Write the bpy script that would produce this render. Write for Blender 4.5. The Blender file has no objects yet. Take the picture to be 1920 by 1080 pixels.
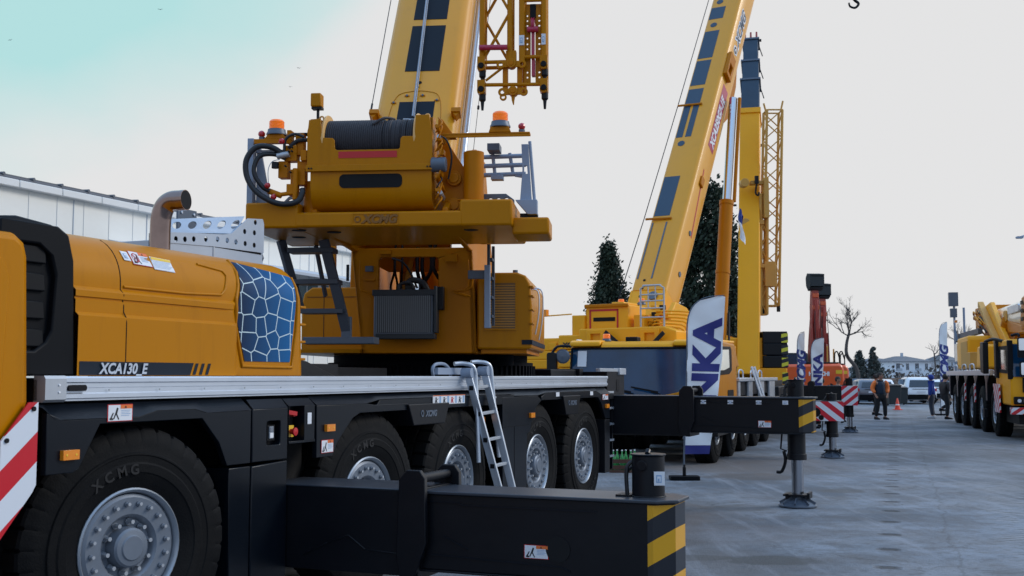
import bpy, bmesh, math, random
from mathutils import Vector, Matrix
from mathutils.geometry import tessellate_polygon
R = math.radians
scn = bpy.context.scene
COL = scn.collection

# ------------------------------------------------------------------ materials
MATS = {}
def _base(name):
    m = bpy.data.materials.new(name); m.use_nodes = True
    nt = m.node_tree; b = nt.nodes['Principled BSDF']
    MATS[name] = m
    return m, nt, b
def N(nt, t, **kw):
    n = nt.nodes.new(t)
    for k, v in kw.items(): setattr(n, k, v)
    return n
def pm(name, col, rough=.5, metal=0., coat=0., var=.10, scale=2.5, bump=0., bscale=60., emis=None, spec=.5, dust=0., grime=0.):
    m, nt, b = _base(name)
    tc = N(nt, 'ShaderNodeTexCoord')
    nz = N(nt, 'ShaderNodeTexNoise'); nz.inputs['Scale'].default_value = scale; nz.inputs['Detail'].default_value = 7; nz.inputs['Roughness'].default_value = .65
    nt.links.new(tc.outputs['Object'], nz.inputs['Vector'])
    mx = N(nt, 'ShaderNodeMix', data_type='RGBA')
    c = Vector(col)
    mx.inputs[6].default_value = (*(c * (1 - var)), 1); mx.inputs[7].default_value = (*[min(1, k) for k in (c * (1 + var))], 1)
    nt.links.new(nz.outputs['Fac'], mx.inputs[0])
    out = mx.outputs[2]
    if dust > 0:
        n2 = N(nt, 'ShaderNodeTexNoise'); n2.inputs['Scale'].default_value = 1.3; n2.inputs['Detail'].default_value = 9; n2.inputs['Roughness'].default_value = .75
        mp = N(nt, 'ShaderNodeMapping'); mp.inputs['Scale'].default_value = (1.2, 1.2, 3.)
        nt.links.new(tc.outputs['Object'], mp.inputs[0]); nt.links.new(mp.outputs[0], n2.inputs['Vector'])
        rp = N(nt, 'ShaderNodeMapRange'); rp.inputs[1].default_value = .5; rp.inputs[2].default_value = .8; rp.inputs[4].default_value = dust
        nt.links.new(n2.outputs['Fac'], rp.inputs[0])
        m2 = N(nt, 'ShaderNodeMix', data_type='RGBA'); m2.inputs[7].default_value = (.22, .2, .17, 1)
        nt.links.new(rp.outputs[0], m2.inputs[0]); nt.links.new(out, m2.inputs[6]); out = m2.outputs[2]
    if grime > 0:
        n4 = N(nt, 'ShaderNodeTexNoise'); n4.inputs['Scale'].default_value = 1.; n4.inputs['Detail'].default_value = 8; n4.inputs['Roughness'].default_value = .7
        mp4 = N(nt, 'ShaderNodeMapping'); mp4.inputs['Scale'].default_value = (7., 7., .9)
        nt.links.new(tc.outputs['Object'], mp4.inputs[0]); nt.links.new(mp4.outputs[0], n4.inputs['Vector'])
        r4 = N(nt, 'ShaderNodeMapRange'); r4.inputs[1].default_value = .52; r4.inputs[2].default_value = .82; r4.inputs[4].default_value = grime
        nt.links.new(n4.outputs['Fac'], r4.inputs[0])
        m4 = N(nt, 'ShaderNodeMix', data_type='RGBA'); m4.inputs[7].default_value = (c[0] * .45, c[1] * .42, .006, 1)
        nt.links.new(r4.outputs[0], m4.inputs[0]); nt.links.new(out, m4.inputs[6]); out = m4.outputs[2]
    nt.links.new(out, b.inputs['Base Color'])
    rr = N(nt, 'ShaderNodeMapRange'); rr.inputs[3].default_value = max(.03, rough - .08); rr.inputs[4].default_value = min(1, rough + .12)
    nt.links.new(nz.outputs['Fac'], rr.inputs[0]); nt.links.new(rr.outputs[0], b.inputs['Roughness'])
    b.inputs['Metallic'].default_value = metal
    b.inputs['Coat Weight'].default_value = coat; b.inputs['Coat Roughness'].default_value = .08
    b.inputs['Specular IOR Level'].default_value = spec
    if bump > 0:
        n3 = N(nt, 'ShaderNodeTexNoise'); n3.inputs['Scale'].default_value = bscale; n3.inputs['Detail'].default_value = 4
        nt.links.new(tc.outputs['Object'], n3.inputs['Vector'])
        bp = N(nt, 'ShaderNodeBump'); bp.inputs['Strength'].default_value = bump; bp.inputs['Distance'].default_value = .01
        nt.links.new(n3.outputs['Fac'], bp.inputs['Height']); nt.links.new(bp.outputs[0], b.inputs['Normal'])
    if emis:
        b.inputs['Emission Color'].default_value = (*emis[0], 1); b.inputs['Emission Strength'].default_value = emis[1]
    return m
def stripes(name, c1, c2, vec, period, phase=0., duty=.5, rough=.35):
    m, nt, b = _base(name)
    tc = N(nt, 'ShaderNodeTexCoord')
    d = N(nt, 'ShaderNodeVectorMath', operation='DOT_PRODUCT'); d.inputs[1].default_value = vec
    nt.links.new(tc.outputs['Object'], d.inputs[0])
    a = N(nt, 'ShaderNodeMath', operation='MULTIPLY_ADD'); a.inputs[1].default_value = 1 / period; a.inputs[2].default_value = phase + 100
    nt.links.new(d.outputs['Value'], a.inputs[0])
    f = N(nt, 'ShaderNodeMath', operation='FRACT'); nt.links.new(a.outputs[0], f.inputs[0])
    g = N(nt, 'ShaderNodeMath', operation='GREATER_THAN'); g.inputs[1].default_value = duty; nt.links.new(f.outputs[0], g.inputs[0])
    mx = N(nt, 'ShaderNodeMix', data_type='RGBA'); mx.inputs[6].default_value = (*c1, 1); mx.inputs[7].default_value = (*c2, 1)
    nt.links.new(g.outputs[0], mx.inputs[0]); nt.links.new(mx.outputs[2], b.inputs['Base Color'])
    b.inputs['Roughness'].default_value = rough
    return m

YC = (.48, .178, .0003)
pm('yellow', YC, .34, coat=.06, var=.05, scale=1.5, bump=.02, bscale=9, spec=.12, grime=.35)
pm('yellow_boom_lit', (.78, .345, .012), .36, coat=.1, var=.06, scale=.8, dust=.05, spec=.4, grime=.15)  # crane yellow brightened in colour for the extra sky light on booms
pm('beam_top_sheen', (.030, .037, .050), .34, var=.25, scale=3, dust=.1, spec=.5)  # beam paint lightened to stand in for grazing sky sheen on top plates
pm('yellow_lit', (.90, .405, .010), .42, coat=.06, var=.08, scale=.8, dust=.04, spec=.25)  # same crane yellow, stronger light on the far cranes put into the colour
pm('yellow_old', (.60, .32, .06), .55, var=.14, scale=1.2, dust=.15)
pm('orange_yellow', (.50, .165, .001), .4, coat=.04, var=.06, spec=.12)
pm('cream', (.95, .88, .72), .3, coat=.5, var=.1, scale=1.2)
pm('dark', (.003, .004, .007), .42, var=.25, scale=2.2, bump=.05, bscale=25, dust=.02, spec=.3)
pm('dark_flat', (.005, .006, .009), .8, var=.3, dust=.02, spec=.1)
pm('skirt', (.003, .0055, .010), .30, var=.12, scale=1.6, dust=.01, spec=.26)
pm('black', (.005, .005, .007), .5, var=.3, spec=.2)
pm('void', (.004, .004, .005), .9, var=.2)
pm('panel', (.014, .021, .032), .6, var=.15, scale=3, spec=.15)
pm('letter_shade', (.22, .085, .004), .5, var=.05)  # brown puts the shading of the embossed letters into their colour
pm('panel_blue', (.03, .065, .11), .5, var=.18, scale=1.5)
pm('boom_blue', (.02, .05, .09), .4, var=.3, scale=2.5, dust=.1)
pm('rubber', (.0035, .004, .005), .7, var=.35, scale=6, bump=.25, bscale=90, dust=.035, spec=.15)
pm('rubber_worn', (.0055, .006, .007), .7, var=.2)
pm('hose', (.010, .012, .016), .45, var=.2, bump=.1, bscale=200)
pm('rim', (.17, .20, .245), .42, metal=.35, var=.14, scale=8, dust=.22)
pm('rimlip', (.34, .38, .43), .35, metal=.6, var=.06)
pm('alu', (.62, .67, .74), .36, metal=.75, var=.07, scale=3, dust=.08)
pm('alu_dull', (.45, .48, .52), .45, metal=.6, var=.12, scale=5, dust=.1)
pm('zinc', (.42, .48, .56), .38, metal=.45, var=.16, scale=2.5, bump=.04, bscale=14)
pm('greysteel', (.10, .125, .165), .42, metal=.2, var=.12, scale=4, dust=.08)
pm('greyrail', (.26, .32, .42), .45, metal=0, var=.1)
pm('ladgrey', (.055, .068, .092), .5, var=.15)
pm('chrome', (.62, .64, .68), .12, metal=1., var=.05)
pm('rod', (.35, .37, .41), .2, metal=.95, var=.1)
pm('exhaust', (.30, .21, .18), .16, metal=1., var=.45, scale=5, bump=.03, bscale=12)
pm('rope', (.030, .026, .030), .6, metal=.2, var=.5, scale=10, bump=.3, bscale=150)
pm('steelrope', (.30, .33, .38), .4, metal=.6, var=.2)
pm('drumflange', (.74, .42, .14), .5, var=.1)
pm('radiator', (.035, .042, .05), .5, metal=.5, var=.2)
pm('red', (.50, .008, .012), .4, var=.1)
pm('redmetal', (.42, .015, .06), .4, coat=.3, var=.15)
pm('redlamp', (.50, .005, .012), .15, coat=.6, var=.05)
pm('amber', (.95, .20, .01), .18, coat=.5, var=.12, emis=((1., .22, .02), .25))
pm('marker', (.80, .24, .01), .3, coat=.4, var=.1)
pm('white', (.80, .81, .83), .4, var=.04)
pm('sticker', (.72, .74, .78), .4, var=.03)
pm('ink', (.01, .01, .012), .5, var=.1)
pm('inkblue', (.25, .40, .60), .5, var=.05)
pm('stickorange', (.75, .16, .03), .4, var=.05)
pm('stickyellow', (.80, .52, .03), .4, var=.05)
pm('lettergrey', (.50, .54, .60), .4, var=.05)
pm('navy', (.025, .03, .20), .6, var=.06)
pm('banner', (.93, .95, .98), .75, var=.05, scale=2.5, bump=.15, bscale=3)
pm('orange', (.72, .10, .018), .35, coat=.3, var=.1, dust=.1)
pm('orangearm', (.40, .05, .035), .4, coat=.2, var=.25, scale=5, dust=.1)
pm('wall', (.84, .84, .79), .6, var=.05, scale=.6, dust=.05)
pm('gutter', (.74, .75, .74), .5, var=.06)
pm('teal', (.05, .11, .13), .15, var=.2)
pm('house', (.80, .86, .92), .8, var=.08, scale=.3)  # far walls lightened in colour in place of distance haze
pm('house_b', (.48, .53, .59), .85, var=.12, scale=.3)
pm('roofing', (.14, .15, .17), .8, var=.2, scale=.5)
pm('winglass', (.05, .07, .10), .2, var=.4, scale=.6)
pm('glass', (.010, .022, .038), .06, coat=1., var=.6, scale=1.2)
pm('glass_sky', (.004, .044, .108), .05, coat=.3, var=.6, scale=1.3, spec=.5)  # blue base colour stands in for sky reflected in the cab glass
pm('mirrorglass', (.75, .78, .82), .05, metal=1., var=.02)
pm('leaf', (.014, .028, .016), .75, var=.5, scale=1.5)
pm('leaf_haze', (.05, .065, .06), .8, var=.3, scale=1.5)  # leaf colour paled to paint in the haze on distant trees
pm('leaf2', (.022, .040, .020), .75, var=.5, scale=1.5)
pm('bark', (.08, .07, .065), .85, var=.3, scale=5, bump=.4, bscale=20)
pm('earth', (.16, .10, .07), .9, var=.25, scale=.6)
pm('hoard', (.25, .36, .47), .6, var=.3, scale=.8)
pm('binmat', (.02, .027, .03), .6, var=.2)
pm('carwhite', (.85, .88, .92), .25, coat=.8, var=.03)
pm('cargrey', (.12, .13, .16), .28, coat=.8, metal=.4, var=.05)
pm('plastic', (.004, .005, .007), .5, var=.2, spec=.12)
pm('cone', (.80, .07, .03), .45, var=.08)
pm('skin', (.42, .22, .15), .55, var=.08)
pm('hair', (.02, .014, .011), .7, var=.3)
pm('cl_dark', (.012, .013, .016), .85, var=.25, bump=.3, bscale=25)
pm('cl_navy', (.015, .03, .055), .85, var=.25, bump=.3, bscale=25)
pm('cl_orange', (1., .22, .04), .6, var=.1, emis=None)
pm('cl_blue', (.008, .04, .26), .75, var=.2, bump=.3, bscale=25)
pm('cl_jeans', (.035, .042, .06), .85, var=.25)
pm('cl_puffer', (.022, .02, .022), .55, var=.25, bump=.5, bscale=14)
pm('cl_olive', (.03, .045, .03), .85, var=.25)
pm('shoe_w', (.45, .47, .50), .6, var=.1)
pm('green_bottle', (.02, .30, .07), .2, coat=.5, var=.4, scale=20)
pm('wood', (.09, .04, .025), .7, var=.2)
pm('sheet', (.25, .62, .78), .6, var=.05)
stripes('hz_red', (.66, .70, .76), (.55, .008, .02), (-.8, 0, 1), .32, .55)
stripes('hz_yel', (.010, .013, .02), (.66, .33, .008), (0, .6, 1.), .29, .37, duty=.5)
stripes('hz_yel2', (.010, .013, .02), (.66, .33, .008), (0, .5, 1.), .27, .26, duty=.5)
stripes('hz_far', (.70, .74, .80), (.60, .01, .03), (0, -.8, 1.), .27, .2)
stripes('hz_farb', (.70, .74, .80), (.60, .01, .03), (0, .8, 1.), .27, .2)
stripes('hz_blk', (.01, .012, .02), (.72, .68, .04), (-.9, 0, 1.), .22, .2)
stripes('hz_c4', (.72, .75, .80), (.55, .01, .02), (.7, .7, 1.), .22, .2)
stripes('louvre', (.42, .17, .01), (.10, .045, .006), (0, 0, 1.), .028, 0, .55)
stripes('fins', (.015, .018, .022), (.14, .165, .19), (0, 1., 0), .021, 0, .5, .4)
stripes('corrug', (.54, .54, .50), (.60, .60, .56), (1., 0, 0), .25, 0, .12, .6)

def voronoi_mat():
    m, nt, b = _base('cells')
    tc = N(nt, 'ShaderNodeTexCoord')
    mp = N(nt, 'ShaderNodeMapping'); mp.inputs['Scale'].default_value = (6.2, 7.6, 1); mp.inputs['Location'].default_value = (.35, .2, 0)
    s3 = N(nt, 'ShaderNodeSeparateXYZ'); c3 = N(nt, 'ShaderNodeCombineXYZ'); nt.links.new(tc.outputs['Object'], s3.inputs[0]); nt.links.new(s3.outputs['X'], c3.inputs['X']); nt.links.new(s3.outputs['Z'], c3.inputs['Y']); nt.links.new(c3.outputs[0], mp.inputs[0])
    v = N(nt, 'ShaderNodeTexVoronoi', feature='DISTANCE_TO_EDGE', voronoi_dimensions='2D'); v.inputs['Scale'].default_value = 1.; v.inputs['Randomness'].default_value = .62
    nt.links.new(mp.outputs[0], v.inputs['Vector'])
    lt = N(nt, 'ShaderNodeMath', operation='LESS_THAN'); lt.inputs[1].default_value = .029
    nt.links.new(v.outputs['Distance'], lt.inputs[0])
    sx = N(nt, 'ShaderNodeSeparateXYZ'); nt.links.new(tc.outputs['Object'], sx.inputs[0])
    mr = N(nt, 'ShaderNodeMapRange'); mr.inputs[1].default_value = 1.1; mr.inputs[2].default_value = 1.95
    nt.links.new(sx.outputs['X'], mr.inputs[0])
    cr = N(nt, 'ShaderNodeMix', data_type='RGBA'); cr.inputs[6].default_value = (.003, .005, .022, 1); cr.inputs[7].default_value = (.002, .12, .33, 1)
    nt.links.new(mr.outputs[0], cr.inputs[0])
    mx = N(nt, 'ShaderNodeMix', data_type='RGBA'); mx.inputs[7].default_value = (.52, .64, .68, 1)
    nt.links.new(lt.outputs[0], mx.inputs[0]); nt.links.new(cr.outputs[2], mx.inputs[6])
    nt.links.new(mx.outputs[2], b.inputs['Base Color']); b.inputs['Roughness'].default_value = .45; b.inputs['Coat Weight'].default_value = .05; b.inputs['Specular IOR Level'].default_value = .15
voronoi_mat()

# ------------------------------------------------------------------ geometry helper
class G:
    def __init__(s): s.v = []; s.f = []; s.m = []; s.names = []; s.cuts = []
    def mi(s, m):
        if m not in s.names: s.names.append(m)
        return s.names.index(m)
    def add(s, vs, fs, m):
        s.cuts.append((len(s.v), len(s.f))); o = len(s.v); s.v += [Vector(v) for v in vs]; k = s.mi(m)
        for f in fs: s.f.append([o + i for i in f]); s.m.append(k)
        return s
    def box(s, x0, x1, y0, y1, z0, z1, m):
        return s.hexa([(x0, y0, z0), (x1, y0, z0), (x1, y1, z0), (x0, y1, z0), (x0, y0, z1), (x1, y0, z1), (x1, y1, z1), (x0, y1, z1)], m)
    def hexa(s, p, m):
        return s.add(p, [(0, 3, 2, 1), (4, 5, 6, 7), (0, 1, 5, 4), (1, 2, 6, 5), (2, 3, 7, 6), (3, 0, 4, 7)], m)
    def prism(s, pts, pl, a, b, m, holes=()):
        # pts 2d in plane pl ('xz','yz','xy'), extruded along the missing axis from a to b
        def P(p, w):
            return {'xz': (p[0], w, p[1]), 'yz': (w, p[0], p[1]), 'xy': (p[0], p[1], w)}[pl]
        loops = [list(pts)] + [list(h) for h in holes]
        tr = tessellate_polygon([[Vector((q[0], q[1], 0)) for q in L] for L in loops])
        allp = [q for L in loops for q in L]; n = len(allp)
        vs = [P(q, a) for q in allp] + [P(q, b) for q in allp]
        fs = [t for t in tr] + [tuple(i + n for i in reversed(t)) for t in tr]
        if len(loops) == 1: fs = [tuple(range(n)), tuple(range(2 * n - 1, n - 1, -1))]
        o = 0
        for L in loops:
            k = len(L)
            for i in range(k):
                j = (i + 1) % k
                fs.append((o + i, o + j, n + o + j, n + o + i))
            o += k
        return s.add(vs, fs, m)
    def cyl(s, p0, p1, r0, m, r1=None, n=20, caps=True):
        r1 = r0 if r1 is None else r1
        p0, p1 = Vector(p0), Vector(p1); d = (p1 - p0).normalized()
        u = d.orthogonal().normalized(); w = d.cross(u)
        vs = []
        for p, r in ((p0, r0), (p1, r1)):
            for i in range(n):
                a = 2 * math.pi * i / n; vs.append(p + (u * math.cos(a) + w * math.sin(a)) * r)
        fs = [(i, (i + 1) % n, n + (i + 1) % n, n + i) for i in range(n)]
        if caps: fs += [tuple(range(n - 1, -1, -1)), tuple(range(n, 2 * n))]
        return s.add(vs, fs, m)
    def tube(s, pts, r, m, n=8, sub=0, rs=None):
        P = [Vector(p) for p in pts]
        if sub:
            Q = []
            for i in range(len(P) - 1):
                a = P[max(i - 1, 0)]; b = P[i]; c = P[i + 1]; d = P[min(i + 2, len(P) - 1)]
                for k in range(sub):
                    t = k / sub
                    Q.append(.5 * ((2 * b) + (c - a) * t + (2 * a - 5 * b + 4 * c - d) * t * t + (3 * b - a - 3 * c + d) * t ** 3))
            Q.append(P[-1]); P = Q
        K = len(P); vs = []; u = None
        for i in range(K):
            d = (P[min(i + 1, K - 1)] - P[max(i - 1, 0)]).normalized()
            if u is None: u = d.orthogonal().normalized()
            u = (u - d * u.dot(d)).normalized(); w = d.cross(u)
            rr = r if rs is None else rs[0] + (rs[1] - rs[0]) * i / (K - 1)
            for k in range(n):
                a = 2 * math.pi * k / n; vs.append(P[i] + (u * math.cos(a) + w * math.sin(a)) * rr)
        fs = []
        for i in range(K - 1):
            for k in range(n):
                fs.append((i * n + k, i * n + (k + 1) % n, (i + 1) * n + (k + 1) % n, (i + 1) * n + k))
        fs += [tuple(range(n - 1, -1, -1)), tuple(range((K - 1) * n, K * n))]
        return s.add(vs, fs, m)
    def beam(s, p0, p1, w, h, m, up=(0, 0, 1)):
        p0, p1 = Vector(p0), Vector(p1); d = (p1 - p0).normalized(); up = Vector(up)
        if abs(d.dot(up)) > .98: up = Vector((0, 1, 0))
        u = d.cross(up).normalized() * w / 2; v = u.cross(d).normalized() * h / 2
        return s.hexa([p0 - u - v, p0 + u - v, p1 + u - v, p1 - u - v, p0 - u + v, p0 + u + v, p1 + u + v, p1 - u + v], m)
    def lathe(s, prof, o, ax, m, n=32, fn=None, close=False):
        # prof [(r, h)], axis vector ax from o
        o = Vector(o); d = Vector(ax).normalized(); u = d.orthogonal().normalized(); w = d.cross(u)
        vs = []; K = len(prof)
        for i in range(n):
            a = 2 * math.pi * i / n; e = u * math.cos(a) + w * math.sin(a)
            for j, (r, h) in enumerate(prof):
                if fn: r, h = fn(i, j, r, h)
                vs.append(o + e * r + d * h)
        fs = []
        for i in range(n):
            for j in range(K - 1 if not close else K):
                j2 = (j + 1) % K; i2 = (i + 1) % n
                fs.append((i * K + j, i2 * K + j, i2 * K + j2, i * K + j2))
        return s.add(vs, fs, m)
    def quad(s, a, b, c, d, m): return s.add([a, b, c, d], [(0, 1, 2, 3)], m)

def link(o): COL.objects.link(o); return o
SPLIT = {'rung', 'rung_end', 'bolt', 'windscreen_sheet', 'step_plate', 'grab_rail', 'louvre_blade', 'door_seam', 'panel_seam', 'pin_hole', 'rope_guide', 'vent_slot', 'hose_guard', 'bucket_side', 'metal_sheet', 'post', 'handrail', 'side_cable', 'hoist_rope', 'hydraulic_hose', 'hose_bundle', 'boom_strip', 'jib_bracket', 'board_hole', 'foot_rubber', 'rubber_foot', 'drum_flange', 'wiper', 'ladder_pivot', 'slat_box', 'pipe_clip', 'feed_pipe', 'weight_hook', 'boom_fitting', 'boom_collar', 'perforated_bracket', 'lamp_mast'}
def ob(name, g, parent=None, fr=None, bevel=0, smooth=35, recalc=True, kind=None, label=None, weld=False):
    if name in SPLIT and len(g.cuts) > 1:
        C = g.cuts + [(len(g.v), len(g.f))]; last = None
        for i in range(len(g.cuts)):
            (v0, f0), (v1, f1) = C[i], C[i + 1]
            h = G(); h.v = g.v[v0:v1]; h.f = [[k - v0 for k in f] for f in g.f[f0:f1]]; h.m = g.m[f0:f1]; h.names = g.names
            last = ob(name, h, parent, fr, bevel, smooth, recalc, kind, label, weld)
        return last
    me = bpy.data.meshes.new(name)
    vs = [fr @ v for v in g.v] if fr is not None else g.v
    me.from_pydata([tuple(v) for v in vs], [], g.f)
    for n in g.names: me.materials.append(MATS[n])
    me.polygons.foreach_set('material_index', g.m)
    bm = bmesh.new(); bm.from_mesh(me)
    if weld: bmesh.ops.remove_doubles(bm, verts=bm.verts, dist=1e-5)
    if recalc: bmesh.ops.recalc_face_normals(bm, faces=bm.faces)
    bm.to_mesh(me); bm.free()
    if smooth:
        me.shade_smooth(); me.set_sharp_from_angle(angle=R(smooth))
    me.update()
    o = link(bpy.data.objects.new(name, me))
    if parent is not None: o.parent = parent
    if bevel:
        b = o.modifiers.new('bevel', 'BEVEL'); b.width = bevel; b.segments = 2; b.limit_method = 'ANGLE'; b.angle_limit = R(40)
    if kind: o['kind'] = kind
    if label: o['label'] = label
    return o
def frame(x, y, az): return Matrix.Translation((x, y, 0)) @ Matrix.Rotation(R(90 - az), 4, 'Z')
def thing(name, label, cat, fr=None, group=None):
    o = link(bpy.data.objects.new(name, None)); o.empty_display_size = .3
    if fr is not None: o.matrix_world = fr
    o['label'] = label; o['category'] = cat
    if group: o['group'] = group
    return o
def tag(o, label, cat, group=None):
    o['label'] = label; o['category'] = cat
    if group: o['group'] = group
    return o
def dup(root, **kw):
    r = root.copy(); COL.objects.link(r)
    for ch in root.children:
        c = ch.copy(); COL.objects.link(c); c.parent = r
        for g in ch.children:
            d = g.copy(); COL.objects.link(d); d.parent = c
    for k, v in kw.items(): r[k] = v
    return r
def duppart(part, dx, parent, rz=0):
    c = part.copy(); COL.objects.link(c); c.parent = parent; c.location = dx; c.rotation_euler = (0, 0, rz)
    for g in part.children:
        d = g.copy(); COL.objects.link(d); d.parent = c
    return c
def text(name, s, size, mat, parent, o, xd, yd, bold=.02, shear=0., ext=.002, fr=None, align='LEFT', sx=1.):
    cu = bpy.data.curves.new('txt', 'FONT'); cu.body = s; cu.size = size; cu.offset = bold * size; cu.shear = shear; cu.extrude = ext; cu.align_x = align; cu.resolution_u = 3
    t = link(bpy.data.objects.new('txt', cu))
    bpy.context.view_layer.update()
    me = bpy.data.meshes.new_from_object(t.evaluated_get(bpy.context.evaluated_depsgraph_get()))
    bpy.data.objects.remove(t); bpy.data.curves.remove(cu)
    X = Vector(xd).normalized(); Y = Vector(yd).normalized(); Z = X.cross(Y); O = Vector(o)
    for v in me.vertices:
        p = O + X * v.co.x * sx + Y * v.co.y + Z * v.co.z
        v.co = fr @ p if fr is not None else p
    me.materials.clear(); me.materials.append(MATS[mat])
    me.name = name
    ob_ = link(bpy.data.objects.new(name, me))
    if parent is not None: ob_.parent = parent
    return ob_
def circ(cx, cy, r, n=14): return [(cx + r * math.cos(2 * math.pi * i / n), cy + r * math.sin(2 * math.pi * i / n)) for i in range(n)]
def rrect(x0, x1, y0, y1, r, n=5):
    P = []
    for cx, cy, a in ((x1 - r, y1 - r, 0), (x0 + r, y1 - r, 90), (x0 + r, y0 + r, 180), (x1 - r, y0 + r, 270)):
        for i in range(n + 1):
            t = R(a + 90 * i / n); P.append((cx + r * math.cos(t), cy + r * math.sin(t)))
    return P
def sticker(parent, o, xd, yd, w, h, kind='warn', fr=None):
    # a printed notice: white field, coloured header, pictogram and text lines
    X = Vector(xd).normalized(); Y = Vector(yd).normalized(); Z = X.cross(Y); O = Vector(o); g = G()
    def rc(x0, x1, y0, y1, m, l):
        g.quad(*[O + X * a * w + Y * b * h + Z * (.0015 * l) for a, b in ((x0, y0), (x1, y0), (x1, y1), (x0, y1))], m)
    def pl(pts, m, l): g.add([O + X * a * w + Y * b * h + Z * (.0015 * l) for a, b in pts], [tuple(range(len(pts)))], m)
    hd = 'stickorange' if kind != 'yel' else 'stickyellow'
    rc(0, 1, 0, 1, 'red' if kind in ('warn', 'ban') else 'sticker', 1)
    rc(.03, .97, .04, .96, 'sticker', 2)
    if kind in ('warn', 'ban'):
        rc(.5, .97, .74, .96, hd, 3); pl([(.66, .78), (.74, .78), (.70, .93)], 'ink', 4)
        for i in range(4): rc(.53, .9 - .05 * (i % 2), .62 - i * .1, .65 - i * .1, 'inkblue', 3)
        rc(.08, .22, .1, .2, 'ink', 3); pl([(.1, .2), (.16, .2), (.24, .5), (.2, .52)], 'ink', 3)
        pl([(.36, .82), (.42, .76), (.36, .42), (.3, .5)], 'ink', 3); pl([(.3, .5), (.36, .46), (.46, .12), (.42, .1)], 'ink', 3); pl([(.3, .5), (.34, .46), (.26, .14), (.22, .16)], 'ink', 3)
        if kind == 'ban':
            c = [(.25 + .17 * math.cos(a * .5236), .5 + .34 * math.sin(a * .5236)) for a in range(12)]; c2 = [(.25 + .145 * math.cos(a * .5236), .5 + .29 * math.sin(a * .5236)) for a in range(12)]
            for a in range(12): pl([c[a], c[(a + 1) % 12], c2[(a + 1) % 12], c2[a]], 'red', 4)
            pl([(.12, .74), (.15, .78), (.38, .27), (.35, .22)], 'red', 4)
    elif kind == 'yel':
        rc(.03, .97, .76, .96, hd, 3)
        for i in range(6): rc(.06, .93 - .07 * (i % 3), .66 - i * .1, .685 - i * .1, 'inkblue', 3)
    elif kind == 'quad':
        for k in range(4):
            [pl([(k * .245 + a, b) for a, b in q], 'ink' if k != 2 else 'red', 3) for q in ([(.07, .62), (.11, .62), (.11, .78), (.07, .78)], [(.06, .32), (.12, .32), (.11, .58), (.07, .58)], [(.05, .1), (.075, .1), (.09, .34), (.065, .34)], [(.11, .1), (.135, .1), (.12, .34), (.09, .34)], [(.12, .5), (.16, .62), (.15, .66), (.11, .56)])]
            rc(.19 + k * .245, .24 + k * .245, .1, .9, 'inkblue', 3)
        rc(0, 1, .93, 1, 'stickorange', 4)
    elif kind == 'pict':
        rc(.2, .7, .2, .75, 'inkblue', 3); rc(.28, .62, .28, .66, 'sticker', 4); rc(.34, .5, .3, .5, 'inkblue', 5)
    return ob('warning_sticker', g, parent, fr=fr, smooth=0, recalc=False)

# ------------------------------------------------------------------ shared crane pieces
def wheel_parts(parent, x, y, full=True, rr=.71):
    """outer face toward -y; wheel disc with sub-parts tyre and rim"""
    c = (0, 0, rr)
    k = rr / .71
    g = G()
    g.lathe([(0, -.012), (.07, -.012), (.078, -.004), (.105, 0), (.118, .012), (.125, .05), (.128, .10)], c, (0, 1, 0), 'rim', 28)
    g.lathe([(.128, .085), (.172, .075), (.180, .050), (.188, .040), (.20, .030), (.30, .026), (.320, .040), (.326, .16)], c, (0, 1, 0), 'rim', 36)
    if full:
        for n, r, s_, h in ((20, .262, .014, .030), (10, .152, .017, .055)):
            for i in range(n):
                a = 2 * math.pi * (i + .3) / n; X = r * math.cos(a); Z = rr + r * math.sin(a); b = .028 if r > .2 else .078
                g.cyl((X, b, Z), (X, b - .010, Z), s_ * 1.25, 'rim', n=10); g.cyl((X, b - .010, Z), (X, b - h, Z), s_ * .8, 'alu_dull', n=6)
        text_y = -.013
    disc = ob('wheel', g, parent, smooth=30)
    disc.location = (x, y, 0)
    g = G()
    g.lathe([(.322, .16), (.326, .040), (.336, .016), (.347, .006), (.357, .014), (.356, .06), (.35, .12), (.35, .28), (.30, .3), (.30, .17)], c, (0, 1, 0), 'rimlip', 48)
    ob('rim', g, disc, smooth=35)
    g = G()
    P = [(.345, .03), (.38, .012), (.42, -.004), (.445, -.012), (.452, -.018), (.47, -.019), (.50, -.019), (.512, -.012), (.55, -.012), (.556, -.017), (.565, -.016), (.572, -.006), (.61, .004), (.635, .006), (.66, .018), (.692, .035), (.704, .05), (.710, .11), (.71, .165), (.695, .17), (.695, .185), (.71, .19), (.71, .25), (.695, .255), (.695, .27), (.71, .275), (.710, .35), (.704, .385), (.66, .41), (.5, .43), (.35, .40)]
    P_shift = 0
    nn = 36 * 8 if full else 48
    def fn(i, j, r, h):
        if full and 12 <= j <= 18 and i % 8 == 0: r -= (.024 if j > 15 else .012)
        if full and 21 <= j <= 22 and (i + 2) % 16 < 2: r -= .014
        if full and 25 <= j <= 28 and (i + 3) % 8 == 0: r -= .024
        return r, h
    P = [((r if r < .58 else .58 + (r - .58) * 1.17), h) for r, h in P]
    g.lathe(P, c, (0, 1, 0), 'rubber', nn, fn)
    ty = ob('tyre', g, disc, smooth=22)
    if full:
        for a0 in (128, -38):
            for i, ch in enumerate('XCMG'):
                a = R(a0 - i * 11); e = Vector((math.cos(a), 0, math.sin(a))); tg = Vector((math.sin(a), 0, -math.cos(a)))
                text('sidewall_lettering', ch, .085, 'rubber_worn', disc, Vector(c) + e * .44 + Vector((0, -.019, 0)), tg, e, bold=.03, ext=.003)
    return disc
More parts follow.
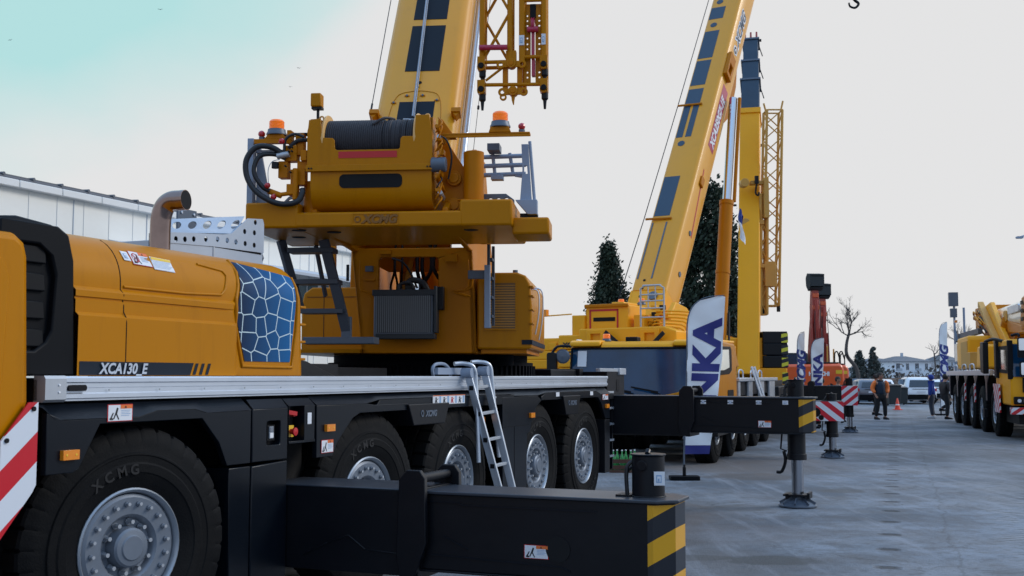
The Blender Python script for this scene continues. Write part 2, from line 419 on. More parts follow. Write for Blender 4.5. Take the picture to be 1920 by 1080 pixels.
def outrigger(parent, fr, x0, dx, y0, y1, z0, z1, ystep, jy, near=False, pad=True, hz='hz_yel', board=None, capz=.22, stk=True, jx=None):
    """box beam from y0 out to y1 (y1<y0), jack at jy"""
    x1 = x0 + dx; jx = (x0 + x1) / 2 if jx is None else jx
    g = G()
    ch = .12
    g.prism([(x0, y0), (x0, y1 + ch), (x0 + ch * .8, y1), (x1 - ch * .8, y1), (x1, y1 + ch), (x1, y0)], 'xy', z0, z1, 'dark')
    e = .022
    g.prism([(x0 - e, y0), (x0 - e, y1 + ch - .03), (x0 + ch * .7, y1 - .03), (x1 - ch * .7, y1 - .03), (x1 + e, y1 + ch - .03), (x1 + e, y0)], 'xy', z1, z1 + .022, 'beam_top_sheen')
    g.box(x0 - .012, x1 + .012, y1 + ch, y0, z0 - .016, z0, 'dark')
    bm_ = ob('outrigger_beam', g, parent, fr, bevel=.006)
    # sliding outer sleeve
    g = G()
    g.box(x0 - .05, x1 + .05, ystep, y0 + .02, z0 - .05, z1 + .02, 'dark'); g.box(x0 - .053, x1 + .053, ystep, y0 + .02, z1 + .02, z1 + .030, 'beam_top_sheen')
    g.box(x0 - .062, x1 + .062, ystep - .03, ystep + .03, z0 - .07, z1 + .034, 'dark')
    h = z1 - z0
    # pressed reinforcement shape on sleeve
    for a, b in (((y0 - .35, z0 + .05), (y0 - .55, z0 + .28 * h)), ((y0 - .55, z0 + .28 * h), (y0 - .72, z0 + .40 * h)), ((y0 - .72, z0 + .40 * h), (y0 - .86, z0 + .22 * h)), ((y0 - .86, z0 + .22 * h), (ystep, z0 + .18 * h))):
        if near: g.beam((x0 - .05, a[0], a[1]), (x0 - .05, b[0], b[1]), .012, .012, 'dark')
    ob('outrigger_sleeve', g, bm_, fr, bevel=.006)
    g = G()
    ly = ystep - .03
    for sx in (x0 - .085, x1 + .02):
        g.prism([(ly + .13, z0 - .06), (ly + .16, z0 + .1), (ly + .14, z1 + .10), (ly + .08, z1 + .165), (ly - .02, z1 + .165), (ly - .06, z1 + .11), (ly - .07, z0 + .35 * h), (ly + .02, z0 - .06)], 'yz', sx, sx + .045, 'dark')
    g.cyl((x0 - .03, ly + .03, z1 + .10), (x1 + .02, ly + .03, z1 + .10), .035, 'dark', n=14)
    ob('lug_plate', g, bm_, fr, bevel=.006)
    g = G()
    # weld seams on the outer beam
    q = x0 - .002
    for (a, b), (c, d) in (((ystep - .06, z1 - .1 * h), (ystep - .3, z1 - .1 * h)), ((ystep - .3, z1 - .1 * h), (ystep - .34, z1 - .13 * h)), ((ystep - .34, z1 - .13 * h), (y1 + .5, z1 - .13 * h)), ((ystep - .1, z0 + .2 * h), (y1 + .75, z0 + .15 * h)), ((y1 + .75, z0 + .15 * h), (y1 + .68, z0 + .1 * h)), ((ystep - .2, z0 + .45 * h), (ystep - .38, z0 + .3 * h))):
        g.beam((q, a, b), (q, c, d), .011, .011, 'skirt')
    ob('weld_seam', g, bm_, fr, smooth=0)
    # hazard bands on beam end
    g = G()
    w = .035 if near else .05
    g.prism([(x0 - .004, y1 + ch + w), (x0 - .004, y1 + ch - .002), (x0 + ch * .8 - .003, y1 - .004), (x1 - .1, y1 - .004), (x1 - .1, y1 + .002), (x0 + ch * .8, y1 + .002), (x0 + .004, y1 + ch + .004), (x0 + .004, y1 + ch + w)], 'xy', z0 + .012, z1 - .012, hz)
    ob('hazard_stripes', g, bm_, fr, smooth=0)
    # jack
    g = G()
    g.cyl((jx, jy, z0 - .34), (jx, jy, z1 + .03), .118, 'dark', n=26)
    g.cyl((jx, jy, z0 - .36), (jx, jy, z0 - .28), .13, 'dark', n=26)
    g.cyl((jx, jy, z1 + .022), (jx, jy, z1 + capz + .04), .108, 'dark', n=28)
    g.cyl((jx, jy, z1 + capz + .04), (jx, jy, z1 + capz + .052), .117, 'skirt', n=28)
    g.cyl((jx - .02, jy, z1 + capz + .05), (jx + .01, jy, z1 + capz + .075), .018, 'skirt', n=10)
    g.cyl((jx - .11, jy + .01, z1 + capz - .02), (jx - .125, jy + .01, z1 + capz - .02), .034, 'black', n=14)
    g.cyl((jx, jy - .005, z0 - .34), (jx, jy - .005, .17), .078, 'rod', n=24)
    jk = ob('jack', g, parent, fr, bevel=.004)
    g = G()
    g.tube([(jx - .05, jy + .13, z1 + .02), (jx - .05, jy + .135, z1 + capz - .05), (jx - .03, jy + .10, z1 + capz + .0)], .014, 'hose', sub=4)
    g.tube([(jx + .02, jy + .15, z1 + .02), (jx + .02, jy + .155, z1 + capz - .08), (jx + .02, jy + .10, z1 + capz - .03)], .014, 'hose', sub=4)
    g.box(jx - .09, jx + .06, jy + .10, jy + .2, z1 + .022, z1 + .035, 'dark')
    ob('hydraulic_hose', g, jk, fr)
    if pad:
        g = G()
        g.lathe([(.0, .155), (.085, .155), (.10, .11), (.235, .035), (.25, .03), (.25, .012), (0, .012)], (jx, jy, 0), (0, 0, 1), 'greysteel', 28)
        for i in range(8):
            a = i * math.pi / 4
            g.beam((jx + .09 * math.cos(a), jy + .09 * math.sin(a), .125), (jx + .23 * math.cos(a), jy + .23 * math.sin(a), .045), .014, .05, 'greysteel')
        g.box(jx - .14, jx + .14, jy - .17, jy + .17, .15, .175, 'dark'); g.box(jx - .14, jx + .14, jy - .175, jy - .14, .12, .2, 'dark'); g.box(jx - .14, jx + .14, jy + .10, jy + .14, .12, .18, 'dark')
        ob('foot_pad', g, jk, fr)
    # hanging prop handle behind jack
    if not near:
        g = G(); g.tube([(jx, jy + .19, z0 - .02), (jx, jy + .21, z0 - .22), (jx, jy + .13, z0 - .25)], .012, 'dark')
        g.tube([(jx, jy + .17, z0 - .25), (jx, jy + .15, z0 - .38), (jx, jy + .20, z0 - .52), (jx, jy + .27, z0 - .53)], .022, 'dark', sub=3)
        ob('pad_handle', g, jk, fr)
    if stk:
        ym = y1 + (.92 if near else .62)
        sticker(bm_, (x0 - .003, ym + .085, z0 + (.12 if near else .07)), (0, -1, 0), (0, 0, 1), .175, .09, 'warn', fr)
    if board:
        g = G(); g.box(x0 - .05, x0 - .03, board[0], board[1], board[2], board[3], board[4])
        ob('hazard_board', g, bm_, fr, smooth=0)
        if len(board) > 5:
            g = G()
            for cy, cz, r in board[5]: g.cyl((x0 - .05, cy, cz), (x0 - .056, cy, cz), r, 'black', n=20)
            ob('board_hole', g, bm_, fr)
    return bm_
def beacon(parent, fr, x, y, z, s=1., name='beacon_lamp'):
    g = G()
    g.lathe([(0, 0), (.098, 0), (.098, .012), (.088, .03), (.084, .055), (.0, .055)], (x, y, z), (0, 0, 1), 'greysteel', 24)
    b = ob(name, g, parent, fr)
    g = G()
    P = [(0, .0)]; zz = .0
    for i in range(6): P += [(.078, .006 + i * .014), (.073, .013 + i * .014)]
    P += [(.07, .09), (.06, .098), (0, .10)]
    g.lathe([(r * s, h * s) for r, h in P], (x, y, z + .055), (0, 0, 1), 'amber', 24)
    ob('lens', g, b, fr)
    return b
def lattice(g, p0, ax, L, ux, uy, w, d, nb, rc, rb, m):
    """lattice mast: corner chords and zig-zag braces"""
    p0 = Vector(p0); ax = Vector(ax).normalized(); ux = Vector(ux).normalized(); uy = Vector(uy).normalized()
    C = [p0 + ux * a * w / 2 + uy * b * d / 2 for a, b in ((-1, -1), (1, -1), (1, 1), (-1, 1))]
    for c in C: g.cyl(c, c + ax * L, rc, m, n=10)
    for f in range(4):
        a, b = C[f], C[(f + 1) % 4]
        for i in range(nb):
            t0, t1 = L * i / nb, L * (i + 1) / nb
            if (i + f) % 2: a2, b2 = a + ax * t0, b + ax * t1
            else: a2, b2 = b + ax * t0, a + ax * t1
            g.cyl(a2, b2, rb, m, n=6, caps=False)
        for t in (0, L): g.cyl(a + ax * t, b + ax * t, rb * 1.3, m, n=8)
# ================================================================== MAIN CRANE
FM = frame(-2.30, 6.79, 22.5); FU = frame(-.97, 14.0, 5.5); MI = FM.inverted(); U = MI @ FU
crane = thing('mobile_crane', 'nearest yellow crane with blue cell-pattern panel and winch drum high on its raised turret', 'mobile crane', FM)
# wheels
w = wheel_parts(crane, 0, 0)
for s in (2.90, 4.66, 6.81, 8.47): duppart(w, (s, 0, 0), crane, R(-5) if s == 2.9 else 0)
for s in (0, 2.90, 4.66, 6.81, 8.47): duppart(w, (s, 3.0, 0), crane, math.pi)
w.rotation_euler = (0, 0, R(-13)); w.location.x = .045   # steered front wheel
# chassis
g = G()
g.box(-.9, 9.9, .9, 2.1, .75, 1.45, 'dark_flat'); g.box(-.72, 9.42, .12, 2.9, 1.50, 1.60, 'dark_flat')
for s in (0, 2.9, 4.66, 6.81, 8.47): g.cyl((s, .35, .71), (s, 2.65, .71), .12, 'dark_flat', n=12)
for s in (1.45, 3.78, 5.7, 7.6): g.box(s - .25, s + .25, .5, 2.5, .9, 1.5, 'void')
g.box(1.55, 2.25, .25, 2.8, .3, 1.5, 'void'); g.box(-.72, 9.4, .45, .5, .55, 1.5, 'void')
ob('chassis', g, crane)
# deck and raised dark boxes on it
g = G(); g.box(-.70, 9.42, .03, 2.95, 1.60, 1.725, 'dark')
for a, b, y0, y1, h in ((2.3, 3.2, .5, 2.5, .12), (3.3, 5.0, 1.0, 2.2, .10), (8.3, 9.3, .4, 2.6, .10)): g.box(a, b, y0, y1, 1.725, 1.725 + h, 'dark')
g.prism([(2.12, 1.725), (2.12, 1.87), (2.3, 1.86), (2.75, 1.74), (2.75, 1.725)], 'xz', .25, .6, 'dark')
ob('deck', g, crane, bevel=.006)
g = G()
g.prism([(0, 1.60), (0, 1.61), (-.012, 1.615), (-.012, 1.638), (0, 1.645), (0, 1.672), (-.006, 1.676), (-.006, 1.70), (-.018, 1.706), (-.018, 1.728), (-.01, 1.738), (.05, 1.738), (.05, 1.60)], 'yz', -.55, 9.43, 'alu')
ob('deck_rail', g, crane, smooth=20)
g = G(); g.prism([(-.004, 1.595), (-.024, 1.61), (-.024, 1.725), (-.012, 1.742), (.06, 1.742), (.06, 1.595)], 'yz', -.70, -.545, 'alu_dull')
c = ob('rail_end_cap', g, crane, smooth=20)
g = G(); [g.cyl((s, -.024, z), (s, -.03, z), .006, 'white', n=8) for s in (-.60, ) for z in (1.65, 1.69)]
ob('bolt', g, c)
g = G(); g.prism(rrect(-.52, -.38, 1.655, 1.69, .016), 'xz', -.016, -.003, 'black'); ob('grab_slot', g, crane)
g = G()
for i in range(22): g.cyl((-.2 + i * .44, -.012, 1.658), (-.2 + i * .44, -.016, 1.658), .006, 'alu_dull', n=6)
ob('rail_rivets', g, crane)
# side skirts: sloping lit top lip plus vertical panel with wheel arches
def skirt(name, outline, lip0, lip1, zt=1.575, zl=1.515, mm='skirt', th=.04, lipbump=None):
    g = G(); g.prism(outline, 'xz', -.004, -.004 + th, mm)
    P = lipbump or [(lip0, zl), (lip1, zl)]
    vs = []; n = len(P)
    for s, z in P: vs += [(s, -.006, z), (s, .085, zt + .01)]
    g.add(vs, [(2 * i, 2 * i + 2, 2 * i + 3, 2 * i + 1) for i in range(n - 1)], mm)
    return ob(name, g, crane, bevel=.004)
o1 = skirt('fender', [(-.72, 1.205), (-.52, 1.205), (-.48, 1.22), (-.32, 1.465), (.60, 1.465), (.78, 1.30), (.87, 1.14), (1.13, 1.14), (1.13, 1.505), (.65, 1.50), (.52, 1.53), (.16, 1.53), (.0, 1.497), (-.60, 1.497), (-.72, 1.54)], 0, 0, lipbump=[(-.76, 1.57), (-.66, 1.50), (0, 1.497), (.16, 1.53), (.52, 1.53), (.65, 1.50), (1.13, 1.505)])
sticker(o1, (-.27, -.007, 1.475), (1, 0, 0), (0, 0, 1), .21, .10, 'warn')
g = G()
g.prism([(.91, .28), (.89, 1.12), (1.13, 1.12), (1.13, .28)], 'xz', -.004, .3, 'skirt')
g.add([(.80, .05, 1.10), (.89, -.004, 1.12), (.91, -.004, .28), (1.02, .05, .28)], [(0, 1, 2, 3)], 'skirt')
ob('lower_panel', g, crane, bevel=.006)
g = G()
g.prism([(1.15, 1.14), (1.15, 1.51), (1.58, 1.51), (1.58, 1.14)], 'xz', -.004, .25, 'skirt', holes=[rrect(1.32, 1.49, 1.25, 1.42, .02)])
g.add([(1.15, -.004, 1.51), (1.58, -.004, 1.51), (1.58, .055, 1.575), (1.15, .055, 1.575)], [(0, 1, 2, 3)], 'skirt')
g.box(1.155, 1.575, .06, .09, 1.15, 1.5, 'black')
c = ob('tool_box', g, crane, bevel=.006)
g = G(); g.box(1.36, 1.45, .02, .05, 1.28, 1.39, 'black'); g.box(1.375, 1.425, .012, .02, 1.295, 1.38, 'rimlip'); g.box(1.38, 1.42, .008, .012, 1.30, 1.335, 'white'); g.box(1.38, 1.42, .008, .012, 1.342, 1.375, 'rod')
ob('lamp', g, c)
g = G(); g.prism([(1.15, .28), (1.15, 1.115), (1.58, 1.13), (1.58, .28)], 'xz', -.004, .3, 'skirt'); ob('lower_box', g, crane, bevel=.008)
# control recess
g = G(); g.box(1.60, 1.80, .10, .12, 1.26, 1.53, 'void'); g.box(1.60, 1.605, -.0, .1, 1.26, 1.53, 'black'); g.box(1.60, 1.95, -.004, .1, 1.245, 1.262, 'skirt')
g.prism([(1.80, 1.25), (1.80, 1.52), (1.94, 1.52), (1.94, 1.25)], 'xz', -.004, .1, 'skirt')
g.add([(1.59, -.004, 1.52), (1.94, -.004, 1.52), (1.94, .055, 1.575), (1.59, .055, 1.575)], [(0, 1, 2, 3)], 'skirt')
c = ob('control_recess', g, crane, bevel=.004)
g = G(); g.lathe([(0, 0), (.02, 0), (.02, -.025), (.03, -.03), (.03, -.045), (0, -.05)], (1.70, .05, 1.33), (0, 1, 0), 'red', 16); g.box(1.66, 1.74, .05, .07, 1.29, 1.375, 'stickyellow'); ob('stop_button', g, c)
g = G(); g.beam((1.64, .04, 1.475), (1.74, .03, 1.46), .02, .03, 'red'); g.cyl((1.72, .03, 1.46), (1.72, .08, 1.46), .02, 'red'); ob('isolator_lever', g, c)
sticker(c, (1.835, -.006, 1.38), (1, 0, 0), (0, 0, 1), .055, .085, 'plain')
# panel C with arches over wheels two and three
o2 = skirt('fender', [(1.97, 1.12), (2.20, 1.12), (2.27, 1.22), (2.50, 1.40), (2.62, 1.44), (3.45, 1.44), (3.45, 1.50), (2.86, 1.50), (2.72, 1.515), (1.97, 1.515)], 0, 0, lipbump=[(1.97, 1.515), (2.72, 1.515), (2.95, 1.545), (5.9, 1.545)])
g = G(); g.prism([(2.86, 1.46), (2.95, 1.54), (5.92, 1.54), (5.92, 1.44), (4.2, 1.44), (3.4, 1.46)], 'xz', -.002, .04, 'skirt'); ob('arch_trim', g, crane, bevel=.003)
sticker(o2, (2.03, -.007, 1.15), (1, 0, 0), (0, 0, 1), .175, .10, 'warn')
sticker(o2, (3.93, -.009, 1.475), (1, 0, 0), (0, 0, 1), .70, .085, 'quad')
def arch_plate(x0, x1, zt, zb, ind):
    g = G(); g.prism([(x0, zt), (x0 + ind, zb), (x1 - ind, zb), (x1, zt)], 'xz', -.03, .25, 'dark')
    c = ob('arch_plate', g, crane, bevel=.008); cx = (x0 + x1) / 2; k = (x1 - x0)
    zc = zt - .105
    g = G(); hx = [(cx - .19 * k + .028 * math.cos(a * math.pi / 3), zc + .018 + .034 * math.sin(a * math.pi / 3)) for a in range(6)]
    hx2 = [(cx - .19 * k + .017 * math.cos(a * math.pi / 3), zc + .018 + .02 * math.sin(a * math.pi / 3)) for a in range(6)]
    g.prism(hx, 'xz', -.036, -.03, 'greysteel', holes=[hx2]); ob('emblem', g, c)
    text('lettering', 'XCMG', .075, 'greysteel', c, (cx - .11 * k, -.033, zc - .01), (1, 0, 0), (0, 0, 1), bold=.05, shear=.25)
    return c
arch_plate(3.42, 4.25, 1.49, 1.30, .10)
o3 = skirt('fender', [(5.60, .35), (5.60, 1.515), (6.62, 1.515), (6.75, 1.46), (6.60, 1.40), (6.48, 1.30), (6.38, 1.12), (6.30, 1.10), (6.27, .35)], 5.55, 6.62, lipbump=[(5.5, 1.53), (6.62, 1.52), (6.9, 1.548), (7.4, 1.548), (8.1, 1.548), (8.75, 1.545), (8.95, 1.50), (9.38, 1.50)])
g = G(); g.box(5.60, 6.35, -.007, 0, 1.195, 1.20, 'black'); g.box(5.92, 5.925, -.007, 0, .35, 1.2, 'black'); ob('panel_seam', g, o3, smooth=0)
arch_plate(7.42, 8.06, 1.50, 1.27, .10)
g = G(); g.prism([(6.75, 1.46), (6.75, 1.50), (6.9, 1.545), (8.75, 1.545), (8.95, 1.50), (9.36, 1.50), (9.36, 1.17), (9.16, 1.17), (8.98, 1.38), (8.85, 1.46)], 'xz', -.002, .04, 'skirt')
g.prism([(9.12, .44), (9.14, 1.15), (9.36, 1.15), (9.34, .44)], 'xz', -.002, .3, 'dark'); o4 = ob('fender', g, crane, bevel=.004)
for s in (7.22, 8.50): sticker(o4, (s, -.006, 1.495 if s < 8 else 1.49), (1, 0, 0), (0, 0, 1), .12, .05, 'plain')
sticker(o4, (9.02, -.006, 1.42), (1, 0, 0), (0, 0, 1), .25, .075, 'warn')
for s, z, p in ((-.56, 1.305, o1), (2.14, 1.34, o2), (5.02, 1.30, crane), (6.42, 1.30, o3), (9.20, 1.335, o4)):
    g = G(); g.box(s - .06, s + .06, -.03, -.004, z - .027, z + .027, 'marker')
    for q in (-.035, .035): g.cyl((s + q, -.032, z), (s + q, -.03, z), .007, 'stickyellow', n=8)
    ob('side_marker', g, p, bevel=.005)
# rear steps and corner
g = G()
for s in (9.42, 9.72): g.box(s, s + .03, 0.02, .35, .45, 1.56, 'dark')
for z in (.62, .84, 1.06, 1.28, 1.5): g.box(9.45, 9.72, -.01, .22, z, z + .03, 'alu_dull')
ob('rear_step', g, crane, bevel=.003)
g = G(); g.box(9.44, 10.25, .0, 2.9, 1.42, 1.80, 'dark'); g.box(9.3, 9.45, .35, 2.6, 1.6, 1.84, 'dark'); g.prism(rrect(9.86, 10.0, 1.52, 1.70, .05), 'xz', -.006, .0, 'black')
c = ob('rear_frame', g, crane, bevel=.01)
g = G(); g.box(9.1, 10.25, -.008, .05, 1.80, 1.845, 'alu_dull'); g.box(9.95, 10.25, -.03, .06, 1.76, 1.85, 'alu'); ob('edge_strip', g, c, bevel=.003)
# cab corner, hazard board
g = G()
P = [(-3.4, .55), (-3.5, 2.2), (-3.2, 2.50), (-.93, 2.505), (-.86, 2.46), (-.835, 2.38), (-.80, 1.60), (-.86, 1.45), (-1.2, .95), (-1.25, .55)]
g.prism(P, 'xz', -.02, 2.4, 'yellow')
cab = ob('cab', g, crane, bevel=.045)
g = G(); g.prism([(-2.9, 1.45), (-1.12, 1.45), (-1.0, 1.72), (-.97, 2.27), (-1.03, 2.36), (-2.9, 2.36)], 'xz', -.028, -.016, 'yellow'); ob('door_panel', g, cab, bevel=.012)
g = G(); g.prism([(-2.7, 1.9), (-1.3, 1.9), (-1.3, 2.3), (-2.6, 2.3)], 'xz', -.034, -.026, 'glass'); ob('side_window', g, cab)
g = G(); g.lathe([(0, 0), (.09, 0), (.095, .03), (.05, .06), (0, .065)], (-1.0, .25, 2.505), (0, 0, 1), 'redlamp', 20); ob('roof_lamp', g, cab)
g = G(); g.prism([(-.775, 1.60), (-.84, 1.60), (-1.02, 1.40), (-1.02, .88), (-.80, 1.12), (-.775, 1.16)], 'xz', -.055, -.045, 'hz_red'); hb = ob('hazard_board', g, crane, smooth=0)
g = G(); [g.cyl((s, -.05, z), (s, -.064, z), .013, 'black', n=14) for s, z in ((-.81, 1.565), (-.985, 1.405))]; ob('bolt', g, hb)
# air intake
g = G()
g.prism([(-.96, 1.74), (-.96, 2.60), (-.8, 2.62), (-.55, 2.60), (-.462, 2.57), (-.405, 2.45), (-.375, 1.74)], 'xz', .10, 1.4, 'plastic', )
c = ob('air_intake', g, crane, bevel=.03)
g = G()
g.prism([(-.96, 1.74), (-.96, 2.585), (-.55, 2.585), (-.475, 2.545), (-.43, 2.40), (-.40, 1.74)], 'xz', .06, .12, 'plastic', holes=[[(-.90, 1.88), (-.70, 1.88), (-.62, 1.93), (-.58, 2.0), (-.56, 2.30), (-.60, 2.42), (-.68, 2.47), (-.90, 2.47)]])
ob('intake_frame', g, c, bevel=.012)
g = G(); g.box(-.92, -.56, .20, .24, 1.84, 2.50, 'void')
for i in range(4):
    z = 1.90 + i * .155; g.hexa([(-.9, .075, z), (-.62, .075, z), (-.62, .15, z), (-.9, .15, z), (-.9, .085, z + .10), (-.62, .085, z + .10), (-.62, .18, z + .12), (-.9, .18, z + .12)], 'plastic')
ob('louvre_blade', g, c, bevel=.008)
# engine cover: lofted skin
def hood_y(s, z):
    """outer surface offset of the engine cover"""
    y = .10
    zt = 2.60 - .00 * s
    r = .30
    if z > zt - r:
        q = (z - (zt - r)) / r; y += r * (1 - math.sqrt(max(0, 1 - q * q))) * .9
    for z0, w_, a in () if s > 1.13 else ((2.265, .026, .030), (2.185, .012, .0), (2.112, .022, .026)):
        y -= a * min(1, max(0, (z0 - z) / w_))
    y += .036 * min(1, max(0, (2.20 - z) / .012)) * (1 if z < 2.2 else 0) * 0
    if 2.188 < z < 2.204 and s < 1.06: y += .010
    e = 1.90; R2 = .30
    if s > e:
        q = min(1, (s - e) / R2); y += R2 * (1 - math.sqrt(max(0, 1 - q * q))) * 1.25
    return y
def grid(g, fn, us, vs, m):
    n = len(vs)
    g.add([fn(u, v) for u in us for v in vs], [(i * n + j, (i + 1) * n + j, (i + 1) * n + j + 1, i * n + j + 1) for i in range(len(us) - 1) for j in range(n - 1)], m)
us = [-.40 + i * .0875 for i in range(27)] + [1.93 + .0335 * i for i in range(1, 9)]
us = sorted(set([round(u, 4) for u in us if u < 2.199] + [2.198]))
zs = [1.742, 1.9, 2.085, 2.09, 2.112, 2.12, 2.186, 2.19, 2.20, 2.204, 2.233, 2.239, 2.265, 2.27, 2.30] + [2.30 + .30 * math.sin(i * math.pi / 2 / 12) for i in range(1, 13)]
g = G()
def hs(s, z):
    f = max(0, s - 1.9) / .30
    zz = z - .10 * max(0, (z - 2.2)) / .4 * f * f
    return (s + (2.25 - z) * .05 if s > 1.9 else s, hood_y(s, z), zz)
grid(g, hs, us, zs, 'yellow')
top = [hs(u, 2.60) for u in us]; k = len(g.v)
g.add(top + [(p[0], 1.5, p[2]) for p in top], [(i, i + 1, len(top) + i + 1, len(top) + i) for i in range(len(top) - 1)], 'yellow')
end = [hs(2.198, z) for z in zs]
g.add(end + [(p[0] + .01, 1.5, p[2]) for p in end], [(i, i + 1, len(end) + i + 1, len(end) + i) for i in range(len(end) - 1)], 'yellow')
g.box(-.4, 2.1, 1.45, 1.5, 1.74, 2.59, 'yellow')
hood = ob('engine_cover', g, crane, weld=True, smooth=14)
def onhood(pts, off, m, name, n=10, mm=None):
    """patch (bilinear quad of s,z corners: bl, br, tr, tl) laid on the cover"""
    a, b, c_, d = [Vector(p) for p in pts]; g = G()
    def f(u, v):
        p = (a * (1 - u) + b * u) * (1 - v) + (d * (1 - u) + c_ * u) * v
        h = hs(p.x, p.y); return (h[0], h[1] - off, h[2])
    L = [i / n for i in range(n + 1)]
    grid(g, f, L, L, m); return ob(name, g, hood, recalc=True, smooth=60)
onhood([(1.262, 1.845), (1.83, 1.845), (1.885, 2.17), (1.15, 2.17)], .006, 'cells', 'pattern_panel')
onhood([(1.15, 2.17), (1.885, 2.17), (1.93, 2.50), (1.262, 2.565)], .006, 'cells', 'pattern_panel', 14)
def ribbon(pts, w_, m, name, off=.010, h=None):
    g = G(); Q = []
    for i in range(len(pts) - 1):
        for t in range(4): Q.append(Vector(pts[i]).lerp(Vector(pts[i + 1]), t / 4))
    Q.append(Vector(pts[-1]))
    g.tube([(hs(p.x, p.y)[0], hs(p.x, p.y)[1] - off + w_ * .6, hs(p.x, p.y)[2]) for p in Q], w_, m, n=8)
    return ob(name, g, hood, smooth=60)
ribbon([(1.25, 2.57), (1.12, 2.20), (1.235, 1.81), (1.86, 1.805), (1.92, 2.17), (1.96, 2.50)], .013, 'yellow', 'panel_frame')
ribbon([(.80, 2.50), (1.05, 2.475), (1.075, 2.44), (1.02, 2.33), (.98, 2.30), (.60, 2.285), (0.02, 2.285)], .009, 'yellow', 'pressed_line', .008)
g = G()
for a, b in (((-.005, 1.75), (-.005, 2.58)),):
    g.tube([(hs(a[0], 1.75 + i * .0345)[0], hs(0, 1.75 + i * .0345)[1] - .0005, 1.75 + i * .0345) for i in range(25)], .0035, 'black', n=5)
ob('cover_seam', g, hood)
for i in range(4): 
    z = 1.86 + i * .135; g = G(); g.box(2.02, 2.10, hood_y(2.06, z) - .03, hood_y(2.06, z) + .02, z, z + .02, 'yellow'); ob('vent_slot', g, hood, bevel=.006)
onhood([(-.385, 1.745), (.60, 1.745), (.635, 1.825), (-.385, 1.825)], .003, 'panel', 'name_band', 8)
for i in range(3): onhood([(.625 + i * .065, 1.748), (.655 + i * .065, 1.748), (.685 + i * .065, 1.823), (.655 + i * .065, 1.823)], .003, 'panel', 'band_slash', 3)
text('lettering', 'XCA130_E', .088, 'lettergrey', hood, (-.235, .030, 1.755), (1, 0, 0), (0, 0, 1), bold=.03, shear=.22, ext=.0006)
q = hood_y(.3, 2.47)
def slope_sticker(s, z0, w_, h, kind):
    y0, y1 = hood_y(s, z0), hood_y(s, z0 + h)
    yd = (0, y1 - y0, h); sticker(hood, (s, y0 - .005, z0), (1, 0, -.03), yd, w_, math.hypot(h, y1 - y0), kind)
slope_sticker(.062, 2.455, .062, .06, 'pict'); slope_sticker(.135, 2.435, .18, .09, 'ban'); slope_sticker(.322, 2.42, .20, .085, 'yel')
# exhaust
g = G(); pts = [(.94, .6, 2.5), (.94, .6, 2.78), (.942, .595, 2.87), (.948, .57, 2.94), (.956, .52, 2.975), (.965, .455, 2.978)]
g.tube(pts, .072, 'exhaust', n=26, sub=5); c = ob('exhaust_pipe', g, crane, smooth=50)
# open mouth
g = G(); d = (Vector(pts[-1]) - Vector(pts[-2])).normalized()
e = Vector(pts[-1]); dn = Vector((0, 0, 0))
g.tube([Vector(pts[-1]) - d * .01, Vector(pts[-1]) + d * .05], .073, 'exhaust', n=26); g.cyl(e + d * .051, e + d * .0515, .068, 'void', n=26); ob('pipe_mouth', g, c, smooth=50)
g = G(); holes = [circ(s, z, .021, 14) for s, z in ((1.01, 2.722), (1.11, 2.728), (1.21, 2.737), (1.31, 2.75), (1.45, 2.765), (1.59, 2.78), (1.71, 2.785), (1.82, 2.785), (1.94, 2.785), (2.06, 2.785), (1.93, 2.88), (2.06, 2.885), (2.07, 2.97))]
g.prism([(.90, 2.69), (.90, 2.755), (1.25, 2.79), (1.66, 2.825), (1.76, 2.845), (1.97, 2.99), (2.17, 3.01), (2.19, 2.97), (2.19, 2.735), (1.55, 2.72), (1.0, 2.69)], 'xz', .60, .606, 'zinc', holes=holes)
c = ob('heat_guard', g, crane, smooth=0)
g = G()
hl = [circ(0.11 + .185 * i, .105, .052, 14) for i in range(5)]
def SL(a, b): # point on slanted plate
    return Vector((1.02, .605, 2.775)) + Vector((1, 0, .10)) * a + Vector((.02 + .22 * (a > .5), .9, 1.)) .normalized() * b
loops = [[(0, 0), (.92, 0), (.92, .20), (.0, .20)]] + [[(a, b) for a, b in L] for L in hl]
tr = tessellate_polygon([[Vector((q[0], q[1], 0)) for q in L] for L in loops]); allp = [q for L in loops for q in L]
U1 = Vector((1, 0, .09)).normalized(); V1 = Vector((.0, .75, .75)).normalized()
def bl(a, b):
    a /= .92; b /= .20
    A, B_, C_, D = Vector((1.02, .607, 2.765)), Vector((1.82, .607, 2.85)), Vector((2.09, .72, 3.03)), Vector((1.16, .72, 2.885))
    return (A * (1 - a) + B_ * a) * (1 - b) + (D * (1 - a) + C_ * a) * b
g.add([bl(a, b) for a, b in allp], [t for t in tr], 'zinc'); g.add([bl(a, b) + Vector((0, .006, -.004)) for a, b in allp], [t for t in tr], 'zinc')
g.box(1.3, 2.16, .735, .95, 2.66, 2.80, 'void'); g.box(.98, 2.16, .625, .735, 2.67, 2.76, 'void'); g.box(1.9, 2.16, .612, .625, 2.7, 2.93, 'void'); g.box(2.0, 2.16, .612, .625, 2.9, 2.985, 'void')  # dark boxes added behind the holes to put shade inside them
ob('guard_cover', g, c, smooth=0)
g = G(); g.box(1.02, 2.185, .607, 1.15, 2.45, 2.718, 'zinc'); g.box(2.185, 2.20, .62, 1.15, 2.45, 2.97, 'zinc'); g.cyl((2.2, .66, 2.70), (2.235, .66, 2.70), .035, 'greysteel', n=8); g.box(1.545, 1.56, .60, .607, 2.55, 2.72, 'alu_dull')
ob('silencer_box', g, c, bevel=.006)
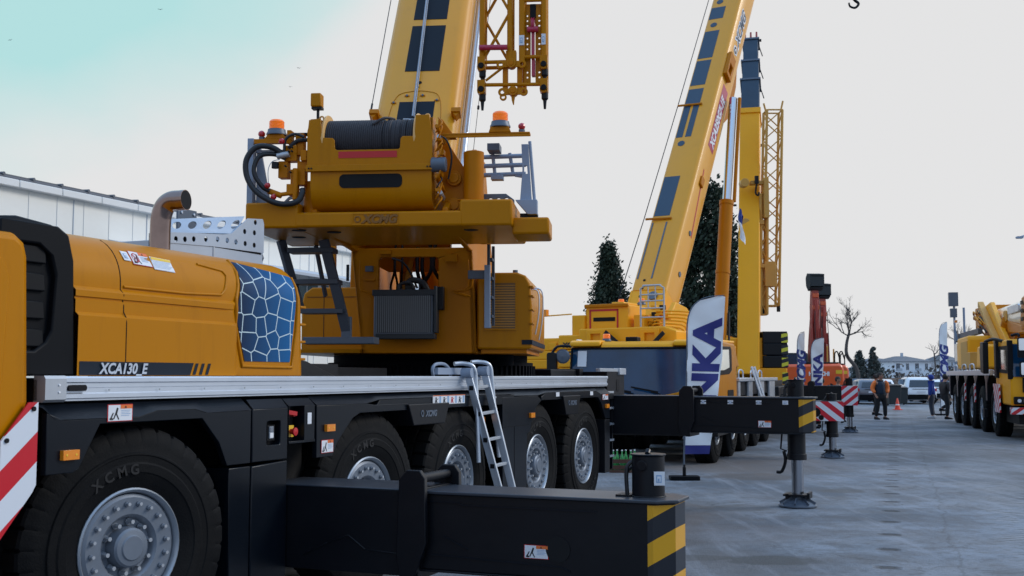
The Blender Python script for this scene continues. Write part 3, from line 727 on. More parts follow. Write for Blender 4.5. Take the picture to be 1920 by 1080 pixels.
g = G(); g.box(1.74, 1.97, 1.10, 1.12, 2.6, 3.075, 'greysteel'); [g.cyl((s, 1.10, 3.04), (s, 1.09, 3.04), .012, 'alu', n=8) for s in (1.78, 1.93)]; ob('deflector_plate', g, c, bevel=.003)
# outriggers
ob1 = outrigger(crane, None, 1.65, .45, .15, -2.90, .41, .925, -1.10, -2.69, near=True, hz='hz_yel', capz=.25)
g = G(); g.cyl((1.648, -2.135, .60), (1.643, -2.135, .60), .085, 'void', n=28); ob('access_hole', g, ob1)
sticker(ob1, (1.76, -2.76, 1.03), (.35, -1, 0), (0, 0, 1), .07, .09, 'pict')
ob2 = outrigger(crane, None, 9.80, .45, .15, -2.70, .985, 1.44, -1.05, -2.46, hz='hz_yel2', capz=.2)
for y in (-1.25, -1.62, -2.0, -2.35): sticker(ob2, (9.797, y + .03, 1.36), (0, -1, 0), (0, 0, 1), .075, .055, 'pict')
# deck grab rails next to the ladder
g = G(); g.tube([(4.28, .10, 1.73), (4.22, .08, 1.80), (4.26, .07, 1.85), (4.45, .07, 1.855), (4.62, .09, 1.80), (4.66, .10, 1.74)], .016, 'greyrail', sub=4); g.box(4.3, 5.45, .06, .10, 1.755, 1.82, 'greyrail'); ob('grab_rail', g, crane)

for o in crane.children:
    if o.name.split('.')[0] in ('fender', 'arch_trim', 'lower_panel', 'tool_box', 'lower_box', 'control_recess', 'side_marker', 'arch_plate'): o.location.y -= .06
# ------------------------------------------------------------------ superstructure (frame U)
def ub(name, g, parent=None, **k): return ob(name, g, parent if parent is not None else crane, U, **k)
g = G(); g.cyl((0, .04, 1.72), (0, .04, 1.90), 1.27, 'dark_flat', n=72); g.cyl((0, .04, 1.90), (0, .04, 1.985), 1.20, 'dark_flat', n=64)
for i in range(96):
    a = 2 * math.pi * i / 96; g.beam((1.27 * math.cos(a), .04 + 1.27 * math.sin(a), 1.80), (1.30 * math.cos(a), .04 + 1.30 * math.sin(a), 1.80), .03, .12, 'dark_flat')
ub('slewing_ring', g)
g = G()
g.prism([(.50, 1.985), (.63, 3.14), (-.71, 3.14), (-.76, 1.985)], 'yz', -1.8, -1.72, 'orange_yellow', holes=[rrect(-.34, .325, 2.30, 3.04, .05)])
for y0, y1, y2, y3 in ((.50, .44, .63, .57), (-.76, -.70, -.71, -.65)):
    g.hexa([(-1.8, y0, 1.985), (1.3, y0, 1.985), (1.3, y1, 1.985), (-1.8, y1, 1.985), (-1.8, y2, 3.14), (.4, y2, 3.14), (.4, y3, 3.14), (-1.8, y3, 3.14)], 'orange_yellow')
g.box(-1.75, 1.3, -.7, .45, 1.985, 2.06, 'orange_yellow')
for y in (.585, -.68): g.prism([(-1.9, 3.1), (-3.5, 3.16), (-3.5, 3.32), (-1.4, 4.3), (-.6, 4.3), (.2, 3.1)], 'xz', y - .03, y + .03, 'orange_yellow')
frm = ub('turret_frame', g, bevel=.012)
g = G()
random.seed(3)
for y, x, zt in ((.28, -1.2, 3.3), (.21, -1.4, 3.3), (.12, -1.5, 3.3), (-.04, -1.35, 3.3), (-.09, -1.3, 3.3), (-.17, -1.4, 3.3), (.16, -1.0, 3.3), (-.27, -1.5, 3.3)):
    dx = random.uniform(-.08, .08); g.tube([(x, y, zt), (x - .05, y + dx * .5, 2.95), (x + .05, y - dx, 2.75), (x - .1, y + dx, 2.5)], .014 + .008 * (y < 0), 'hose', sub=5)
g.tube([(-1.86, .16, 3.02), (-1.9, .05, 2.98), (-1.85, -.02, 2.90), (-1.75, -.1, 2.7)], .012, 'hose', sub=4)
ub('hose_bundle', g, frm)
g = G(); g.beam((-1.2, .26, 2.3), (-1.2, .02, 3.2), .10, .05, 'yellow'); g.cyl((-.9, -.30, 2.4), (-.9, -.30, 3.4), .05, 'yellow'); g.box(-1.0, -.9, .15, .25, 2.3, 3.2, 'yellow'); ub('inner_bracket', g, frm)
g = G()
for y in (.57, -.62, -.66): g.tube([(-1.83, y - .05, 3.0), (-1.84, y - .05, 2.7), (-1.84, y - .12 * (1 if y > 0 else -1) * 1, 2.66), (-1.84, y - .2 * (1 if y > 0 else .2), 2.6)], .008, 'orange_yellow', sub=3)
g.box(-1.86, -1.8, .38, .46, 2.88, 2.94, 'greysteel'); g.box(-1.85, -1.8, .36, .48, 2.78, 2.80, 'orange_yellow'); g.box(-1.85, -1.8, -.55, -.42, 2.98, 3.06, 'orange_yellow'); g.box(-1.85, -1.8, .18, .30, 3.07, 3.11, 'orange_yellow')
ub('pipe_clip', g, frm)
# radiator, slightly tilted
g = G(); g.box(-2.02, -1.9, -.325, .325, 2.16, 2.66, 'greysteel')
c = ub('radiator', g, bevel=.012)
g = G(); g.box(-2.032, -2.02, -.30, .295, 2.205, 2.60, 'fins'); ub('radiator_core', g, c, smooth=0)
g = G(); g.box(-2.04, -1.88, -.34, .34, 2.60, 2.665, 'radiator'); g.box(-2.04, -1.88, -.34, .30, 2.135, 2.19, 'radiator'); g.box(-2.04, -1.86, -.36, -.33, 2.2, 2.7, 'radiator')
g.tube([(-1.95, .06, 2.66), (-1.95, .05, 2.73), (-1.95, -.06, 2.74), (-1.95, -.10, 2.67)], .02, 'hose', sub=4); g.tube([(-1.9, -.25, 2.64), (-1.9, -.18, 2.75), (-1.85, -.05, 2.78), (-1.8, .0, 2.72)], .035, 'hose', sub=4); g.box(-1.95, -1.85, -.1, .0, 2.66, 2.72, 'dark'); g.box(-1.95, -1.85, -.42, -.34, 2.45, 2.70, 'dark')
ub('radiator_tank', g, c, bevel=.006)
# engine house on the right
g = G(); g.prism([(-.76, 2.03), (-.76, 2.865), (-1.20, 2.865), (-1.29, 2.83), (-1.34, 2.74), (-1.36, 2.5), (-1.355, 2.06), (-1.34, 2.03)], 'yz', -1.75, .3, 'yellow'); eh = ub('engine_house', g, bevel=.02)
g = G(); g.box(-1.757, -1.75, -1.18, -.86, 2.25, 2.75, 'louvre'); ub('louvre_panel', g, eh, smooth=0)
g = G(); g.box(-1.764, -1.75, -1.195, -.845, 2.235, 2.25, 'yellow'); g.box(-1.764, -1.75, -1.195, -.845, 2.75, 2.765, 'yellow'); g.box(-1.764, -1.75, -.86, -.845, 2.25, 2.75, 'yellow'); g.box(-1.764, -1.75, -1.195, -1.18, 2.25, 2.75, 'yellow'); ub('louvre_frame', g, eh)
g = G(); [g.box(-1.77, -1.5, -1.372, -1.33, z, z + .018, 'yellow') for z in (2.3, 2.45, 2.6, 2.7)]; ub('vent_slot', g, eh, bevel=.004)
g = G(); g.box(-1.76, .3, -1.364, -1.25, 2.08, 2.13, 'panel'); ub('name_band', g, eh)
g = G(); g.cyl((-.9, -1.1, 2.86), (-.9, -1.1, 2.97), .03, 'greysteel', n=12); ub('exhaust_stub', g, eh)
g = G(); g.tube([(-1.4, -1.30, 2.70), (-1.4, -1.40, 2.68), (-1.4, -1.41, 2.45), (-1.4, -1.37, 2.2)], .009, 'alu', sub=4); g.tube([(-1.0, -1.33, 2.75), (-1.0, -1.42, 2.70), (-1.0, -1.42, 2.4), (-1.0, -1.38, 2.15)], .009, 'alu', sub=4); ub('grab_rail', g, eh)
g = G(); g.box(-1.7, .2, -1.30, -.8, 1.985, 2.03, 'orange_yellow'); g.cyl((-.9, -.95, 1.86), (-.9, -.95, 1.99), .13, 'dark_flat', n=20); ub('slewing_drive', g, frm)
# body on the left with cab
g = G(); g.prism([(.60, 2.03), (.60, 2.81), (1.40, 2.81), (1.50, 2.74), (1.53, 2.6), (1.53, 2.03)], 'yz', -.6, 1.6, 'yellow'); lb = ub('turret_body', g, bevel=.02)
g = G(); g.box(-.606, -.6, .62, 1.46, 2.69, 2.695, 'panel'); g.box(-.606, -.6, .62, 1.46, 2.12, 2.125, 'panel'); g.box(-.606, -.6, 1.25, 1.255, 2.12, 2.69, 'panel'); ub('door_seam', g, lb, smooth=0)
g = G(); g.prism([(.62, 2.81), (.62, 3.6), (1.02, 3.6), (1.04, 2.81)], 'yz', -.2, 1.4, 'yellow'); oc = ub('operator_cab', g, bevel=.03)
g = G(); g.prism(rrect(.66, .93, 3.08, 3.55, .05), 'yz', -.215, -.2, 'black'); g.prism(rrect(.69, .90, 3.11, 3.52, .04), 'yz', -.222, -.212, 'glass_sky'); ub('cab_window', g, oc)
g = G(); g.prism(rrect(.76, .80, 2.86, 2.97, .015), 'yz', -.21, -.2, 'panel'); g.box(-.21, -.2, .86, .91, 3.0, 3.02, 'white'); ub('cab_handle', g, oc)
g = G(); g.box(-.5, -.42, 1.15, 1.22, 2.8, 3.5, 'yellow'); g.box(-.45, -.42, .99, 1.02, 2.9, 3.1, 'panel'); ub('cab_post', g, oc)
g = G(); g.box(-1.9, 1.5, .5, 1.5, 1.99, 2.03, 'yellow'); ub('turret_floor', g, frm)
# counterweight
g = G()
CX0, CX1 = -3.6, -2.1
g.box(CX0, CX1, -1.32, 1.22, 3.135, 3.28, 'yellow')
g.box(CX0 - .003, CX1 + .01, .71, 1.222, 3.132, 3.38, 'yellow'); g.box(CX0 - .003, CX1 + .01, -1.325, -.83, 3.132, 3.38, 'yellow')
g.prism([(-3.5, 3.06), (-3.5, 3.22), (-3.05, 3.22), (-3.05, 3.04), (-3.2, 3.04)], 'xz', -1.66, -1.31, 'yellow')
cw = ub('counterweight', g, bevel=.022)
g = G()
for x, y in ((-3.42, .75), (-3.25, .45), (-3.3, -.9), (-2.9, .9)): g.cyl((x, y, 3.130), (x, y, 3.134), .07, 'void', n=20)
ub('pin_hole', g, cw)
g = G(); g.prism([(-.255, 3.15), (-.255, 3.262), (.19, 3.262), (.19, 3.15)], 'yz', CX0 - .006, CX0 - .002, 'yellow', holes=[[(-.245, 3.16), (-.245, 3.252), (.18, 3.252), (.18, 3.16)]])
hx = [(.135 + .034 * math.cos(a * math.pi / 3), 3.206 + .034 * math.sin(a * math.pi / 3)) for a in range(6)]; hx2 = [(.135 + .024 * math.cos(a * math.pi / 3), 3.206 + .024 * math.sin(a * math.pi / 3)) for a in range(6)]
g.prism(hx, 'yz', CX0 - .008, CX0 - .002, 'letter_shade', holes=[hx2]); ub('emblem', g, cw)
text('lettering', 'XCMG', .105, 'letter_shade', cw, (CX0 - .006, .088, 3.172), (0, -1, 0), (0, 0, 1), bold=.05, shear=.25, ext=.006, fr=U, sx=1.05)
g = G(); g.tube([(-3.602, .85, 3.37), (-3.602, .82, 3.30)], .003, 'yellow'); g.cyl((-3.5, -.86, 3.38), (-3.5, -.86, 3.39), .06, 'orange_yellow'); ub('lifting_eye', g, cw)
for y, x in ((.62, -3.4), (-.93, -3.35)):
    g = G(); g.cyl((x, y, 3.28), (x, y, 3.875 if y < 0 else 3.60), .098 if y < 0 else .09, 'orange_yellow', n=32); ub('lifting_cylinder', g, cw, bevel=.01)
# winch housing
g = G(); X0 = -3.6
g.prism([(.63, 3.725), (.63, 4.06), (.60, 4.17), (.50, 4.175), (.49, 3.99), (.385, 3.985), (.366, 3.965), (.36, 3.88), (.34, 3.868), (-.245, 3.868), (-.262, 3.88), (-.268, 3.97), (-.285, 3.99), (-.40, 3.99), (-.41, 4.19), (-.54, 4.19), (-.57, 4.0), (-.57, 3.725)], 'yz', X0, X0 + .012, 'yellow')
for y0, y1 in ((.63, .52), (-.57, -.42)):
    g.prism([(X0 + .013, 3.72), (X0 + .013, 4.05), (X0 + .05, 4.175), (X0 + .20, 4.20), (X0 + .42, 3.98), (X0 + .95, 3.6), (X0 + .95, 3.3), (X0 + .3, 3.3)], 'xz', min(y0, y1) + .001, min(y0, y1) + .03, 'yellow')
    g.prism([(X0 + .013, 4.05), (X0 + .05, 4.175), (X0 + .20, 4.20), (X0 + .20, 4.19), (X0 + .055, 4.165), (X0 + .02, 4.05)], 'xz', min(y0, y1), max(y0, y1), 'yellow')
# lower curved pan
prof = [(X0, 3.665), (X0 + .004, 3.50), (X0 + .02, 3.42), (X0 + .07, 3.35), (X0 + .15, 3.31), (X0 + .4, 3.29), (X0 + .8, 3.29), (X0 + .8, 3.72), (X0, 3.72)]
g.prism(prof, 'xz', -.565, .595, 'yellow')
g.box(X0 - .035, X0 + .02, -.575, .632, 3.662, 3.722, 'yellow')
wh = ub('winch_housing', g, bevel=.008)
g = G(); g.prism(rrect(-.285, .315, 3.505, 3.635, .045), 'yz', X0 - .004, X0 + .01, 'void'); ub('slot_opening', g, wh)
g = G(); g.box(X0 - .004, X0, -.235, .325, 3.79, 3.852, 'red'); ub('red_stripe', g, wh, smooth=0)
g = G(); [g.cyl((X0 - .036, y, 3.69), (X0 - .045, y, 3.69), .008, 'dark', n=8) for y in (.60, .575, -.53, -.555)]; ub('bolt', g, wh)
g = G()
n = 40; prof = []
y = .475
while y > -.375: prof += [(.213, y), (.222, y - .006), (.222, y - .014), (.213, y - .020)]; y -= .0205
DR = (X0 + .27, 0, 3.985)
g.lathe([(0, .475)] + prof + [(0, -.39)], DR, (0, 1, 0), 'rope', 48, fn=lambda i, j, r, h: (r * (1 - .03 * (1 if h < -.05 and (int(h * 40) % 3) == 0 else 0)), h)); dr = ub('winch_drum', g, smooth=60)
g = G(); g.lathe([(.0, .475), (.27, .475), (.275, .485), (.27, .50), (0, .50)], DR, (0, 1, 0), 'drumflange', 40); g.lathe([(.0, -.385), (.27, -.385), (.275, -.395), (.27, -.41), (0, -.41)], DR, (0, 1, 0), 'drumflange', 40); ub('drum_flange', g, dr)
g = G(); g.tube([(DR[0] + .02, -.15, 4.22), (DR[0] - .12, -.08, 4.2), (DR[0] - .17, .02, 4.13)], .014, 'rope', sub=4); g.tube([(DR[0], -.24, 4.205), (DR[0] + .05, -.34, 4.21)], .018, 'steelrope'); ub('rope_end', g, dr)
g = G()
for y in (.545, -.49):
    g.tube([(X0 + .2, y + .02, 4.19), (X0 + .2, y + .015, 4.235), (X0 + .2, y - .015, 4.235), (X0 + .2, y - .02, 4.19)], .009, 'drumflange', sub=3)
ub('lifting_lug', g, wh)
g = G(); g.box(X0 - .0, X0 + .12, .505, .605, 4.295, 4.425, 'yellow'); c = ub('work_light', g, bevel=.012); g = G(); g.cyl((X0 + .06, .545, 4.18), (X0 + .06, .545, 4.30), .014, 'dark'); g.box(X0 + .02, X0 + .10, .50, .60, 4.275, 4.297, 'dark'); ub('lamp_post', g, c)
# right-side mechanics
g = G(); g.prism([(-.62, 3.29), (-.60, 3.95), (-.66, 4.0), (-.84, 3.72), (-.84, 3.29)], 'yz', -3.28, -3.2, 'orange_yellow')
g.prism([(-.60, 3.98), (-.60, 4.18), (-.64, 4.18), (-.78, 3.98)], 'yz', -3.45, -3.42, 'orange_yellow')
for z in (3.37, 3.63): g.cyl((-3.28, -.735, z), (-3.33, -.735, z), .072, 'orange_yellow', n=26); g.cyl((-3.33, -.735, z), (-3.345, -.735, z), .05, 'orange_yellow', n=22)
mech = ub('pivot_plate', g, bevel=.006)
g = G(); random.seed(8)
for i in range(18):
    z = 3.32 + random.random() * .75; yy = -.60 - random.random() * .06
    if random.random() < .5: g.cyl((-3.55 + random.random() * .2, yy, z), (-3.6, yy, z + .03), .014 + .012 * random.random(), random.choice(['orange_yellow', 'orange_yellow', 'alu_dull']), n=10)
    else: g.box(-3.56, -3.46, yy - .025, yy + .02, z, z + .05, random.choice(['orange_yellow', 'dark', 'orange_yellow']))
for i in range(9): z = 3.3 + .09 * i; g.tube([(-3.58, -.60, z), (-3.62, -.64, z + .05), (-3.58, -.66, z + .1 + .05 * (i % 2)), (-3.5, -.61, z + .16)], .007, random.choice(['orange_yellow', 'hose', 'orange_yellow']), sub=4)
g.tube([(-3.52, -.63, 4.0), (-3.54, -.70, 3.95), (-3.5, -.74, 3.80), (-3.45, -.70, 3.6)], .009, 'hose', sub=4)
ub('valve_block', g, wh)
g = G(); g.lathe([(0, 0), (.045, 0), (.055, .015), (.06, .05), (.055, .10), (.045, .115), (0, .115)], (-3.58, -.565, 3.715), (0, -1, 0), 'greysteel', 24); g.cyl((-3.58, -.56, 3.715), (-3.58, -.70, 3.715), .07, 'greysteel', n=24); ub('winch_motor', g, wh, bevel=.01)
# left valve assembly and big hoses
g = G(); random.seed(5)
for a in ((.86, .74, 3.78, 3.93), (.92, .83, 3.62, 3.78), (.80, .66, 3.55, 3.70), (.76, .68, 3.84, 4.05), (.84, .80, 3.95, 4.08), (.74, .64, 3.70, 3.78), (.82, .74, 3.45, 3.55), (.70, .64, 3.78, 3.88)):
    g.box(-3.62 + random.random() * .08, -3.45, a[1], a[0], a[2], a[3], 'orange_yellow')
for y, z in ((.80, 3.86), (.77, 3.86), (.80, 3.90), (.77, 3.90), (.83, 3.72), (.78, 3.66)): g.cyl((-3.60, y, z), (-3.64, y, z), .010, 'dark', n=8)
g.cyl((-3.6, 1.0, 3.49), (-3.6, .87, 3.44), .028, 'orange_yellow', n=14); g.cyl((-3.6, .90, 3.45), (-3.6, .72, 3.47), .020, 'orange_yellow', n=12); g.cyl((-3.6, .92, 3.82), (-3.6, .80, 3.84), .03, 'alu_dull', n=12); g.cyl((-3.6, .74, 3.40), (-3.6, .74, 3.7), .025, 'orange_yellow', n=12); g.cyl((-3.62, .93, 3.76), (-3.62, .93, 3.70), .035, 'dark', n=14)
va = ub('valve_assembly', g, wh, bevel=.004)
g = G(); g.tube([(-3.58, .86, 3.83), (-3.62, .96, 3.90), (-3.66, 1.10, 3.90), (-3.68, 1.19, 3.78), (-3.68, 1.185, 3.62), (-3.68, 1.10, 3.48), (-3.68, .95, 3.38), (-3.66, .82, 3.35), (-3.64, .70, 3.38), (-3.62, .665, 3.46), (-3.6, .67, 3.50)], .027, 'hose', n=14, sub=6)
g.tube([(-3.58, .84, 3.80), (-3.60, .95, 3.84), (-3.64, 1.07, 3.82), (-3.66, 1.12, 3.72), (-3.66, 1.11, 3.62), (-3.64, 1.04, 3.52), (-3.62, .98, 3.485)], .022, 'hose', n=14, sub=6)
g.tube([(-3.6, .66, 4.0), (-3.6, .75, 4.03), (-3.6, .84, 3.98), (-3.6, .85, 3.85)], .014, 'hose', n=10, sub=5); g.tube([(-3.56, .64, 3.98), (-3.56, .74, 3.97), (-3.56, .82, 3.90)], .02, 'hose', n=10, sub=5)
ub('hydraulic_hose', g, wh)
g = G()
for y, z in ((.86, 3.95), (.99, 3.53), (.93, 3.42)): g.lathe([(0, -.03), (.022, -.02), (.03, 0), (.022, .02), (0, .03)], (-3.66, y, z), (1, 0, 0), 'redlamp', 16)
g.tube([(-3.66, .98, 3.55), (-3.66, .985, 3.68), (-3.65, .95, 3.76), (-3.64, .88, 3.78)], .004, 'alu_dull', sub=4)
ub('red_cap', g, va)
# beacon arms
g = G(); g.box(-3.5, -3.4, -1.48, -.60, 4.005, 4.03, 'orange_yellow'); g.box(-3.5, -3.49, -1.48, -.60, 3.985, 4.02, 'orange_yellow'); g.prism([(-.72, 3.98), (-.60, 3.98), (-.60, 3.86)], 'yz', -3.5, -3.47, 'orange_yellow'); g.prism([(-1.30, 4.03), (-1.28, 4.085), (-1.11, 4.085), (-1.09, 4.03)], 'yz', -3.51, -3.38, 'orange_yellow')
ba = ub('beacon_arm', g, bevel=.004)
beacon(ba, U, -3.45, -1.195, 4.085, .95)
g = G(); g.box(-3.5, -3.36, .88, 1.18, 3.985, 4.01, 'orange_yellow'); g.box(-3.51, -3.49, .88, 1.18, 3.965, 4.01, 'orange_yellow'); g.prism([(.86, 4.01), (.90, 4.055), (1.04, 4.055), (1.08, 4.01)], 'yz', -3.51, -3.38, 'orange_yellow'); g.box(-3.5, -3.4, .60, .78, 4.05, 4.065, 'panel'); g.tube([(-3.45, .62, 4.06), (-3.45, .8, 4.04), (-3.45, .85, 3.98)], .008, 'hose')
bb = ub('beacon_arm', g, bevel=.004)
beacon(bb, U, -3.45, .975, 4.055, .95)
for y, p, z in ((-1.40, ba, 4.03), (1.12, bb, 4.01)):
    g = G(); g.cyl((-3.45, y, z), (-3.45, y, z + .03), .03, 'greysteel', n=14); g.lathe([(0, -.034), (.02, -.028), (.033, -.01), (.033, .01), (.02, .028), (0, .034)], (-3.46, y, z + .058), (1, 0, 0), 'redlamp', 18); ub('red_lamp', g, p)
# grey guard rails either side
def stand(y0, y1, s):
    g = G()
    g.prism([(y0, 3.38), (y0 - s * .02, 3.95), (y0 + s * .02, 3.95), (y0 + s * .12, 3.38)], 'yz', -3.35, -3.31, 'greyrail', holes=[[(y0 + s * .0, 3.72), (y0 + s * .0, 3.80), (y0 + s * .03, 3.80), (y0 + s * .035, 3.72)] if s < 0 else [(y0 + .035, 3.72), (y0 + .03, 3.80), (y0 + .005, 3.80), (y0 + .0, 3.72)]])
    g.box(-3.36, -3.28, min(y0 - s * .015, y0 - s * .06), max(y0 - s * .015, y0 - s * .06), 3.3, 4.03, 'greyrail')
    return g
g = G()
g.box(-3.46, -3.36, 1.20, 1.26, 3.33, 4.03, 'greyrail'); g.prism([(1.20, 3.38), (1.20, 3.95), (1.16, 3.95), (1.05, 3.38)], 'yz', -3.36, -3.33, 'greyrail'); g.box(-3.44, -3.28, 1.215, 1.26, 3.27, 3.45, 'greyrail'); g.box(-3.38, -3.34, .75, 1.2, 3.90, 3.93, 'greyrail')
ub('guard_frame', g, bevel=.004); g = G(); g.prism([(.62, 3.38), (.62, 3.50), (.92, 3.50), (.98, 3.44), (1.0, 3.38)], 'yz', -3.2, -3.17, 'greyrail', holes=[circ(.90, 3.44, .033, 14), circ(.72, 3.44, .033, 14)])
for y in (.72, .78, .84): g.cyl((-2.6, y, 3.4), (-2.6, y, 3.9), .018, 'greyrail', n=10)
ub('perforated_bracket', g, bevel=.004)
g = G()
g.prism([(-1.36, 3.40), (-1.385, 3.72), (-1.375, 3.97), (-1.44, 3.97), (-1.475, 3.40)], 'yz', -3.22, -3.18, 'greyrail', holes=[[(-1.40, 3.68), (-1.40, 3.76), (-1.43, 3.76), (-1.435, 3.68)]])
g.cyl((-3.2, -1.50, 3.42), (-3.2, -1.455, 4.0), .016, 'greyrail'); g.prism([(-1.32, 3.42), (-1.44, 3.28), (-1.53, 3.28), (-1.53, 3.42)], 'yz', -3.28, -3.15, 'greyrail'); g.box(-3.2, -3.1, -1.53, -1.36, 3.23, 3.3, 'dark')
h_ = g; g = G(); g.prism([(-.95, 3.38), (-.95, 3.50), (-1.22, 3.50), (-1.30, 3.44), (-1.30, 3.38)], 'yz', -3.16, -3.12, 'greysteel', holes=[circ(-.99 - .078 * i, 3.435, .026, 14) for i in range(1, 4)]); ub('perforated_bracket', g, bevel=.003); g = h_
for z in (3.72, 3.81, 3.90): g.cyl((-3.0, -1.40, z), (-3.0, -.80, z - .01), .022, 'greyrail', n=12)
for y, z0, z1 in ((-1.10, 3.66, 3.94), (-1.27, 3.74, 3.93), (-.85, 3.7, 3.95)): g.cyl((-2.98, y, z0), (-3.0, y + .03, z1), .018, 'greyrail', n=10)
g.box(-3.06, -2.95, -1.18, -1.06, 3.66, 3.70, 'greyrail'); g.box(-3.2, -3.0, -1.16, -1.04, 3.92, 3.99, 'greysteel'); g.beam((-3.0, -1.30, 3.70), (-3.1, -1.44, 3.66), .03, .02, 'greyrail')
g.cyl((-3.1, -.93, 3.6), (-3.1, -1.0, 3.45), .012, 'greyrail', n=8)
ub('guard_frame', g, bevel=.003)
# access ladder left and small hanging ladder right
g = G()
g.beam((-2.7, 1.15, 3.13), (-2.5, 1.0, 2.45), .05, .09, 'ladgrey'); g.beam((-2.7, .70, 3.13), (-2.5, .50, 2.20), .06, .10, 'ladgrey', up=(0, 1, 0)); g.beam((-2.5, .50, 2.35), (-2.5, .50, 2.1), .06, .10, 'greysteel', up=(0, 1, 0)); g.beam((-2.2, .92, 3.13), (-2.0, .86, 2.6), .03, .05, 'ladgrey')
for i, z in enumerate((3.0, 2.68, 2.38)): g.box(-2.72 + i * .05, -2.5 + i * .05, .60 - i * .04, 1.08 - i * .06, z, z + .05, 'ladgrey')
g.box(-2.55, -2.3, .2, .95, 2.07, 2.14, 'greysteel')
ub('access_ladder', g, bevel=.004)
g = G(); g.box(-2.22, -2.18, -.955, -.925, 2.27, 3.12, 'ladgrey'); g.box(-2.05, -2.01, -.985, -.955, 2.27, 3.12, 'ladgrey'); [g.box(-2.2, -2.03, -.98, -.94, z, z + .03, 'ladgrey') for z in (2.35, 2.55, 2.75, 2.95)]; g.box(-2.2, -2.15, -.95, -.72, 2.76, 2.85, 'greysteel'); g.cyl((-2.21, -.94, 2.24), (-2.21, -.94, 2.28), .03, 'greysteel'); g.box(-2.25, -2.2, -.96, -.90, 2.24, 2.9, 'greyrail')
ub('hanging_ladder', g, bevel=.003)
# ------------------------------------------------------------------ boom
EL = R(55.7); BM = U @ Matrix.Translation((-1.0, 0, 4.75)) @ Matrix.Rotation(-EL, 4, 'Y')
def bb_(name, g, parent=None, **k): return ob(name, g, parent if parent is not None else crane, BM, **k)
g = G(); L0, L1 = -1.5, 11.
g.prism([(.58, -.13), (.565, -.06), (.52, -.02), (.45, 0), (-.28, 0), (-.35, -.02), (-.395, -.06), (-.41, -.13), (-.41, -.62), (-.36, -.85), (-.2, -1.0), (.37, -1.0), (.53, -.85), (.58, -.62)], 'yz', L0, L1, 'yellow_boom_lit')
boom = bb_('boom', g, smooth=45)
for a, b, y0, y1 in ((-.35, .315, .30, -.125), (.872, 1.75, .372, -.10), (1.88, 2.75, .405, -.072), (2.9, 3.8, .43, -.05)):
    g = G(); yc = .085
    g.box(a, b, yc - .215, yc + .215, 0, .005, 'panel'); bb_('black_panel', g, boom, smooth=0)
g = G(); g.cyl((.66, .093, -.01), (.66, .093, .004), .027, 'void', n=20); g.cyl((.58, .10, 0), (.58, .10, .004), .01, 'dark', n=8)
for t, y in ((.42, .22), (.42, .03), (.33, -.15), (.30, .37)): g.cyl((t, y, 0), (t, y, .02), .014, 'greysteel', n=10); g.box(t - .01, t + .01, y - .03, y + .03, .0, .01, 'orange_yellow')
bb_('boom_fitting', g, boom)
g = G(); g.tube([(-.4, .40, .003), (.1, .40, .003), (.42, .34, .003), (.50, .18, .003), (.50, .0, .003), (.42, -.16, .003), (.1, -.22, .003), (-.4, -.22, .003)], .004, 'yellow', sub=6); bb_('access_cover_edge', g, boom)
for y, s in ((.58, 1), (-.41, -1)):
    g = G(); g.prism([(.06, y - .06 * s), (.06, y + .05 * s), (.13, y + .05 * s), (.13, y - .06 * s)], 'xy', -.05, .07, 'orange_yellow'); g.prism([(.0, y), (.06, y - .04 * s), (.06, y + .04 * s)], 'xy', -.04, .05, 'orange_yellow'); bb_('rope_bracket', g, boom, bevel=.004)
g = G(); g.cyl((-1.0, -.47, -.35), (11, -.47, -.35), .045, 'alu', n=20); g.cyl((0.0, -.52, -.2), (11, -.52, -.2), .012, 'alu_dull', n=8); bb_('side_tube', g, boom)
g = G(); g.tube([(.0, .10, .06), (5, .23, .10), (11, .38, .15)], .011, 'steelrope'); g.tube([(.0, .082, .05), (5, .21, .09), (11, .36, .14)], .008, 'steelrope'); bb_('hoist_rope', g, boom)
g = G(); g.tube([(.12, .63, .0), (11, .70, .1)], .006, 'dark', n=6); g.cyl((.12, .63, 0), (.3, .631, .0), .012, 'dark'); bb_('side_cable', g, boom)
g = G(); g.tube([(-.3, -.60, -.3), (11, -.66, -.2)], .004, 'dark', n=6); [g.cyl((t, -.605, -.3), (t + .05, -.605, -.3), .015, 'dark', n=8) for t in (.5, 1.2)]; bb_('side_cable', g, boom)
g = G(); g.cyl((-.2, 0, 2.4), (.4, .08, 4.6), .14, 'yellow', n=24); ub('luffing_cylinder', g)
# stowed lattice jib hanging on the right of the boom
g = G(); XJ = -1.0
lattice(g, (XJ + .12, -.88, 5.42), (.03, 0, 1), 3.0, (0, 1, 0), (1, 0, 0), .33, .24, 5, .034, .018, 'yellow')
for y in (-1.19, -1.45):
    g.cyl((XJ, y, 5.42), (XJ + .05, y, 8.3), .038, 'yellow', n=14); g.cyl((XJ + .26, y, 5.1), (XJ + .30, y, 8.3), .034, 'yellow', n=14)
for z in (5.47, 6.15): g.cyl((XJ, -1.19, z), (XJ, -1.45, z), .022, 'yellow', n=10)
jb = ub('lattice_jib', g)
g = G()
for y0, y1 in ((-1.205, -1.287), (-1.343, -1.435)):
    g.prism([(y0, 5.14), (y0, 6.12), (y1, 6.12), (y1, 5.14)], 'yz', XJ + .05, XJ + .07, 'yellow', holes=[circ((y0 + y1) / 2, z, .013, 10) for z in (5.58, 5.64, 5.71, 5.86, 5.92, 5.98, 5.24, 5.30)])
ub('perforated_plate', g, jb, smooth=0)
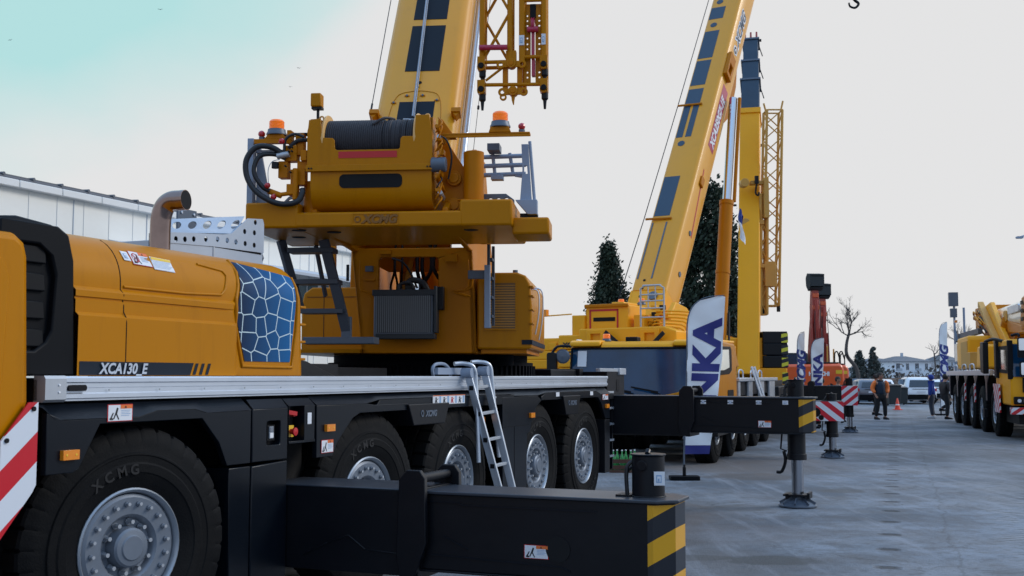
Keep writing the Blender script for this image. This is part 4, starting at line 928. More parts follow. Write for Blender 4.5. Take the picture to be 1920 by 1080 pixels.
g = G(); g.box(XJ + .02, XJ + .12, -1.333, -1.297, 5.45, 5.80, 'redmetal'); g.lathe([(0, -.02), (.10, -.02), (.085, 0), (.10, .02), (0, .02)], (XJ + .05, -1.315, 5.86), (0, 1, 0), 'redmetal', 24); g.cyl((XJ, -1.25, 5.80), (XJ, -1.38, 5.80), .035, 'redmetal', n=14)
g.box(XJ + .02, XJ + .1, -1.34, -1.30, 5.25, 5.45, 'redmetal'); g.box(XJ + .04, XJ + .3, -1.35, -1.28, 5.95, 6.12, 'black')
ub('pulley_link', g, jb, bevel=.004)
g = G(); g.cyl((XJ - .06, -.69, 5.58), (XJ - .06, -1.02, 5.575), .032, 'redmetal', n=16); ub('red_crossbar', g, jb)
g = G()
for y in (-.71, -1.445): # lower fork lugs with dark pins
    for z in (5.36, 5.08):
        g.box(XJ - .05, XJ + .1, y - .045, y + .045, z - .03, z + .12, 'yellow'); g.lathe([(0, -.05), (.048, -.05), (.048, .05), (0, .05)], (XJ, y, z), (1, 0, 0), 'yellow', 18); g.cyl((XJ - .07, y, z + .01), (XJ - .05, y, z + .01), .034, 'black', n=16)
        g.lathe([(0, 0), (.04, 0), (.04, -.07), (.022, -.09), (.014, -.19), (0, -.19)], (XJ + .02, y - .01, z - .04), (0, 0, 1), 'dark', 14)
for z in (5.12,):
    g.cyl((XJ, -.71, z + .03), (XJ, -1.445, z + .02), .022, 'yellow', n=10); g.cyl((XJ, -.77, 5.42), (XJ, -1.0, 5.42), .02, 'yellow', n=10); g.cyl((XJ + .05, -.72, 5.1), (XJ + .05, -.72, 5.5), .028, 'yellow', n=10); g.cyl((XJ + .05, -1.44, 5.1), (XJ + .05, -1.44, 5.5), .028, 'yellow', n=10)
    g.cyl((XJ, -.76, 5.2), (XJ, -1.0, 5.38), .016, 'yellow', n=8)
for cy, cz in ((-1.065, 5.39), (-1.085, 5.06)):
    g.cyl((XJ - .06, cy, cz), (XJ + .06, cy, cz), .055, 'yellow', n=20); g.cyl((XJ - .07, cy, cz), (XJ - .06, cy, cz), .03, 'orange_yellow', n=18)
    for q in (-.125, .125):
        c2 = circ(cy + q, cz - .01, .05, 16); g.prism(c2, 'yz', XJ - .04, XJ - .015, 'yellow', holes=[circ(cy + q, cz - .01, .022, 12)]); g.box(XJ - .04, XJ - .015, min(cy, cy + q * .7), max(cy, cy + q * .7), cz - .045, cz + .03, 'yellow')
g.prism(circ(-.97, 4.99, .042, 14), 'yz', XJ - .04, XJ - .015, 'yellow', holes=[circ(-.97, 4.99, .02, 10)]); g.prism([(-1.06, 5.03), (-1.115, 5.03), (-1.10, 4.95), (-1.095, 4.90), (-1.085, 4.90), (-1.07, 4.95)], 'yz', XJ - .03, XJ, 'yellow')
for y in (-.99, -1.16): g.box(XJ, XJ + .08, y - .03, y + .03, 5.08, 5.42, 'orange_yellow')
g.box(XJ - .02, XJ + .08, -1.12, -1.0, 5.40, 5.55, 'yellow')
ub('jib_head', g, jb, bevel=.004)
sticker(jb, (XJ - .045, -1.155, 5.60), (0, -1, 0), (0, 0, 1), .065, .12, 'pict', U)
sticker(jb, (XJ - .045, -1.42, 5.60), (0, -1, 0), (0, 0, 1), .05, .13, 'pict', U)

# ------------------------------------------------------------------ aluminium ladder leaning on the deck
lad = thing('ladder', 'aluminium boarding ladder hooked over the deck rail between the third and fourth wheels', 'ladder', FM)
def LP(s, h, off=0):
    """rail line: leaning out to the street at the foot"""
    return Vector((s, -.05 - (1.78 - h) * .20 + off, h))
# lay out: foot at z .25, hooks above the deck
for s0, s1 in ((4.98, 4.78), (5.42, 5.24)):
    pass
def rail(x0, x1, z0, z1): return (Vector((x0, -.42, z0)), Vector((x1, -.07, z1)))
RA = (Vector((4.93, -.42, .25)), Vector((4.74, -.06, 1.74))); RB = (Vector((5.23, -.42, .25)), Vector((5.14, -.06, 1.76)))
g = G()
for a, b in (RA, RB): g.beam(a, b, .028, .075, 'alu', up=(0, -1, 0))
ob('stile', g, lad, bevel=.004)
g = G()
for i in range(6):
    t = .06 + i * .172; a = RA[0].lerp(RA[1], t); b = RB[0].lerp(RB[1], t); g.beam(a, b, .035, .03, 'alu_dull')
ob('rung', g, lad, bevel=.003)
g = G()
for i in range(6):
    t = .06 + i * .172; a = RA[0].lerp(RA[1], t); g.box(a.x - .017, a.x - .012, a.y - .022, a.y + .022, a.z - .022, a.z + .022, 'black')
ob('rung_end', g, lad)
for a, sx in ((RA[1], -.05), (RB[1], .12)):
    g = G(); b = a + Vector((sx, 0, 0)) * .3
    lo = a + Vector((sx * .6, -.10, -.75))
    g.tube([lo + Vector((.06, 0, -.1)), a + Vector((.05, -.06, -.1)), a + Vector((.03, -.05, .06)), a + Vector((.0, -.02, .11)), a + Vector((-.05, .05, .125)), a + Vector((-.12, .10, .12))], .021, 'alu', n=12, sub=5); ob('hook_rail', g, lad)
g = G(); g.beam(RB[1] + Vector((.06, -.03, -.25)), RB[1] + Vector((.20, -.03, -.24)), .03, .02, 'alu_dull'); g.cyl(RA[1] + Vector((-.02, -.05, .03)), RA[1] + Vector((-.02, .06, .03)), .05, 'greyrail', n=18); g.cyl(RB[1] + Vector((-.02, -.05, .03)), RB[1] + Vector((-.02, .06, .03)), .05, 'greyrail', n=18)
ob('ladder_pivot', g, lad, bevel=.004)
g = G(); [g.box(p.x - .03, p.x + .03, p.y - .05, p.y + .05, p.z - .06, p.z, 'plastic') for p in (RA[0], RB[0])]; ob('rubber_foot', g, lad)
# ================================================================== GROUND
def ground():
    m, nt, b = _base('concrete')
    L = nt.links
    ge = N(nt, 'ShaderNodeNewGeometry')
    def noise(sc, det=8, ro=.6, vec=None, sca=None):
        n = N(nt, 'ShaderNodeTexNoise'); n.inputs['Scale'].default_value = sc; n.inputs['Detail'].default_value = det; n.inputs['Roughness'].default_value = ro
        if sca:
            mp = N(nt, 'ShaderNodeMapping'); mp.inputs['Scale'].default_value = sca; mp.inputs['Rotation'].default_value = (0, 0, R(19)); L.new(ge.outputs['Position'], mp.inputs[0]); L.new(mp.outputs[0], n.inputs['Vector'])
        else: L.new(ge.outputs['Position'], n.inputs['Vector'])
        return n.outputs['Fac']
    def mr(x, a, b_, c=0., d=1.):
        n = N(nt, 'ShaderNodeMapRange'); n.inputs[1].default_value = a; n.inputs[2].default_value = b_; n.inputs[3].default_value = c; n.inputs[4].default_value = d; L.new(x, n.inputs[0]); return n.outputs[0]
    def math_(op, a, b_=None, c=None):
        n = N(nt, 'ShaderNodeMath', operation=op)
        for i, v in enumerate((a, b_, c)):
            if v is None: continue
            if isinstance(v, (int, float)): n.inputs[i].default_value = v
            else: L.new(v, n.inputs[i])
        return n.outputs[0]
    def mixc(f, a, c):
        n = N(nt, 'ShaderNodeMix', data_type='RGBA')
        if isinstance(f, float): n.inputs[0].default_value = f
        else: L.new(f, n.inputs[0])
        for i, v in ((6, a), (7, c)):
            if isinstance(v, tuple): n.inputs[i].default_value = (*v, 1)
            else: L.new(v, n.inputs[i])
        return n.outputs[2]
    n1 = noise(.35, 9, .62); n2 = noise(1.7, 9, .7); n3 = noise(26, 6, .7); n4 = noise(.9, 8, .65, sca=(4.5, .35, 1)); n5 = noise(110, 3, .6)
    n0 = noise(.13, 6, .6)
    n6 = noise(5.5, 8, .75)
    col = mixc(mr(n1, .42, .57), (.098, .118, .143), (.215, .250, .298))
    col = mixc(mr(n0, .45, .58, 0, .6), col, (.15, .135, .125))
    col = mixc(mr(n6, .50, .60, 0, .6), col, (.085, .09, .10))
    col = mixc(mr(n2, .45, .66, 0, .75), col, (.105, .10, .10))
    col = mixc(mr(n4, .52, .68, 0, .5), col, (.30, .32, .36))
    col = mixc(mr(n3, .52, .7, 0, .6), col, (.07, .07, .072))
    col = mixc(mr(n5, .55, .75, 0, .3), col, (.32, .32, .32))
    # street-aligned coordinates: a along, c across
    th = R(18.9)
    dA = N(nt, 'ShaderNodeVectorMath', operation='DOT_PRODUCT'); dA.inputs[1].default_value = (math.sin(th), math.cos(th), 0); L.new(ge.outputs['Position'], dA.inputs[0])
    dC = N(nt, 'ShaderNodeVectorMath', operation='DOT_PRODUCT'); dC.inputs[1].default_value = (math.cos(th), -math.sin(th), 0); L.new(ge.outputs['Position'], dC.inputs[0])
    a = dA.outputs['Value']; c = dC.outputs['Value']
    c0 = 3.42 * math.cos(th) - 10.37 * math.sin(th); a0 = 3.42 * math.sin(th) + 10.37 * math.cos(th)
    wob = math_('MULTIPLY', math_('SUBTRACT', n3, .5), .10)
    cc = math_('ABSOLUTE', math_('SUBTRACT', math_('ADD', c, wob), c0))
    fr = math_('ABSOLUTE', math_('SUBTRACT', math_('FRACT', math_('ADD', math_('MULTIPLY', math_('SUBTRACT', a, a0), 1 / 1.13), 100.5)), .5))
    slot = math_('MULTIPLY', mr(cc, .06, .13, 1, 0), mr(math_('ADD', fr, math_('MULTIPLY', wob, .3)), .045, .10, 1, 0))
    col = mixc(math_('MULTIPLY', slot, .9), col, (.03, .03, .033))
    # long crack and joint
    jx = math_('ABSOLUTE', math_('SUBTRACT', math_('ADD', c, math_('MULTIPLY', math_('SUBTRACT', n2, .5), .5)), c0 + .62))
    col = mixc(mr(jx, .006, .02, .5, 0), col, (.07, .07, .075))
    # crazed cracks
    vo = N(nt, 'ShaderNodeTexVoronoi', feature='DISTANCE_TO_EDGE'); vo.inputs['Scale'].default_value = .28
    va_ = N(nt, 'ShaderNodeVectorMath', operation='MULTIPLY_ADD'); nzc = N(nt, 'ShaderNodeTexNoise'); nzc.inputs['Scale'].default_value = 1.1; nzc.inputs['Detail'].default_value = 6; L.new(ge.outputs['Position'], nzc.inputs['Vector'])
    L.new(nzc.outputs['Color'], va_.inputs[0]); va_.inputs[1].default_value = (2.2, 2.2, 0); L.new(ge.outputs['Position'], va_.inputs[2]); L.new(va_.outputs[0], vo.inputs['Vector'])
    col = mixc(math_('MULTIPLY', mr(vo.outputs['Distance'], .002, .007, 1, 0), mr(n2, .42, .6, 0, .65)), col, (.05, .052, .055))
    # pale scratches
    wv = N(nt, 'ShaderNodeTexWave', wave_type='BANDS', bands_direction='X'); wv.inputs['Scale'].default_value = 2.4; wv.inputs['Distortion'].default_value = 2.5; wv.inputs['Detail'].default_value = 3; L.new(N_map(nt, ge, (0, 0, R(90 - 18.9))), wv.inputs['Vector'])
    band = math_('MULTIPLY', mr(math_('ABSOLUTE', math_('SUBTRACT', c, c0 + 1.55)), .2, .55, 1, 0), mr(n2, .45, .62))
    col = mixc(math_('MULTIPLY', math_('MULTIPLY', band, mr(wv.outputs['Fac'], .7, .95)), .55), col, (.55, .57, .6))
    # oil and damp patches
    def patch(x, y, rx, ry, dark, amt):
        nonlocal col
        mp = N(nt, 'ShaderNodeMapping'); mp.vector_type = 'POINT'; mp.inputs['Location'].default_value = (-x / rx, -y / ry, 0); mp.inputs['Scale'].default_value = (1 / rx, 1 / ry, 0)
        L.new(ge.outputs['Position'], mp.inputs[0])
        ln = N(nt, 'ShaderNodeVectorMath', operation='LENGTH'); L.new(mp.outputs[0], ln.inputs[0])
        v = math_('ADD', ln.outputs['Value'], math_('MULTIPLY', math_('SUBTRACT', n2, .5), 1.9))
        col = mixc(mr(v, .75, 1.05, amt, 0), col, dark)
    patch(2.5, 10.75, .55, .30, (.06, .058, .055), .75)
    patch(1.75, 10.9, .40, .20, (.075, .07, .065), .6)
    patch(1.6, 12.0, .5, .35, (.08, .075, .07), .5)
    patch(4.2, 19.6, .85, .75, (.085, .07, .06), .7)
    patch(5.0, 17.2, .4, .3, (.09, .08, .07), .6)
    patch(3.0, 15.0, .5, .4, (.09, .085, .08), .5)
    patch(1.2, 15.0, 1.6, 3.0, (.13, .105, .09), .6)
    patch(4.5, 22.5, 2.2, 2.6, (.15, .12, .10), .5)
    patch(2.2, 12.6, 1.3, .9, (.12, .105, .10), .45)
    L.new(col, b.inputs['Base Color'])
    L.new(mr(n1, .35, .7, .78, .5), b.inputs['Roughness']); b.inputs['Specular IOR Level'].default_value = .4
    bp = N(nt, 'ShaderNodeBump'); bp.inputs['Strength'].default_value = .7; bp.inputs['Distance'].default_value = .02
    L.new(math_('ADD', math_('MULTIPLY', n2, .6), math_('ADD', n3, math_('MULTIPLY', slot, -2.))), bp.inputs['Height']); L.new(bp.outputs[0], b.inputs['Normal'])
    g = G(); g.quad((-900, -300, 0), (1400, -300, 0), (1400, 2000, 0), (-900, 2000, 0), 'concrete')
    ob('ground', g, kind='structure', smooth=0)
def N_map(nt, ge, rot):
    mp = N(nt, 'ShaderNodeMapping'); mp.inputs['Rotation'].default_value = rot; nt.links.new(ge.outputs['Position'], mp.inputs[0]); return mp.outputs[0]
ground()

# ================================================================== WAREHOUSE (left, behind)
wr = thing('warehouse', 'long white panelled warehouse with grey gutter behind the nearest crane', 'warehouse', FM)
g = G(); g.box(-6, 44, 18.5, 60, 0, 6.70, 'wall'); ob('wall', g, wr)
g = G()
for i in range(50): g.box(-6 + i, -5.985 + i, 18.485, 18.5, 0, 6.64, 'gutter')
for i in range(17): s = -5.4 + i * 3; g.box(s, s + .025, 18.48, 18.5, 0, 6.64, 'house_b')
ob('panel_joint', g, wr, smooth=0)
g = G()
for i in range(33): s = -6 + i * 1.5; g.box(s + .01, s + 1.49, 18.30, 18.55, 6.66, 6.86, 'gutter')
g.box(-6, 44, 18.34, 18.5, 6.86, 6.92, 'roofing')
ob('gutter', g, wr, bevel=.02)
g = G(); g.box(-6, 44, 18.42, 60, 6.92, 6.98, 'roofing')
for i in range(50): g.cyl((-6 + i * 1.0, 18.32, 6.96), (-6 + i * 1.0, 19.2, 6.99), .045, 'roofing', n=8)
ob('roof', g, wr)
g = G(); g.prism([(17.2, 5.30), (18.49, 5.62), (18.49, 5.70), (17.2, 5.40)], 'yz', 20, 43.5, 'house_b'); ob('canopy', g, wr)
for i in range(11):
    s = 22.0 + i * 1.9
    g = G(); g.box(s, s + 1.6, 18.44, 18.5, 4.30, 5.28, 'white'); f = ob('window', g, wr)
    g = G(); g.box(s + .07, s + .76, 18.42, 18.44, 4.37, 5.21, 'teal'); g.box(s + .84, s + 1.53, 18.42, 18.44, 4.37, 5.21, 'teal'); ob('pane', g, f)

# ================================================================== TREES
def foliage(g, pts, m, sz):
    for p, s in pts:
        a = Vector((random.gauss(0, 1), random.gauss(0, 1), random.gauss(0, 1))).normalized(); b_ = a.orthogonal().normalized(); c_ = a.cross(b_)
        s *= sz; k = random.uniform(.35, .7)
        g.add([p + b_ * s, p + c_ * s * k, p - b_ * s, p - c_ * s * k], [(0, 1, 2, 3)], m)
def conifer(x, y, h, r, label, seed, n=7000, col=1.6, base=.8, group=None, name='conifer_tree', sz=.13, jag=.25):
    random.seed(seed)
    t = thing(name, label, 'tree', Matrix.Translation((x, y, 0)), group)
    g = G(); g.tube([(0, 0, 0), (.05, 0, h * .5), (0, 0, h * .96)], .1, 'bark', n=8, rs=(r * .13 + .05, .02))
    for i in range(40):
        z = base + (h - base) * i / 40; rr = r * (1 - (z - base) / (h - base)) ** (1 / col) * .8; a = i * 2.4; g.tube([(0, 0, z), (rr * math.cos(a), rr * math.sin(a), z + rr * .25)], .02, 'bark', n=5, rs=(.03, .008))
    ob('trunk', g, t)
    P = []
    clumps = []
    for i in range(int(110 + n / 60)):
        q = random.random() ** 1.15; z = base + (h - base) * q; rr = r * (1 - q) ** (1 / col) * (1 - jag * random.random()) + .05; a = random.random() * 6.283
        clumps.append((Vector((rr * math.cos(a), rr * math.sin(a), z)), r * (.20 + .16 * random.random()) * (1.05 - .6 * q)))
    for i in range(n):
        c_, s = random.choice(clumps); d = Vector((random.gauss(0, .55), random.gauss(0, .55), random.gauss(0, .75))) * s
        k = .55 + .45 * random.random(); P.append((Vector((c_.x * k, c_.y * k, c_.z)) + d, random.uniform(.6, 1.4)))
    g = G(); foliage(g, P[:n // 2], 'leaf' if y < 90 else 'leaf_haze', sz * .75); foliage(g, P[n // 2:], 'leaf2' if y < 90 else 'leaf_haze', sz * .75)
    ob('crown', g, t, smooth=0, recalc=False)
    return t
conifer(5.2, 60, 8.6, 2.1, 'dark conifer standing alone left of the leaning yellow boom', 11, 24000, 1.05, 2.0, sz=.13, jag=.6)
conifer(9.75, 55.5, 11.1, 2.05, 'tall dark cypress between the leaning boom and its lift cylinder', 12, 30000, 4.2, 1, sz=.15, jag=.3, name='cypress_tree')
conifer(12.0, 60, 6.9, 1.0, 'low dark conifer top just right of the yellow lift cylinder', 13, 4500, 1.6, 1, sz=.13)
conifer(38.6, 120, 4.75, .65, 'slim dark cypress standing behind the man in the orange jacket', 14, 2500, 2.6, .4, sz=.16, name='cypress_tree')
conifer(35.6, 115, 4.1, 1.2, 'hazy dark conifer behind the leaning bare tree', 15, 3000, 1.4, .3, sz=.2)
conifer(48.5, 150, 3.9, 2.3, 'low dark conifer in front of the pale apartment block', 16, 2500, 1.2, .2, sz=.2)
def bare(x, y, label, seed, trunk, spread, up, rad, depth=5):
    random.seed(seed)
    t = thing('bare_tree', label, 'tree', Matrix.Translation((x, y, 0)))
    g = G(); g.tube(trunk, .1, 'bark', n=8, sub=5, rs=(rad, rad * .55)); ob('trunk', g, t)
    g = G()
    def br(p, d, L, r, k):
        q = p + d * L * .5 + Vector((random.gauss(0, .05), random.gauss(0, .05), random.gauss(0, .03))) * L; e = p + d * L + Vector((0, 0, up * L * .12))
        g.tube([p, q, e], r, 'bark', n=4, rs=(r, r * .6))
        if k == 0: return
        for _ in range(random.choice((2, 3, 3))):
            nd = (d + Vector((random.gauss(0, spread), random.gauss(0, spread), random.gauss(.12, spread * .8)))).normalized()
            br(p.lerp(e, random.uniform(.45, 1)), nd, L * random.uniform(.6, .85), r * .6, k - 1)
    tp = Vector(trunk[-1])
    for _ in range(5): br(tp - Vector((0, 0, random.uniform(0, .6))), Vector((random.gauss(0, .6), random.gauss(0, .6), random.uniform(.4, 1.))).normalized(), rad * 5.5, rad * .36, depth)
    ob('crown', g, t, smooth=60, recalc=False)
bare(29.3, 95, 'leaning bare tree with a kinked trunk beside the blue hoarding', 21, [(0, 0, 0), (-.1, 0, 2.2), (-.9, 0, 3.4), (-.95, 0, 4.4), (-.7, 0, 5.4)], .42, 1, .20, 4)
bare(32.0, 80, 'bare young tree rising behind the crane with the level boom', 22, [(0, 0, 0), (0, 0, 2), (.1, 0, 4.5)], .30, 2, .10, 4)
bare(28.6, 76, 'thin bare tree beside the banner near the lowered crane', 23, [(0, 0, 0), (.1, 0, 1.5), (0, 0, 3.3)], .38, 1, .08, 3)
# ================================================================== BACKDROP BUILDINGS
def house(name, label, x0, x1, y, z1, cols, rows, m='house', roof=1.2, zb=-.0, dep=12, floor=3.0, seed=0):
    random.seed(seed)
    t = thing(name, label, 'apartment block' if cols > 3 else 'house', Matrix.Translation((x0, y, 0)))
    W = x1 - x0
    g = G(); g.box(0, W, 0, dep, 0, z1, m); ob('wall', g, t)
    g = G()
    if roof > .3: g.add([(-.4, -.4, z1), (W + .4, -.4, z1), (W + .4, dep + .4, z1), (-.4, dep + .4, z1), (W * .35, dep * .5, z1 + roof), (W * .65, dep * .5, z1 + roof)], [(0, 1, 5, 4), (1, 2, 5), (2, 3, 4, 5), (3, 0, 4), (0, 3, 2, 1)], 'roofing')
    else: g.box(-.2, W + .2, -.2, dep + .2, z1, z1 + .25, 'roofing')
    r = ob('roof', g, t, smooth=0)
    g = G(); g.box(W * .48, W * .53, 5, 5.6, z1, z1 + roof + .6, 'house_b'); ob('chimney', g, r)
    for j in range(rows):
        for i in range(cols):
            cx = W * (i + .5) / cols; ww = W / cols * (.36 if i % 2 else .46); zc = z1 - .95 - j * floor
            g = G(); g.box(cx - ww / 2, cx + ww / 2, -.05, .0, zc - .62, zc + .62, 'white'); f = ob('window', g, t, smooth=0)
            g = G(); g.box(cx - ww / 2 + .08, cx - .03, -.07, -.05, zc - .56, zc + .56, 'winglass'); g.box(cx + .03, cx + ww / 2 - .08, -.07, -.05, zc - .56, zc + .56, 'winglass'); ob('pane', g, f, smooth=0)
            if i % 2 == 0:
                g = G(); g.box(cx - ww * .6, cx + ww * .6, -.9, 0, zc - .95, zc - .8, 'house'); g.box(cx - ww * .6, cx + ww * .6, -.92, -.86, zc - .8, zc - .3, 'house_b'); ob('balcony', g, t, smooth=0)
    return t
def bx(px, Y): return (px - 960) / 2100 * Y
house('apartment_block', 'pale blue-grey apartment block with low hipped roof, widest of the far buildings', bx(1673, 200), bx(1744, 200), 200, 4.35, 4, 2, 'house', 1.0, floor=2.1, seed=1)
house('apartment_block', 'darker grey apartment block adjoining the left of the pale block', bx(1641, 215), bx(1671, 215), 215, 4.7, 3, 2, 'house_b', .6, floor=2.2, seed=2)
house('small_house', 'small far house between the pale block and the banner', bx(1746, 230), bx(1764, 230), 230, 3.7, 2, 2, 'house', 1.1, floor=1.8, seed=3)
house('small_house', 'low far house behind the bare tree and cypress', bx(1560, 260), bx(1600, 260), 260, 2.6, 3, 1, 'house_b', .8, floor=1.8, seed=4)
house('small_house', 'low grey far house seen between cypress and apartment blocks', bx(1612, 240), bx(1640, 240), 240, 3.0, 2, 1, 'house_b', 1.2, floor=1.8, seed=5)
house('small_house', 'far tiled house rising right of the pale block behind the banner', bx(1766, 250), bx(1800, 250), 250, 5.2, 3, 2, 'house_b', 1.4, floor=2.0, seed=6)
# far wood as a mass
random.seed(31); g = G(); P = []
for i in range(3500):
    x = random.uniform(60, 150); P.append((Vector((x, 190 + random.uniform(-6, 6), max(.2, random.gauss(1.4, .9) + .8 * math.sin(x * .35)))), random.uniform(.6, 1.5)))
foliage(g, P, 'bark', .35); o = ob('distant_trees', g, smooth=0, recalc=False, kind='stuff'); tag(o, 'low brown-grey band of far bushes below the far houses', 'bushes')
# earth bank, hoarding, bins
random.seed(4)
g = G(); n = 60
x0, x1 = bx(1612, 82), bx(1760, 82)
top = [(x0 + (x1 - x0) * i / n, 82 + random.gauss(0, .2), 1.35 + .22 * math.sin(i * .5) + random.gauss(0, .1)) for i in range(n + 1)]
bot = [(p[0], 79.5, -.02) for p in top]; bk = [(p[0], 90, 1.5) for p in top]
g.add(bot + top + bk, [(i, i + 1, n + 2 + i, n + 1 + i) for i in range(n)] + [(n + 1 + i, n + 2 + i, 2 * n + 3 + i, 2 * n + 2 + i) for i in range(n)], 'earth')
ob('earth_bank', g, kind='structure', smooth=0)
hd = thing('hoarding', 'blue-white sheet metal hoarding behind the grey car', 'fence', Matrix.Translation((bx(1594, 77), 77, 0)))
g = G(); W_ = bx(1632, 77) - bx(1594, 77)
for i in range(14): g.box(W_ * i / 14, W_ * (i + .93) / 14, .0 + .04 * (i % 2), .06 + .04 * (i % 2), 0, 1.55, 'hoard')
ob('metal_sheet', g, hd, smooth=0)
g = G(); [g.cyl((W_ * i / 4, .15, 0), (W_ * i / 4, .15, 1.6), .04, 'greysteel', n=8) for i in range(5)]; ob('post', g, hd)
def bin_(px, Y, w, h, label):
    t = thing('waste_bin', label, 'waste bin', Matrix.Translation((bx(px, Y), Y, 0)), 'dark bins between the parked cars')
    g = G(); g.hexa([(-w / 2 * .85, 0, .08), (w / 2 * .85, 0, .08), (w / 2 * .85, .7, .08), (-w / 2 * .85, .7, .08), (-w / 2, -.05, h), (w / 2, -.05, h), (w / 2, .8, h), (-w / 2, .8, h)], 'binmat'); ob('body', g, t, bevel=.03)
    g = G(); g.prism([(-.08, h), (.85, h), (.85, h + .06), (.4, h + .12), (-.08, h + .05)], 'yz', -w / 2 - .02, w / 2 + .02, 'dark'); ob('lid', g, t, bevel=.02)
    for s in (-1, 1):
        g = G(); g.cyl((s * w * .35, .6, .09), (s * w * .35 + .05, .6, .09), .09, 'rubber', n=14); ob('wheel', g, t)
bin_(1675, 66, .75, 1.15, 'taller dark bin right of the man in the orange jacket')
bin_(1690, 68, .62, .98, 'shorter dark bin left of the white car')
# ================================================================== CARS
def car(px, Y, az, paint, label, W=1.80, Lg=4.3, H=1.55, plate='34 ABC', suv=False):
    t = thing('parked_car', label, 'car', Matrix.Translation((bx(px, Y), Y, 0)) @ Matrix.Rotation(R(az), 4, 'Z'))
    # rear faces -y; lofted sections along y
    h = W / 2; st = [ # y, half width low, half width belt, z low, belt z, roof z, roof half width
        (0.0, h * .90, h * .90, .42, .88, .90, h * .80), (.06, h * .97, h * .97, .34, .95, 1.02, h * .80), (.30, h, h * .98, .24, 1.0, H * .93, h * .72), (.75, h, h * .98, .22, 1.0, H, h * .76), (1.6, h, h, .22, .98, H * 1.01, h * .78), (2.4, h, h, .22, .96, H * .96, h * .76), (3.1, h, h * .98, .22, .94, .98, h * .80), (3.9, h * .97, h * .95, .26, .84, .86, h * .78), (Lg, h * .82, h * .80, .36, .66, .68, h * .6)]
    g = G(); vs = []; K = 12
    for (y, a, b_, z0, zb, zr, r) in st:
        sec = [(-a * .9, z0), (-a, z0 + .12), (-a * 1.0, (z0 + zb) / 2), (-b_, zb), (-(b_ + r) / 2 - .01, (zb + zr) / 2), (-r, zr - .03), (-r * .8, zr), (r * .8, zr), (r, zr - .03), ((b_ + r) / 2 + .01, (zb + zr) / 2), (b_, zb), (a, (z0 + zb) / 2), (a, z0 + .12), (a * .9, z0)]
        K = len(sec); vs += [(x, y, z) for x, z in sec]
    fs = [(i * K + j, i * K + (j + 1) % K, (i + 1) * K + (j + 1) % K, (i + 1) * K + j) for i in range(len(st) - 1) for j in range(K)] + [tuple(range(K)), tuple(range((len(st) - 1) * K, len(st) * K))]
    g.add(vs, fs, paint); b_ = ob('body', g, t, smooth=50)
    g = G(); g.hexa([(-h * .74, .035, 1.05), (h * .74, .035, 1.05), (h * .74, .12, 1.05), (-h * .74, .12, 1.05), (-h * .64, .21, H * .90), (h * .64, .21, H * .90), (h * .64, .30, H * .90), (-h * .64, .30, H * .90)], 'glass'); ob('rear_window', g, t, bevel=.01)
    for s in (-1, 1):
        g = G(); g.prism([(.7, 1.03), (2.9, 1.02), (2.2, H * .93), (.85, H * .93)], 'yz', s * h * .93, s * h * .80, 'glass'); ob('side_window', g, t)
        g = G(); g.box(s * h * .93 - .11, s * h * .93 + .05, -.02, .10, .80, .98, 'redlamp'); ob('tail_light', g, t, bevel=.02)
        g = G(); g.box(s * h - .0, s * (h + .16), 2.55, 2.65, .98, 1.10, 'plastic'); ob('side_mirror', g, t, bevel=.02)
        for y in (.75, 3.3):
            g = G(); r_ = .34; g.lathe([(.0, 0), (.2, 0), (.22, -.01), (r_ - .02, -.01), (r_, .03), (r_, .18), (r_ - .03, .2), (0, .2)], (s * (h + .01), y, r_), (-s, 0, 0), 'rubber', 22); wl = ob('wheel', g, t)
            g = G(); g.lathe([(0, -.015), (.06, -.02), (.18, -.012), (.2, .0)], (s * (h + .01), y, r_), (-s, 0, 0), 'rim', 18); ob('rim', g, wl)
    g = G(); g.box(-h * .92, h * .92, -.05, .12, .30, .60, 'plastic'); g.box(-h * .55, h * .55, -.03, .04, .92, .95, 'plastic'); ob('bumper', g, t, bevel=.03)
    g = G(); g.box(-.26, .26, -.03, .02, .70, .82, 'sticker'); pl = ob('number_plate', g, t)
    if suv:
        for s in (-1, 1):
            g = G(); g.tube([(s * h * .7, .6, H), (s * h * .7, .7, H + .07), (s * h * .7, 2.2, H + .07), (s * h * .7, 2.35, H)], .02, 'plastic', n=6); ob('roof_rail', g, t)
    return t
car(1634, 69, -6, 'cargrey', 'grey hatchback seen from behind by the blue hoarding', H=1.52)
car(1652, 76, -14, 'carwhite', 'white car mostly hidden behind the man in the orange jacket', H=1.5)
car(1724, 69.5, -8, 'carwhite', 'white sport utility car seen from behind left of the man in blue', W=1.9, H=1.66, suv=True)
car(1755, 74, -4, 'carwhite', 'white car hidden behind the two men by the right-hand crane', H=1.5)
# ================================================================== CONE
cn = thing('traffic_cone', 'orange and white traffic cone on the ground left of the white car', 'traffic cone', Matrix.Translation((bx(1679, 58), 58, 0)))
g = G(); g.prism([(-.2, -.2), (.2, -.2), (.2, .2), (-.2, .2)], 'xy', 0, .035, 'cone'); ob('base', g, cn, bevel=.01)
g = G(); g.lathe([(.15, .035), (.115, .18), (.035, .58), (.02, .60), (0, .60)], (0, 0, 0), (0, 0, 1), 'cone', 24); ob('body', g, cn)
g = G(); g.lathe([(.102, .24), (.104, .24), (.078, .36), (.076, .36)], (0, 0, 0), (0, 0, 1), 'white', 24); ob('reflective_band', g, cn)
